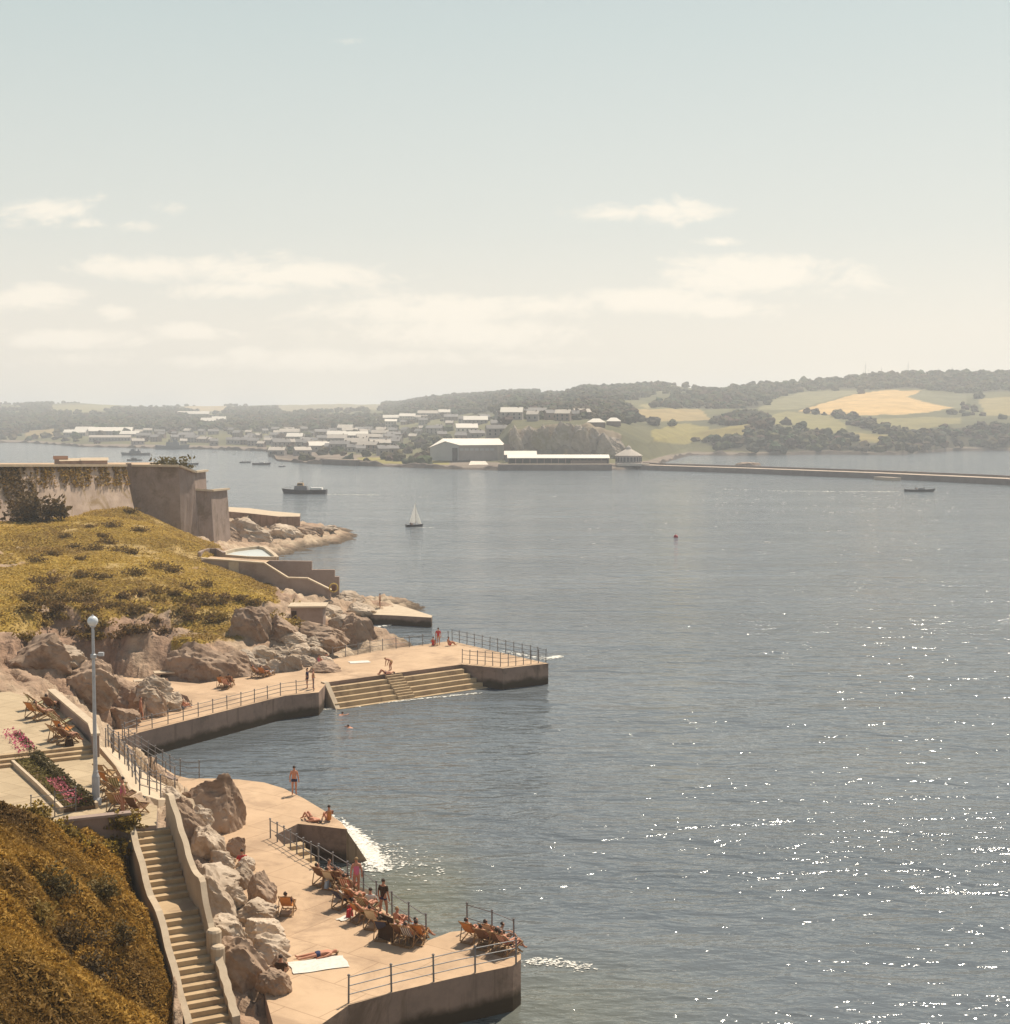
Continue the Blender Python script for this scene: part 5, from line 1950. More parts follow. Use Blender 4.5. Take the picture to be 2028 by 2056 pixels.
for i, (a, b, c, s_) in enumerate([(948, 1890, 'orange', ('suit', 'orange', 'skin')), (975, 1902, 'brown', ('trunks', 'dark brown', 'skin')), (985, 1893, 'cream', ('suit', 'white', 'skin')), (1004, 1908, 'brown', ('trunks', 'navy', 'skin2')),
                                   (1022, 1916, 'red striped', ('trunks', 'navy', 'skin'))]):
    lab = f'{c} deckchair, {ORD[i]} from the left on the promenade corner nearest the open sea'
    sit = None
    if s_:
        wd = 'swimsuit' if s_[0] == 'suit' else 'trunks'
        sit = (s_[0], s_[1], f'sunbather in {s_[1]} {wd} in the {ORD[i]} deckchair on the seaward promenade corner', s_[2], 'hair', None)
    deckchair(a, b, SUNZ + random.uniform(-.3, .3), c, lab, 'deckchairs on the promenade corner', sit)
deckchair(578, 1835, SUNZ + .5, 'orange', 'lone orange deckchair by the rocks on the promenade', None,
          ('trunks', 'dark blue', 'sunbather in dark clothes sitting in the lone deckchair by the rocks', 'skin2', 'hair', 'dark blue'))
G2 = 'deckchairs on the upper plaza'
for i, (a, b, c) in enumerate([(70, 1440, 'orange'), (88, 1446, 'tan'), (104, 1430, 'brown'), (72, 1424, 'green striped')]):
    deckchair(a, b, SUNZ + random.uniform(-.4, .4), c, f'{c} deckchair in the far left cluster on the upper plaza', G2, None if i in (0, 3) else ('trunks', 'brown', 'tanned sunbather in the ' + c + ' deckchair of the far left plaza cluster', 'skin2', 'hair', None))
for i, (a, b, c) in enumerate([(118, 1488, 'tan'), (128, 1478, 'orange'), (136, 1494, 'brown'), (122, 1462, 'green striped')]):
    deckchair(a, b, SUNZ + random.uniform(-.4, .4), c, f'{c} deckchair beside the parapet just above the plaza steps', G2, None if i != 2 else ('trunks', 'navy', 'sunbather in navy trunks in the brown deckchair above the plaza steps', 'skin2', 'hair', None))
for i, (a, b, c) in enumerate([(212, 1570, 'tan'), (222, 1585, 'orange'), (236, 1596, 'green striped'), (226, 1606, 'tan'), (246, 1612, 'brown'), (252, 1632, 'red striped'), (236, 1628, 'tan'), (275, 1638, 'brown')]):
    deckchair(a, b, SUNZ + random.uniform(-.7, .7), c, f'{c} deckchair, {ORD[i]} from the back in the jumble right of the lamp post', 'deckchairs jumbled by the lamp post')
G3 = 'deckchairs on the far terrace'
for i, (a, b, c, s_) in enumerate([(446, 1380, 'orange', 1), (455, 1383, 'red striped', 0), (462, 1378, 'brown', 1), (517, 1360, 'tan', 1), (530, 1360, 'orange', 1), (540, 1357, 'blue striped', 0)]):
    w = 'left' if i < 3 else 'right'
    deckchair(a, b, SUNZ + random.uniform(-.5, .5), c, f'{c} deckchair in the {w} pair of clusters below the terrace rocks', G3,
              ('trunks', 'brown', f'sunbather in the {c} deckchair of the {w} cluster below the terrace rocks', 'skin', 'hair', None) if s_ else None)

# ------------------------------------------------------------------ other people
def stand_at(px, py):
    return ground_hit(px, py)


person('stand', stand_at(591, 1597), SUNZ + .5, 'man in dark trunks standing alone on the rounded jetty', 'trunks', 'navy', 'skin', 'hair')
person('lie_knee', stand_at(625, 1648), SUNZ + 1.4, 'sunbather lying with raised knees left on the jetty edge', 'trunks', 'brown', 'skin', 'hair')
person('sit', stand_at(660, 1650), SUNZ + 1.0, 'sunbather sitting up right of the lying one on the jetty edge', 'suit', 'orange', 'skin', 'hair')
person('lie', stand_at(640, 1922), 1.95, 'sunbather stretched out on the deck above the white towel', 'trunks', 'dark blue', 'skin', 'hair2')
person('stand', stand_at(617, 1383), SUNZ + 2, 'dark figure in navy standing at the left head of the bathing steps', 'trunks', 'navy', 'skin2', 'hair', 'navy')
person('stand_hips', stand_at(629, 1384), SUNZ - 1, 'fair swimmer standing beside the dark figure above the bathing steps', 'suit', 'tan', 'skin', 'hair2')
person('bend', stand_at(784, 1347), SUNZ + 1.6, 'tanned figure bending over at the top of the bathing steps', 'trunks', 'tan', 'skin2', 'hair2')
person('sit', stand_at(870, 1297), SUNZ + .4, 'sunbather in red sitting at the far edge of the pier deck', 'suit', 'red', 'skin', 'hair')
person('stand_step', stand_at(880, 1296), SUNZ + .6, 'figure in red standing next to the one sitting at the pier edge', 'suit', 'red', 'skin', 'hair', 'red')
person('sit', stand_at(902, 1297), SUNZ - .4, 'sunbather in red sitting near the outer corner of the pier deck', 'trunks', 'red', 'skin', 'hair')
person('sit', stand_at(642, 1334), SUNZ, 'sunbather in pink sitting against the pale rocks above the pier', 'suit', 'pink', 'skin', 'hair')
person('sit', stand_at(656, 1331), SUNZ + .3, 'sunbather in navy beside the pink one by the pale rocks', 'trunks', 'navy', 'skin', 'hair', 'navy')
person('stand', stand_at(763, 1221), SUNZ + 2.2, 'lone figure standing on the landing stage of the rocky point', 'trunks', 'brown', 'skin2', 'hair')
person('stand_step', stand_at(283, 1447), SUNZ - .6, 'sunburnt man walking on the narrow walkway below the crag', 'trunks', 'orange', 'skin', 'hair')
person('sit', stand_at(368, 1424), SUNZ, 'sunbather sitting against the last rock of the ridge', 'trunks', 'brown', 'skin', 'hair')
person('stand', stand_at(247, 1640), SUNZ + 2.5, 'person in pink standing among the jumbled deckchairs', 'suit', 'pink', 'skin', 'hair')
person('sit', stand_at(486, 1741), SUNZ + .8, 'person in red sitting at the edge of the flat white rock slab', 'trunks', 'dark blue', 'skin', 'hair', 'red')
person('sit', stand_at(565, 1962), SUNZ + .5, 'dark figure sitting against the lowest rocks', 'trunks', 'brown', 'skin2', 'hair', 'dark brown')
person('lie_knee', stand_at(775, 1385), 2.0, 'sunbather lying on the bathing steps by the narrow flight', 'trunks', 'navy', 'skin', 'hair')
for (a, b, rz, lb) in [(700, 1461, 1.2, 'swimmer in the small bay in front of the bathing steps'), (687, 1435, -.6, 'swimmer close to the foot of the bathing steps')]:
    x, y, z_ = P(a, b, 0)
    person('swim', (x, y, -.02), rz, lb, 'trunks', 'red', 'skin', 'hair')
for i, (a, b, k, w, c, sk, sh_) in enumerate([(664, 1762, 'sit', 'trunks', 'navy', 'skin2', None), (716, 1796, 'stand', 'suit', 'pink', 'skin', None), (745, 1822, 'sit', 'suit', 'white', 'skin', 'white'), (770, 1842, 'stand_step', 'trunks', 'navy', 'skin2', 'dark brown'),
                                              (800, 1862, 'sit', 'trunks', 'red', 'skin', None), (838, 1884, 'sit', 'suit', 'pale blue', 'skin', 'pale blue'), (1012, 1892, 'sit', 'trunks', 'dark brown', 'skin2', 'dark brown')]):
    person(k, stand_at(a, b), SUNZ + (i * 1.7) % 2 - 1, f"bather in {sh_ or c} {'standing' if k.startswith('st') else 'sitting'} close to the promenade rail, {ORD[i]} from the jetty", w, c, sk, 'hair2' if i % 3 == 1 else 'hair', sh_)
# belongings
def cloth_patch(name, px, py, w, l, rz, colour, label, cat):
    x, y, z = ground_hit(px, py)
    mb = MB()
    n = 10
    vs = []
    for i in range(n + 1):
        for j in range(n + 1):
            u, v = i / n - .5, j / n - .5
            vs.append((u * w + .03 * math.sin(9 * v + 2), v * l + .03 * math.sin(7 * u), .012 + .018 * (math.sin(u * 11 + v * 5) * math.cos(v * 9) + 1)))
    mb.add(vs, [(i * (n + 1) + j, (i + 1) * (n + 1) + j, (i + 1) * (n + 1) + j + 1, i * (n + 1) + j + 1) for i in range(n) for j in range(n)])
    mb.smooth = True
    o = mb.build(name, M['c_' + colour], None, label=label, cat=cat)
    o.location = (x, y, z + .006)
    o.rotation_euler = (0, 0, rz)
    return o


cloth_patch('towel', 640, 1938, 2.3, 1.3, .35, 'white', 'large white towel spread on the deck near the bottom of the picture', 'towel')
cloth_patch('towel', 692, 1846, .7, .4, .9, 'white', 'small white towel dropped beside the promenade deckchairs', 'towel')
cloth_patch('towel', 505, 1330, 1.4, .9, .3, 'white', 'white towel laid over the terrace rocks', 'towel')
cloth_patch('towel', 722, 1330, 1.9, 1.2, .3, 'white', 'pale sheet lying flat in the middle of the pier deck', 'towel')


def bag(px, py, w, colour, label):
    x, y, z = ground_hit(px, py)
    r_ = empty('beach_bag', (x, y, z), random.uniform(0, 3), label=label, cat='bag')
    MB().box((0, 0, .19), (w, w * .5, .38), 0, .72).build('body', M['c_' + colour], r_, .04)
    mb = MB()
    for s in (-1, 1):
        pts = [(math.cos(a) * w * .25, s * .06, .36 + math.sin(a) * .16) for a in np.linspace(0, math.pi, 7)]
        for p, q in zip(pts[:-1], pts[1:]):
            mb.tube(p, q, .012, n=5)
    mb.build('handle', M['c_' + colour], r_)


bag(702, 1842, .42, 'red', 'small red bag beside the middle promenade deckchairs')
bag(658, 1786, .4, 'pale blue', 'pale blue bag at the upper end of the deckchair row')
bag(140, 1508, .45, 'dark brown', 'dark bag on the plaza next to the top step')
# dark sunshade leaning in the middle of the deckchair row
x, y, z = ground_hit(775, 1893)
wb = empty('windbreak', (x, y, z), SUNZ - .2, label='dark brown windbreak panel among the promenade deckchairs', cat='windbreak')
MB().box((0, 0, .62), (.95, .04, 1.05)).build('panel', M['c_dark brown'], wb)
for s in (-.48, .48):
    MB().tube((s, 0, 0), (s, 0, 1.35), .02).build('pole', M['wood'], wb)


def lifebuoy(loc_, rz, label, r=.36):
    o = empty('lifebuoy', loc_, rz, label=label, cat='lifebuoy')
    mb = MB()
    n, m_ = 20, 8
    vs = []
    for i in range(n):
        a = 2 * math.pi * i / n
        for j in range(m_):
            b = 2 * math.pi * j / m_
            q = r + .075 * math.cos(b)
            vs.append((q * math.cos(a), .075 * math.sin(b), q * math.sin(a)))
    mb.add(vs, [(i * m_ + j, ((i + 1) % n) * m_ + j, ((i + 1) % n) * m_ + (j + 1) % m_, i * m_ + (j + 1) % m_) for i in range(n) for j in range(m_)])
    mb.smooth = True
    mb.build('ring', M['c_yellow'], o)
    mb = MB()
    mb.box((0, .1, -.1), (.5, .05, .8))
    mb.build('backboard', M['c_brown'], o)
    return o
# lifebuoys
x, y, z = PD(388, 1335, 123.2)
lifebuoy((x, y - .3, z), .1, 'yellow lifebuoy ring on the big brown rock behind the far terrace', .5)
x, y, z = PD(670, 1180, 169.6)
lifebuoy((x, y, z), 0, 'pale lifebuoy ring at the seaward end of the stepped wall', .5)

# ------------------------------------------------------------------ vegetation close by
def scatter_region(n, pxr, Yr, cond=None, seed=5):
    r_ = np.random.default_rng(seed)
    px = r_.uniform(*pxr, n)
    Yv = np.sqrt(r_.uniform(Yr[0] ** 2, Yr[1] ** 2, n))
    x = (px - CX) / FPX * Yv
    z = hgt(x, Yv)
    k = np.ones(n, bool) if cond is None else cond(x, Yv, z, px)
    return x[k], Yv[k], z[k]


def off_stairs(x, y, z, px):
    s = (x - S0.x) * SNR.x + (y - S0.y) * SNR.y
    t_ = (x - S0.x) * SDH.x + (y - S0.y) * SDH.y
    return (s < -1.2) & ~poly_mask(x, y, PLAZA) & (y < 62)


x, y, z = scatter_region(230000, (-140, 330), (37.5, 62), off_stairs, 5)
hump = fbm(x * .55, y * .55, 3, 55)
tuss = fbm(x * 1.6, y * 1.6, 3, 57)
hgt_ = np.clip(0.38 + hump * 1.5 + tuss * .5, .06, 1.3)
zz = z + hgt_ * rng.random(len(x)) ** .55
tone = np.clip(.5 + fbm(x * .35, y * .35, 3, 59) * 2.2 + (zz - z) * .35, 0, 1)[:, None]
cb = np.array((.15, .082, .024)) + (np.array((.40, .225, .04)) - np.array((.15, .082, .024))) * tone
leaf_mesh('slope_scrub', np.stack([x, y, zz], -1), .075, cb, None, aspect=2.8, kind='stuff', label='brown green scrub and long grass matted over the near slope')


def bush(px, py, w, h, colour, label, n=900, sz=.09, group=None, name='shrub', cat='shrub', at=None, flower=None):
    x0, y0, z0 = at or ground_hit(px, py)
    r_ = empty(name, (x0, y0, z0 - .1), label=label, cat=cat, group=group)
    d = rng.normal(size=(n, 3))
    d /= np.linalg.norm(d, axis=1)[:, None]
    lob = 1 + .45 * np.sin(d[:, 0] * 5 + px) * np.cos(d[:, 1] * 4 + py) + .25 * np.sin(d[:, 2] * 9 + px)
    rr = rng.random(n) ** .4 * lob
    p = d * rr[:, None] * np.array((w / 2, w / 2 * .8, h * .6))
    p[:, 2] = np.abs(p[:, 2] + h * .25) + .05
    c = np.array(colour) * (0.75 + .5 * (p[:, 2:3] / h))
    leaf_mesh('foliage', p, sz, c, r_)
    if flower is not None:
        k = rng.choice(n, n // 4, False)
        q = p[k] * 1.05
        q = q[q[:, 2] > h * .35]
        fo = leaf_mesh('flowers', q, sz * .8, np.tile(np.array(flower), (len(q), 1)), r_, aspect=1.0)
        fo['kind'] = 'stuff'
    mb = MB()
    for k in range(4):
        a = k * 1.7 + px
        mb.tube((0, 0, -.1), (math.cos(a) * w * .18, math.sin(a) * w * .18, h * .5), .03 + .01 * w, .012, 5)
    mb.build('stem', M['soil'], r_)
    return r_


for (a, b, w, h, lb) in [(66, 1655, 1.8, 1.1, 'yellow flowering gorse bush at the left end of the near slope'), (112, 1690, 1.7, 1.0, 'yellow flowering gorse bush below the plaza railing'),
                         (150, 1705, 1.5, .8, 'low gorse bush with yellow flowers under the retaining wall'), (210, 1715, 1.7, .9, 'gorse bush with bright yellow flowers left of the top stairs'),
                         (248, 1722, 1.3, .8, 'small gorse bush against the stair side wall')]:
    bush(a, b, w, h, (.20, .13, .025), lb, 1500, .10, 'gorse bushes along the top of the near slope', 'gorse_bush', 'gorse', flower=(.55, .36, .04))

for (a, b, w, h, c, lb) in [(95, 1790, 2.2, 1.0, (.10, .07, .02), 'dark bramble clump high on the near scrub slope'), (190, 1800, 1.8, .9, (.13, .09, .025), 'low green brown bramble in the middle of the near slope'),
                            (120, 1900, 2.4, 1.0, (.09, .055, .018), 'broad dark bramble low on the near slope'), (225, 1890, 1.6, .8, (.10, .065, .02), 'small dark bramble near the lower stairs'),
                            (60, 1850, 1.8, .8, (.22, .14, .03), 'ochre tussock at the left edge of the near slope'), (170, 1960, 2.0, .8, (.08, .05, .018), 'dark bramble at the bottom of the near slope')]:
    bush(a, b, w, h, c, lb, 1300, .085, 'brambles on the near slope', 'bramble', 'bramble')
# grass of the headland
def gcond(x, y, z, px):
    return (samp(gm, x, y) > .45) & (rng.random(len(x)) > samp(ev, x, y) * .9)


x, y, z = scatter_region(170000, (-60, 590), (120, 236), gcond, 6)
tf = fbm(x * .25, y * .2, 4, 77)
hh = np.clip(.22 + tf * .9, .08, .8)
zz = z + hh * rng.random(len(x)) * .8
tone = np.clip(.5 + fbm(x * .12, y * .10, 4, 78) * 2.6 + fbm(x * .6, y * .4, 2, 79) * .8, 0, 1)[:, None]
cb = np.array((.25, .15, .032)) + (np.array((.46, .30, .058)) - np.array((.25, .15, .032))) * tone
leaf_mesh('headland_grass', np.stack([x, y, zz], -1), .13, cb, None, up=1.8, aspect=2.4, kind='stuff', label='dry ochre grass covering the headland below the fortress')
SHR = [(70, 1128), (105, 1115), (160, 1125), (190, 1105), (215, 1092), (240, 1110), (262, 1112), (205, 1080), (150, 1100), (130, 1080), (262, 1030), (280, 1068), (225, 1058), (165, 1158), (205, 1162),
       (270, 1155), (322, 1142), (345, 1150), (312, 1192), (350, 1195), (372, 1185), (60, 1205), (90, 1215), (120, 1205), (150, 1210), (180, 1212), (210, 1222), (240, 1218), (265, 1232), (285, 1228),
       (395, 1205), (420, 1215), (440, 1212), (60, 1230), (95, 1240), (75, 1172), (480, 1205), (510, 1215), (410, 1178), (180, 1060)]
for (a, b) in SHR:
    r_ = rng.uniform(.7, 1.5)
    zone = 'near the fortress wall' if b < 1100 else ('in the middle of the slope' if b < 1170 else 'along the cliff edge')
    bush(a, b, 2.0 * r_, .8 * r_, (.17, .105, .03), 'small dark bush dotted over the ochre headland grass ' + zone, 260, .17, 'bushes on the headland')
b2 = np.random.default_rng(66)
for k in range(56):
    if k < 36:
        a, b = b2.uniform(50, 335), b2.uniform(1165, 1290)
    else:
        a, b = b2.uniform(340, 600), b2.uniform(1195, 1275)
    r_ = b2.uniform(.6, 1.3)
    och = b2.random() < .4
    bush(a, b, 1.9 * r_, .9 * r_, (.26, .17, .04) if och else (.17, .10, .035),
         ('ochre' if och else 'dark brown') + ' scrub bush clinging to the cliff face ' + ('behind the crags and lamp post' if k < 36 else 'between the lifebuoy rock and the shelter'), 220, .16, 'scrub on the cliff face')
bush(322, 945, 7, 2.6, (.13, .10, .03), 'dark bush growing over the right end of the citadel parapet', 700, .4, at=(-56.5, 241.5, 15.7))
bush(60, 1010, 6, 5.0, (.10, .06, .018), 'big dark bush at the foot of the ivied fortress wall', 900, .4, at=PD(62, 1045, 196))
bush(100, 1030, 4, 2.6, (.12, .075, .02), 'brown bush right of the big dark one below the fortress wall', 600, .35, at=PD(112, 1035, 198))

# huts and a few things on the citadel terrace
for (a, w, h, lb, mt) in [(150, 5.0, 1.6, 'low pale hut roof showing above the fortress parapet, left one', 'coping'), (190, 4.5, 1.7, 'low pale hut roof showing above the fortress parapet, right one', 'coping'),
                          (122, 2.2, 2.0, 'small brown hut between the fortress parapet and the pale roofs', 'c_brown')]:
    Yh = 262
    xx = (a - CX) / FPX * Yh
    r_ = empty('hut', (xx, Yh, 15.6), .3, label=lb, cat='hut')
    MB().box((0, 0, h * .35), (w, 3, h * .7)).build('walls', M['render'], r_)
    MB().add([(-w / 2 - .2, -1.8, h * .7), (w / 2 + .2, -1.8, h * .7), (w / 2 + .2, 0, h), (-w / 2 - .2, 0, h), (w / 2 + .2, 1.8, h * .7), (-w / 2 - .2, 1.8, h * .7)], [(0, 1, 2, 3), (3, 2, 4, 5), (0, 3, 5), (1, 4, 2)]).build('roof', M[mt], r_)

# ------------------------------------------------------------------ boats
M['hull_dark'] = mat('dark_hull', (.07, .065, .07), .5, .15, 2, None, 0, spec=.4)
M['hull_grey'] = mat('grey_hull', (.20, .195, .20), .5, .12, 1, None, 0, spec=.4)
M['white_paint'] = mat('white_paint', (.74, .70, .64), .5, .06, 1, None, 0, spec=.4)
M['sail'] = mat('sailcloth', (.82, .78, .72), .85, .03, 1, None, 0)
_t = M['sail'].node_tree
_tr = _t.nodes.new('ShaderNodeBsdfTranslucent')
_tr.inputs[0].default_value = (.85, .80, .72, 1)
_mx = _t.nodes.new('ShaderNodeMixShader')
_mx.inputs[0].default_value = .6
_t.links.new(_t.nodes['Principled BSDF'].outputs[0], _mx.inputs[1])
_t.links.new(_tr.outputs[0], _mx.inputs[2])
_t.links.new(_mx.outputs[0], _t.nodes['Material Output'].inputs[0])
M['glass'] = mat('dark_glass', (.03, .035, .04), .12, .05, 1, None, 0, spec=.6)
M['red_paint'] = mat('red_paint', (.42, .05, .05), .5, .1, 2, None, 0)
M['buff'] = mat('buff_paint', (.42, .26, .12), .55, .1, 2, None, 0)


def hull(mb, L, B, H, draft=.4, sheer=.25):
    """boat hull, bow towards +x, waterline at z=0"""
    n = 12
    secs = []
    for i in range(n + 1):
        f = i / n
        xx = -L / 2 + L * f
        w = B / 2 * (1 - max(0, (f - .45) / .55) ** 2.2) * (.82 + .18 * min(1, f / .2))
        w = max(w, .02)
        top = H * (1 + sheer * (2 * abs(f - .4)) ** 2)
        ov = L * .03 * max(0, (f - .8) / .2)
        secs.append([(xx - ov, 0, -draft), (xx - ov * .5, w * .75, -draft * .3), (xx + ov, w, top), (xx + ov, w * .9, top), (xx + ov, -w * .9, top), (xx + ov, -w, top), (xx - ov * .5, -w * .75, -draft * .3)])
    vs = [p for s in secs for p in s]
    m_ = 7
    fs = [(i * m_ + j, i * m_ + (j + 1) % m_, (i + 1) * m_ + (j + 1) % m_, (i + 1) * m_ + j) for i in range(n) for j in range(m_)]
    fs += [tuple(range(m_)), tuple(n * m_ + k for k in range(m_ - 1, -1, -1))]
    mb.add(vs, fs)
    return mb


def at_sea(px, py):
    return P(px, py, 0)


# patrol launch heading left
b0 = at_sea(612, 991)
pb = empty('motor_launch', b0, R(180 - 4), label='dark motor launch heading left with a white aft canopy', cat='boat')
hull(MB(), 14.6, 3.8, 1.25).build('hull', M['hull_dark'], pb)
MB().box((1.2, 0, 1.9), (4.6, 2.7, 1.5), 0, .86).build('cabin', M['hull_grey'], pb, .08)
wh = MB().box((1.4, 0, 3.05), (2.2, 2.0, 1.1), 0, .8).build('wheelhouse', M['buff'], pb, .06)
for s in (-1, 1):
    MB().box((1.4, s * .92, 3.12), (1.5, .12, .4)).build('window', M['glass'], wh)
MB().box((-3.9, 0, 1.65), (4.2, 2.5, .75), 0, .9).build('aft_canopy', M['white_paint'], pb, .1)
MB().tube((.7, 0, 3.5), (.55, 0, 5.0), .06, .03).tube((.6, -.6, 4.4), (.6, .6, 4.4), .025).build('mast', M['hull_dark'], pb)
MB().tube((7.4, 0, 1.4), (6.6, .5, 2.1), .03).tube((6.6, .5, 2.1), (4.5, 1.2, 2.0), .03).tube((7.4, 0, 1.4), (6.6, -.5, 2.1), .03).tube((6.6, -.5, 2.1), (4.5, -1.2, 2.0), .03).build('bow_rail', M['rail'], pb)

# sailing dinghy
b0 = at_sea(832, 1057)
sb_ = empty('sailing_dinghy', b0, R(20), label='small sailing dinghy with tall white sails and dark hull', cat='boat')
hull(MB(), 4.0, 1.5, .42, .2).build('hull', M['hull_dark'], sb_)
MB().tube((.35, 0, .3), (.25, 0, 5.6), .035, .02).build('mast', M['wood'], sb_)
MB().tube((.33, 0, .75), (-1.35, -.25, .8), .025).build('boom', M['wood'], sb_)


def sail(pts, belly, name):
    n = 8
    a, b, c = map(Vector, pts)
    nr = (b - a).cross(c - a).normalized()
    vs, idx = [], {}
    for i in range(n + 1):
        for j in range(n + 1 - i):
            u, v = i / n, j / n
            w = 1 - u - v
            idx[i, j] = len(vs)
            vs.append(a * w + b * u + c * v + nr * belly * (4 * u * w + 4 * v * w + 2 * u * v) * .5)
    fs = []
    for i in range(n):
        for j in range(n - i):
            fs.append((idx[i, j], idx[i + 1, j], idx[i, j + 1]))
            if j < n - i - 1:
                fs.append((idx[i + 1, j], idx[i + 1, j + 1], idx[i, j + 1]))
    mb = MB().add(vs, fs)
    mb.smooth = True
    mb.build(name, M['sail'], sb_)


sail([(.30, -.02, .85), (-1.3, -.24, .9), (.26, -.02, 5.5)], .18, 'mainsail')
sail([(1.75, 0, .5), (.45, -.15, .75), (.28, 0, 4.7)], .12, 'jib')
MB().box((-1.95, 0, .2), (.06, .35, .7)).build('rudder', M['wood'], sb_)
person('sit', Vector(b0) + Vector((-.8, -.2, .2)), -1.2, 'sailor sitting in the stern of the white-sailed dinghy', 'trunks', 'navy', 'skin2', 'hair', 'navy')

# red mooring buoy
b0 = at_sea(1357, 1079)
bu = empty('mooring_buoy', b0, label='round red mooring buoy alone on open water', cat='buoy')
g_ = MB().lathe([(.02, -.35)] + [(.45 * math.sin(a), .12 - .45 * math.cos(a)) for a in np.linspace(.3, 2.9, 10)] + [(.02, .57)], n=16)
g_.smooth = True
g_.build('float', M['red_paint'], bu)
MB().tube((0, 0, .55), (0, 0, .78), .04).lathe([(.10, .74), (.13, .78), (.10, .82)], n=10).build('ring', M['hull_dark'], bu)

# speedboat at right
b0 = at_sea(1846, 987)
sp = empty('speedboat', b0, R(-4), label='low dark speedboat at far right trailing a white wake', cat='boat')
hull(MB(), 10, 2.6, .75, .3).build('hull', M['hull_dark'], sp)
MB().box((.6, 0, 1.0), (2.6, 1.8, .6), 0, .7).build('cabin', M['hull_grey'], sp, .06)
MB().box((1.5, 0, 1.35), (.08, 1.5, .4)).build('windscreen', M['glass'], sp)
person('sit', Vector(b0) + Vector((-1.2, 0, .7)), -1.5, 'helmsman sitting behind the windscreen of the speedboat', 'trunks', 'navy', 'skin2', 'hair', 'navy')


def ship(px, py, Lpx, Hm, rz, label, hullm='hull_grey', name='ship'):
    b0 = at_sea(px, py)
    L = Lpx * b0[1] / FPX
    r_ = empty(name, b0, rz, label=label, cat='ship' if L > 14 else 'boat')
    hull(MB(), L, L * .17 + .5, Hm * .35, .6).build('hull', M[hullm], r_)
    MB().box((L * .02, 0, Hm * .5), (L * .42, L * .12, Hm * .35), 0, .9).build('deckhouse', M[hullm], r_)
    br = MB().box((L * .10, 0, Hm * .78), (L * .14, L * .10, Hm * .28), 0, .85).build('bridge', M['hull_grey'], r_)
    MB().box((L * .172, 0, Hm * .82), (L * .01, L * .085, Hm * .08)).build('window', M['glass'], br)
    MB().tube((L * .03, 0, Hm * .6), (L * .02, 0, Hm * 1.4), .01 * L, .004 * L).build('mast', M['hull_dark'], r_)
    MB().lathe([(.0, 0), (L * .025, 0), (L * .022, Hm * .42), (0, Hm * .42)], (-L * .09, 0, Hm * .5), 10).build('funnel', M['hull_dark'], r_)
    return r_


ship(273, 914, 58, 4.6, R(180), 'dark grey ship crossing above the fortress wall')
ship(270, 925, 30, 2.0, R(180), 'small dark launch just below the grey ship', 'hull_dark', 'launch')
ship(346, 902, 66, 9.0, R(0), 'long grey vessel moored against the far left waterfront')


def yacht(px, py, Lpx, mast, label, rz=0.0, hm='hull_dark', grp=None):
    b0 = at_sea(px, py)
    L = Lpx * b0[1] / FPX
    r_ = empty('moored_boat', b0, rz, label=label, cat='boat', group=grp)
    hull(MB(), L, L * .3, L * .09, .2).build('hull', M[hm], r_)
    MB().box((0, 0, L * .12), (L * .35, L * .16, L * .08), 0, .8).build('cabin', M['white_paint'], r_)
    if mast:
        MB().tube((L * .08, 0, L * .1), (L * .08, 0, L * mast), L * .012, L * .006, 5).build('mast', M['rail'], r_)
    return r_


yacht(382, 933, 32, .95, 'masted boat moored just above the citadel bush', .1)
yacht(525, 933, 36, 0, 'long dark open boat moored off the tip of the far spit', 0)
yacht(492, 929, 22, .5, 'small faint boat left of the long dark moored boat', .2)
yacht(566, 937, 14, 0, 'tiny dark dinghy under the tip of the spit', .4)
yacht(406, 967, 22, 0, 'small white boat right of the citadel corner', 0, 'white_paint')
for i, a in enumerate([452, 470, 505, 533, 560, 578, 600, 430, 475]):
    yacht(a, 905 + (i * 7) % 9 + (0 if a < 545 else 1), 9, 1.1 if i % 2 else 0, 'tiny boat moored off the distant town waterfront', rng.uniform(0, 3), 'white_paint' if i % 3 else 'hull_dark', 'boats off the town')

# ------------------------------------------------------------------ breakwater
BW = [(1262, 941), (1300, 943.5), (1500, 950.5), (1760, 961), (1917, 968.5), (2120, 979), (2500, 999)]
bw = [Vector(P(a, b, 0)) for a, b in BW]
M['pierstone'] = mat('breakwater_stone', (.19, .15, .13), .95, .25, .2, (.13, .10, .09), .5, .6, coords='World')
M['pierdeck'] = mat('breakwater_deck', (.46, .36, .27), .9, .15, .1, (.38, .29, .22), .2, .6, coords='World')
bk = empty('breakwater', bw[0], label='long low stone breakwater running out from the rocky headland', cat='breakwater')
A, B_, T, C = [], [], [], []
vs = []
for i, p in enumerate(bw):
    d = ((bw[min(i + 1, len(bw) - 1)]) - (bw[max(i - 1, 0)])).normalized()
    nr = Vector((-d.y, d.x, 0))
    if nr.y < 0:
        nr = -nr
    q = p - bw[0]
    vs += [q - nr * .8 + Vector((0, 0, -4)), q + Vector((0, 0, 2.3)), q + nr * 9 + Vector((0, 0, 2.35)), q + nr * 10 + Vector((0, 0, -4))]
    C.append((q + nr * 8.6, nr))
mb = MB()
fsT, fsS = [], []
for i in range(len(bw) - 1):
    a, b = 4 * i, 4 * i + 4
    fsS += [(a, b, b + 1, a + 1), (a + 2, b + 2, b + 3, a + 3)]
    fsT += [(a + 1, b + 1, b + 2, a + 2)]
MB().add(vs, fsS).build('stone_face', M['pierstone'], bk)
MB().add([v + Vector((0, 0, .004)) for v in vs], fsT).build('deck', M['pierdeck'], bk)
mb = MB()
for (a, na), (b, nb) in zip(C[:-1], C[1:]):
    mb.bar(a + Vector((0, 0, 2.7)), b + Vector((0, 0, 2.7)), .8, .9)
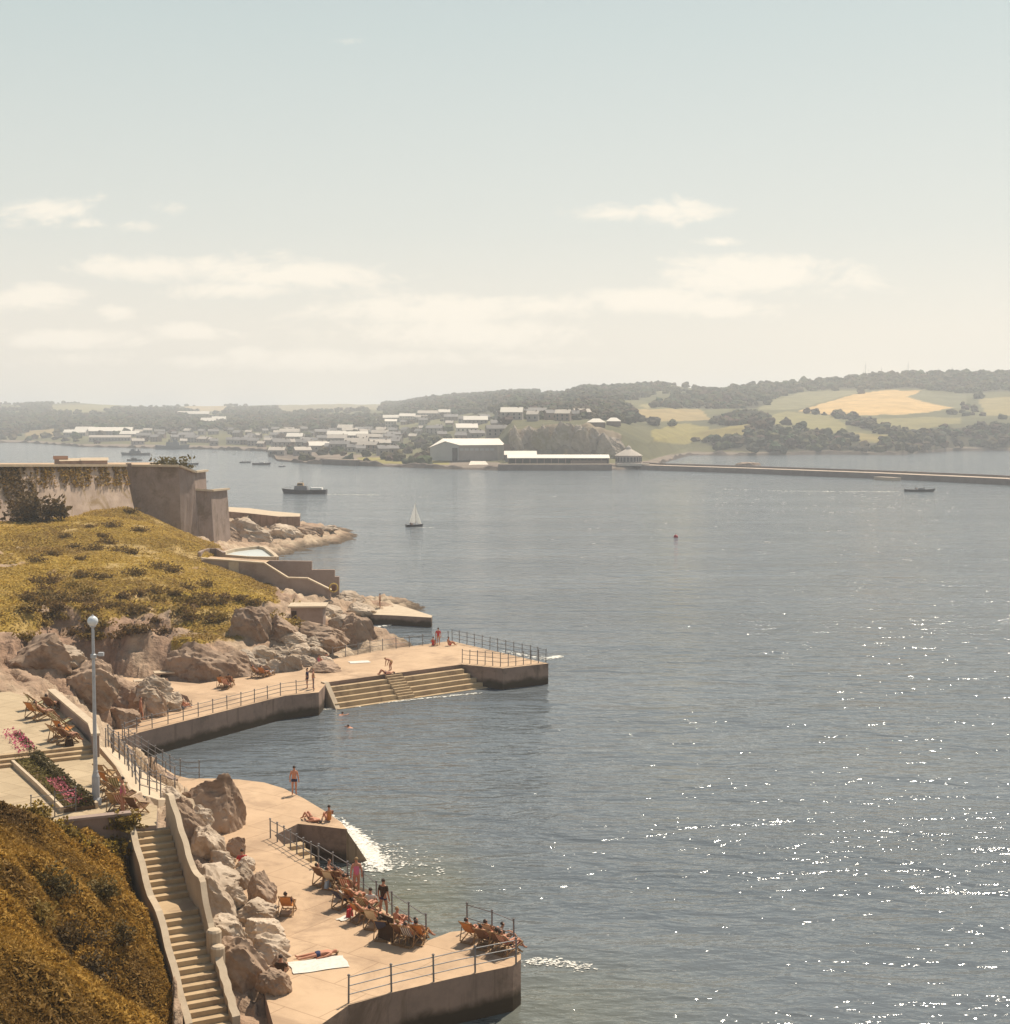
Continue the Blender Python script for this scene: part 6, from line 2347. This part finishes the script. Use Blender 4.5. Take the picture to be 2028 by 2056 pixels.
mb.build('parapet', M['pierstone'], bk)
la, lb_ = Vector(P(1766, 963, 0)), Vector(P(1805, 965, 0))
mid_ = (la + lb_) / 2 - bw[0]
dv = (lb_ - la)
MB().box((mid_.x - 1.2, mid_.y - 1.6, .55), (dv.length, 4.2, 1.5), math.atan2(dv.y, dv.x)).build('landing_steps', M['pierdeck'], bk)
# surf-washed ledges inside the breakwater
for (a, b, w, h, lb) in [(1500, 934, 60, 4, 'dark rock ledge awash inside the breakwater'), (1380, 938, 70, 5, 'brown rock ledge where the breakwater leaves the shore'), (1850, 952, 46, 4, 'dark reef awash behind the outer breakwater')]:
    x, y, z = P(a, b, 0)
    o = bpy.data.objects.new('rock_ledge', rock_mesh(w * y / FPX, h * y / FPX * 2.2, 16, a, M['rock_brown']))
    link(o)
    o.location = (x, y, .2)
    setp(o, lb, 'rock')

# ------------------------------------------------------------------ far buildings
M['fwall'] = mat('grey_render', (.36, .31, .28), .9, .12, .2, None, 0, rand=.35)
M['fbrick'] = mat('brown_brick', (.27, .19, .15), .9, .12, .2, None, 0, rand=.3)
M['roof_white'] = mat('white_sheeting', (.76, .68, .58), .7, .06, .1, None, 0)
M['roof_slate'] = mat('grey_slate', (.26, .235, .22), .8, .12, .3, None, 0, rand=.3)
M['roof_pale'] = mat('pale_roof', (.56, .48, .40), .8, .1, .3, None, 0, rand=.25)
M['hangar'] = mat('grey_blue_sheeting', (.40, .40, .39), .8, .1, .1, None, 0)
M['door_dark'] = mat('dark_opening', (.045, .038, .036), .9, .1, .3, None, 0)
HM = {}


def house_parts(w, d, h, rh):
    key = (w, d, h, rh)
    if key not in HM:
        wl = MB().box((0, 0, h / 2 - .8), (w, d, h + 1.6))
        wl.add([(-w / 2, -d / 2, h), (-w / 2, d / 2, h), (-w / 2, 0, h + rh)], [(0, 2, 1)])
        wl.add([(w / 2, -d / 2, h), (w / 2, d / 2, h), (w / 2, 0, h + rh)], [(0, 1, 2)])
        e = .35
        rf = MB()
        for s in (-1, 1):
            q = [(-w / 2 - e, s * (d / 2 + e), h - e * .6), (w / 2 + e, s * (d / 2 + e), h - e * .6), (w / 2 + e, 0, h + rh), (-w / 2 - e, 0, h + rh)]
            rf.add([*q, *[(a, b, c + .2) for a, b, c in q]], [(0, 1, 2, 3), (7, 6, 5, 4), (0, 4, 5, 1), (1, 5, 6, 2), (3, 7, 4, 0)])
        win = MB()
        nx = max(2, int(w / 3))
        for k in range(nx):
            for zz in ([h * .5] if h < 4.5 else [h * .27, h * .72]):
                win.box((-w / 2 + w * (k + .5) / nx, -d / 2 - .02, zz), (1.0, .1, 1.3))
        HM[key] = (wl.mesh('walls', M['fwall']), rf.mesh('roof', M['roof_slate']), win.mesh('window_rows', M['glass']), MB().box((w * .3, 0, h + rh * .9), (.8, .8, 1.9)).mesh('chimney', M['fbrick']))
    return HM[key]


def house(px, py, w, d, h, rh, rz, wallm, roofm, label, group, name='house', chim=True):
    x, y, z = far_hit(px, py)
    r_ = empty(name, (x, y, z), rz, label=label, cat='house' if name == 'house' else 'building', group=group)
    a, b, c, e = house_parts(w, d, h, rh)
    child('walls', a, r_, M[wallm])
    ro = child('roof', b, r_, M[roofm])
    child('window_rows', c, r_)['kind'] = 'stuff'
    if chim:
        child('chimney', e, ro)
    return r_


hr = np.random.default_rng(44)
SZ = [(7, 6, 4.2, 2.0), (9, 6.5, 4.6, 2.2), (11, 6.5, 3.6, 2.0), (14, 7, 4.8, 2.2), (6, 5.5, 3.2, 1.8)]
occupied = []


def town_block(n, pxr, pyr, label, group, dpx, dpy, white=.3):
    k = 0
    tries = 0
    while k < n and tries < n * 30:
        tries += 1
        a, b = hr.uniform(*pxr), hr.uniform(*pyr)
        if any(abs(a - o_[0]) < dpx and abs(b - o_[1]) < dpy for o_ in occupied):
            continue
        occupied.append((a, b))
        s = SZ[hr.integers(len(SZ))]
        wm, rm = ('fwall' if hr.random() < .65 else 'fbrick'), ('roof_pale' if hr.random() < white else 'roof_slate')
        side = 'left part' if a < pxr[0] + (pxr[1] - pxr[0]) * .33 else ('middle' if a < pxr[0] + (pxr[1] - pxr[0]) * .67 else 'right part')
        lab = f"small {'grey' if wm == 'fwall' else 'brown'} {'pale-roofed' if rm == 'roof_pale' else 'slate-roofed'} house in the {side} of " + label
        house(a, b, *s, hr.uniform(-.5, .5), wm, rm, lab, group)
        k += 1


for (a, b, w, d, h, rh, lb, wm, rm) in [
        (694, 866, 15, 9, 4, 3, 'long pale-roofed house high in the town left of the grey hangar', 'fwall', 'roof_pale'), (676, 881, 16, 9, 4, 3, 'pale-roofed house above the waterfront, upper of two', 'fwall', 'roof_white'),
        (678, 890, 16, 9, 4, 3, 'pale-roofed house above the waterfront, lower of two', 'fwall', 'roof_pale'), (712, 886, 22, 9, 5, 3, 'long terrace of houses with pale roof in mid town', 'fwall', 'roof_white'),
        (716, 899, 17, 9, 4, 3, 'pale low house near the spit shore', 'fwall', 'roof_pale'), (650, 906, 20, 10, 4, 2.5, 'white-roofed shed near the left end of the spit', 'fwall', 'roof_white'),
        (593, 890, 14, 9, 6, 3, 'pale gabled house near the left end of the town', 'fwall', 'roof_white'), (582, 876, 20, 9, 5, 3, 'long grey-roofed row at the left end of the town', 'fwall', 'roof_pale'),
        (785, 860, 12, 9, 7, 2, 'cream block standing in the trees on the town hill', 'roof_pale', 'roof_white'), (792, 849, 26, 9, 5, 3, 'long white-roofed row near the top of the town hill', 'fwall', 'roof_white'),
        (818, 846, 18, 9, 5, 3, 'white house beside a dark tree high on the town hill', 'roof_pale', 'roof_white'), (864, 839, 28, 9, 5, 3, 'long pale row right of the hilltop houses', 'fwall', 'roof_pale'),
        (892, 836, 13, 9, 5, 3, 'small white house highest on the hill above the hangar', 'roof_pale', 'roof_white'), (937, 876, 16, 11, 6, 3, 'bright white gabled building behind the hangar roof', 'roof_white', 'roof_white'),
        (955, 858, 20, 9, 5, 3, 'pale house on the slope above the hangar', 'fwall', 'roof_white'), (1028, 848, 14, 8, 5, 3, 'pale house just inland of the cliff top', 'fwall', 'roof_white'),
        (224, 874, 46, 16, 5, 4, 'large white-roofed warehouse on the far left waterfront', 'fwall', 'roof_white'), (222, 886, 40, 10, 4, 2, 'long low pale shed in front of the white warehouse', 'fwall', 'roof_pale'),
        (152, 876, 24, 10, 4, 3, 'white-roofed house left of the big warehouse', 'fwall', 'roof_white'), (172, 870, 22, 10, 4, 3, 'white-roofed house touching the left end of the warehouse', 'fwall', 'roof_white'),
        (262, 877, 20, 10, 3, 3, 'pale shed at the right end of the big warehouse', 'fwall', 'roof_white'), (389, 837, 50, 12, 5, 4, 'long white building on the hill left of centre', 'roof_pale', 'roof_white'),
        (420, 855, 20, 12, 6, 4, 'pale house on the hill below the long white building', 'fwall', 'roof_white'), (440, 852, 18, 12, 6, 4, 'white house right of the pale one below the long building', 'roof_pale', 'roof_white')]:
    house(a, b, w, d, h, rh, hr.uniform(-.12, .12), wm, rm, lb, None, 'house', w < 20)
    occupied.append((a, b))
town_block(46, (555, 800), (868, 915), 'the hazy town behind the spit', 'houses of the spit town', 13, 6, .35)
town_block(34, (270, 560), (872, 898), 'the distant left waterfront', 'houses of the left waterfront', 12, 5, .35)
town_block(22, (740, 1010), (842, 885), 'the wooded town hill', 'houses on the town hill', 16, 7, .3)
town_block(9, (1040, 1170), (838, 850), 'the quarry cliff top', 'houses on the cliff top', 14, 6, .3)

# bare buttresses of the old quarry
M['cliff'] = mat('quarry_cliff', (.40, .33, .265), .95, .3, .09, (.24, .19, .145), .9, .35, stain=(.20, .17, .085), stain_scale=.06, coords='World')
for i in range(10):
    a = 1034 + i * 22 + (i % 3) * 4
    Yc = 765 + (i % 2) * 4
    hh_ = 17.5 if i < 8 else 12.5
    wd_ = 11.5 + (i * 5 % 7)
    o = bpy.data.objects.new('cliff_buttress', rock_mesh(wd_, hh_ * 1.15, 11, 500 + i * 13, M['cliff'], 18, .2))
    link(o)
    o.location = ((a - CX) / FPX * Yc, Yc, 4 + hh_ * .42)
    setp(o, f'bare rock buttress of the quarry cliff behind the long shed, {ORD[i]} from the left', 'cliff', 'buttresses of the quarry cliff')

# seaplane hangars
def wpt(px, Y):
    return (px - CX) / FPX * Y


HY = 772
z0 = 2.6
hx0, hx1 = wpt(864, HY), wpt(1014, HY)
hg = empty('hangar', ((hx0 + hx1) / 2, HY, z0), label='big grey hangar with white roof and dark doorway on the spit', cat='hangar')
Wd = hx1 - hx0
MB().add([(-Wd / 2, 0, 0), (-Wd * .12, 0, 0), (-Wd * .12, 0, 8.2), (-Wd * .28, 0, 10.2), (-Wd / 2, 0, 7.0), (-Wd / 2, 26, 0), (-Wd * .12, 26, 0), (-Wd * .12, 26, 8.2), (-Wd * .28, 26, 10.2), (-Wd / 2, 26, 7.0)],
         [(0, 1, 2, 3, 4), (9, 8, 7, 6, 5), (0, 4, 9, 5), (1, 6, 7, 2)]).build('west_bay', M['hangar'], hg)
MB().box((Wd * .14, 13, 4.0), (Wd * .52, 25, 8.0)).build('east_bay', M['fwall'], hg)
MB().box((Wd * .45, 13, 4.2), (Wd * .10, 25.4, 8.4)).build('end_tower', M['roof_pale'], hg)
MB().add([(-Wd * .30, -.5, 10.45), (-Wd * .10, -.5, 8.3), (Wd * .5, -.5, 8.5), (Wd * .42, 26, 11.6), (-Wd * .36, 26, 11.6), (-Wd * .52, -.5, 7.0)], [(0, 1, 4), (1, 2, 3, 4), (5, 0, 4)]).build('roof', M['roof_white'], hg)
MB().box((-Wd * .17, -.1, 3.4), (Wd * .07, .3, 6.8)).build('doorway', M['door_dark'], hg)
for k in range(7):
    MB().box((-Wd * .08 + k * Wd * .068, -.05 + .45, 6.0), (Wd * .05, .3, 1.2)).build('window', M['hangar'], hg)
# boat shed row in front of the cliff
SY_ = 716
sx0, sx1 = wpt(1020, SY_), wpt(1223, SY_)
sd_o = empty('long_shed', ((sx0 + sx1) / 2, SY_, 2.0), label='very long low shed with white roof and dark open front below the cliff', cat='shed')
Ws = sx1 - sx0
MB().box((0, 7, 1.6), (Ws, .4, 3.2)).box((-Ws / 2 + .2, 3.5, 1.6), (.4, 7, 3.2)).box((Ws / 2 - .2, 3.5, 1.6), (.4, 7, 3.2)).build('walls', M['door_dark'], sd_o)
MB().add([(-Ws / 2 - .4, -.6, 3.2), (Ws / 2 + .4, -.6, 3.2), (Ws / 2 + .4, 7.6, 4.7), (-Ws / 2 - .4, 7.6, 4.7), (-Ws / 2 - .4, -.6, 3.5), (Ws / 2 + .4, -.6, 3.5), (Ws / 2 + .4, 7.6, 5.0), (-Ws / 2 - .4, 7.6, 5.0)],
         [(3, 2, 1, 0), (4, 5, 6, 7), (0, 1, 5, 4), (1, 2, 6, 5), (3, 0, 4, 7)]).build('roof', M['roof_white'], sd_o)
pm_ = MB().box((0, 0, 1.6), (.35, .35, 3.2)).mesh('post', M['fbrick'])
for k in range(15):
    o = child('post', pm_, sd_o)
    o.location = (-Ws / 2 + .3 + (Ws - .6) * k / 14, 0, 0)
MB().box((Ws * .30, .8, 1.1), (Ws * .36, .3, 2.2)).build('brick_front', M['fbrick'], sd_o)
x0 = wpt(1045, 742)
s2 = empty('shed', (x0, 742, 3.2), label='short white-roofed shed between the long shed and the cliff', cat='shed')
MB().box((0, 0, 1.6), (16, 6, 3.6)).build('walls', M['fwall'], s2)
MB().add([(-8.5, -3.4, 3.3), (8.5, -3.4, 3.3), (8.5, 3.4, 5.2), (-8.5, 3.4, 5.2), (8.5, 3.4, 3.2), (-8.5, 3.4, 3.2)], [(0, 1, 2, 3), (1, 4, 2), (0, 3, 5), (3, 2, 4, 5)]).build('roof', M['roof_white'], s2)
# octagonal pavilion
x0 = wpt(1262, 716)
pv_ = empty('pavilion', (x0, 716, 2.2), label='round pavilion with white conical roof where the breakwater begins', cat='pavilion')
MB().lathe([(6.6, 0), (6.6, 4.6), (6.3, 4.7)], n=16).build('walls', M['fwall'], pv_)
for k in range(12):
    a = math.pi + math.pi * (k + .5) / 12
    MB().box((6.62 * math.cos(a), 6.62 * math.sin(a), 2.6), (1.1, .12, 2.2), a + math.pi / 2).build('window', M['glass'], pv_)
MB().lathe([(7.2, 4.5), (4.2, 6.2), (1.6, 7.6), (1.2, 8.6), (.1, 9.6)], n=16).build('roof', M['roof_pale'], pv_)
MB().box((1.5, -8.3, .2), (16, 3.5, 1.2)).build('terrace', M['roof_pale'], pv_)
# chimney beside the hangar
x0 = wpt(1018, 762)
cm = empty('chimney_stack', (x0, 762, 2), label='dark square chimney stack at the right end of the hangar', cat='chimney')
MB().box((0, 0, 4.6), (3.6, 3.6, 9.2), 0, .85).build('stack', M['fbrick'], cm)
MB().box((0, 0, 9.4), (3.8, 3.8, .5)).build('cap', M['fbrick'], cm)
# slipway
M['slip'] = mat('bleached_slipway', (.66, .58, .48), .9, .1, .2, None, 0)
slipo = MB()
a, b, c, d = P(936, 943, -.3), P(990, 944.5, -.3), PD(975, 926, 752), PD(945, 926, 752)
slipo.add([a, b, (c[0], c[1], 2.9), (d[0], d[1], 2.9)], [(0, 1, 2, 3)])
slipo.build('slipway', M['slip'], None, kind='structure', label='bleached slipway running into the water before the hangar')
# quay wall of the spit
for (p, q, lb) in [((655, 932), (722, 935), 'dark stone quay block near the left end of the spit'), ((1000, 944.2), (1228, 944.2), 'dark stone quay wall under the long shed')]:
    a, b = Vector(P(*p, 0)), Vector(P(*q, 0))
    r_ = empty('quay_wall', a, label=lb, cat='wall')
    MB().bar(Vector((0, 0, .6)), b - a + Vector((0, 0, .6)), 5, 4.2).build('stone', M['pierstone'], r_)
    MB().bar(Vector((0, .6, 2.9)), b - a + Vector((0, .6, 2.9)), 3.6, .4).build('coping', M['pierdeck'], r_)
# buildings with domed white roofs on the cliff top
for (a, w, lb) in [(1197, 10, 'low building with white hipped roof on the cliff top, left of two'), (1232, 8.5, 'low building with white hipped roof on the cliff top, right of two')]:
    x, y, z = far_hit(a, 855)
    r_ = empty('lookout', (x, y, z), label=lb, cat='building')
    MB().box((0, 0, 1.2), (w, 6, 3.2)).build('walls', M['fbrick'], r_)
    MB().add([(-w / 2 - .4, -3.4, 2.8), (w / 2 + .4, -3.4, 2.8), (w / 2 + .4, 3.4, 2.8), (-w / 2 - .4, 3.4, 2.8), (-w * .2, 0, 5.0), (w * .2, 0, 5.0)], [(0, 1, 5, 4), (1, 2, 5), (2, 3, 4, 5), (3, 0, 4)]).build('roof', M['roof_white'], r_)
# wireless masts on the skyline
for i, (a, top) in enumerate([(1735, 728), (1767, 738), (1820, 727), (1880, 740), (1908, 737)]):
    Ym = 1880
    x = wpt(a, Ym)
    zb = far_h(x, Ym)
    zt = CAMH + (HOR - top) * Ym / FPX
    r_ = empty('radio_mast', (x, Ym, zb), label=f'thin radio mast on the right skyline, {ORD[i]} from the left', cat='mast', group='radio masts on the skyline')
    MB().tube((0, 0, -2), (0, 0, zt - zb), .28, .12, 5).build('pole', M['hull_grey'], r_)
    for k in range(3):
        t_ = k * 2.094
        MB().tube((0, 0, (zt - zb) * .85), (math.cos(t_) * 9, math.sin(t_) * 9, 0), .05, n=4).build('stay', M['hull_grey'], r_)

# ------------------------------------------------------------------ surf, wakes and painted sun glints
def foam_glints(name, label, jobs, mt):
    """white flecks on the water: foam and painted sun glints. jobs: (polyline of (x,y), half width, count, size)"""
    V, F = [], []
    for poly, wid, n, size in jobs:
        poly = np.array(poly, float)
        seg = np.hypot(*(poly[1:] - poly[:-1]).T)
        k = rng.choice(len(seg), n, p=seg / seg.sum())
        f = rng.random(n)[:, None]
        p = poly[k] + (poly[k + 1] - poly[k]) * f
        d = (poly[k + 1] - poly[k]) / seg[k][:, None]
        nn = np.stack([-d[:, 1], d[:, 0]], -1)
        p = p + nn * (rng.normal(0, .5, n)[:, None] * wid) + d * rng.normal(0, .2, n)[:, None]
        for q in p:
            m_ = 7
            a = np.sort(rng.uniform(0, 6.283, m_))
            r_ = size * rng.uniform(.3, 1.3) * rng.uniform(.5, 1.2, m_)
            b0 = len(V)
            V += [(q[0] + r_[j] * math.cos(a[j]) * 1.7, q[1] + r_[j] * math.sin(a[j]), .022 + rng.random() * .03) for j in range(m_)]
            F.append(tuple(range(b0, b0 + m_)))
    me = bpy.data.meshes.new(name)
    me.from_pydata(V, [], F)
    me.materials.append(mt)
    o = bpy.data.objects.new(name, me)
    link(o)
    return setp(o, label, None, None, 'stuff')


M['foam_glints'] = mat('foam_and_glints', (.80, .76, .68), .9, .06, 3, None, 0)  # white shared by real foam and the painted glints


def W2(*pp):
    return [P(a, b, 0)[:2] for a, b in pp]


foam_glints('surf', 'white surf breaking round the jetty, steps and rocks',
     [(W2((640, 1640), (700, 1672), (745, 1715), (762, 1750)), .8, 900, .10), (W2((690, 1660), (735, 1700), (757, 1738)), .5, 900, .11), (W2((745, 1700), (790, 1740)), 1.6, 260, .06),
      (W2((655, 1424), (800, 1408), (962, 1392)), .22, 420, .09), (W2((655, 1424), (720, 1418)), .35, 160, .10), (W2((1100, 1322), (1125, 1318)), .5, 160, .14), (W2((1010, 1308), (1100, 1325)), .6, 200, .10),
      (W2((740, 1262), (800, 1252)), .6, 120, .12), (W2((560, 1086), (690, 1068), (720, 1066)), .8, 120, .18), (W2((640, 1760), (900, 1740)), 2.6, 150, .07),
      (W2((1060, 1930), (1130, 1935), (1180, 1945)), .5, 220, .06), (W2((870, 1900), (930, 1878)), .4, 90, .06)], M['foam_glints'])
foam_glints('boat_wakes', 'white wakes trailing behind the moving boats',
     [(W2((655, 992), (700, 993), (760, 994)), 2.0, 160, .22), (W2((760, 994), (900, 998)), 3, 40, .2), (W2((1822, 987), (1700, 987), (1600, 986)), 3.0, 240, .30), (W2((1600, 986), (1450, 982)), 5, 60, .3),
      (W2((830, 1059), (870, 1060)), .4, 40, .15), (W2((290, 916), (345, 914)), 1.5, 60, .5)], M['foam_glints'])

# white flecks laid on the open water as painted sun glints
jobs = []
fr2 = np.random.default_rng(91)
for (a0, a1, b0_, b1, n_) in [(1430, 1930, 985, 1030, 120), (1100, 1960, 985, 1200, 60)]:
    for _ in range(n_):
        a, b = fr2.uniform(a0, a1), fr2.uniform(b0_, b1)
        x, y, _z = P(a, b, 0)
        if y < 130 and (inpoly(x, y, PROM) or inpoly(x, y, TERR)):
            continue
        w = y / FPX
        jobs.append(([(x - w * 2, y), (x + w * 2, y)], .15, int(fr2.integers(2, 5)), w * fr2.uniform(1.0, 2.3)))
foam_glints('glint_flecks', 'scattered white flecks painted as sun glints on the rippled open water', jobs, M['foam_glints'])
if HAZE:
    haze()
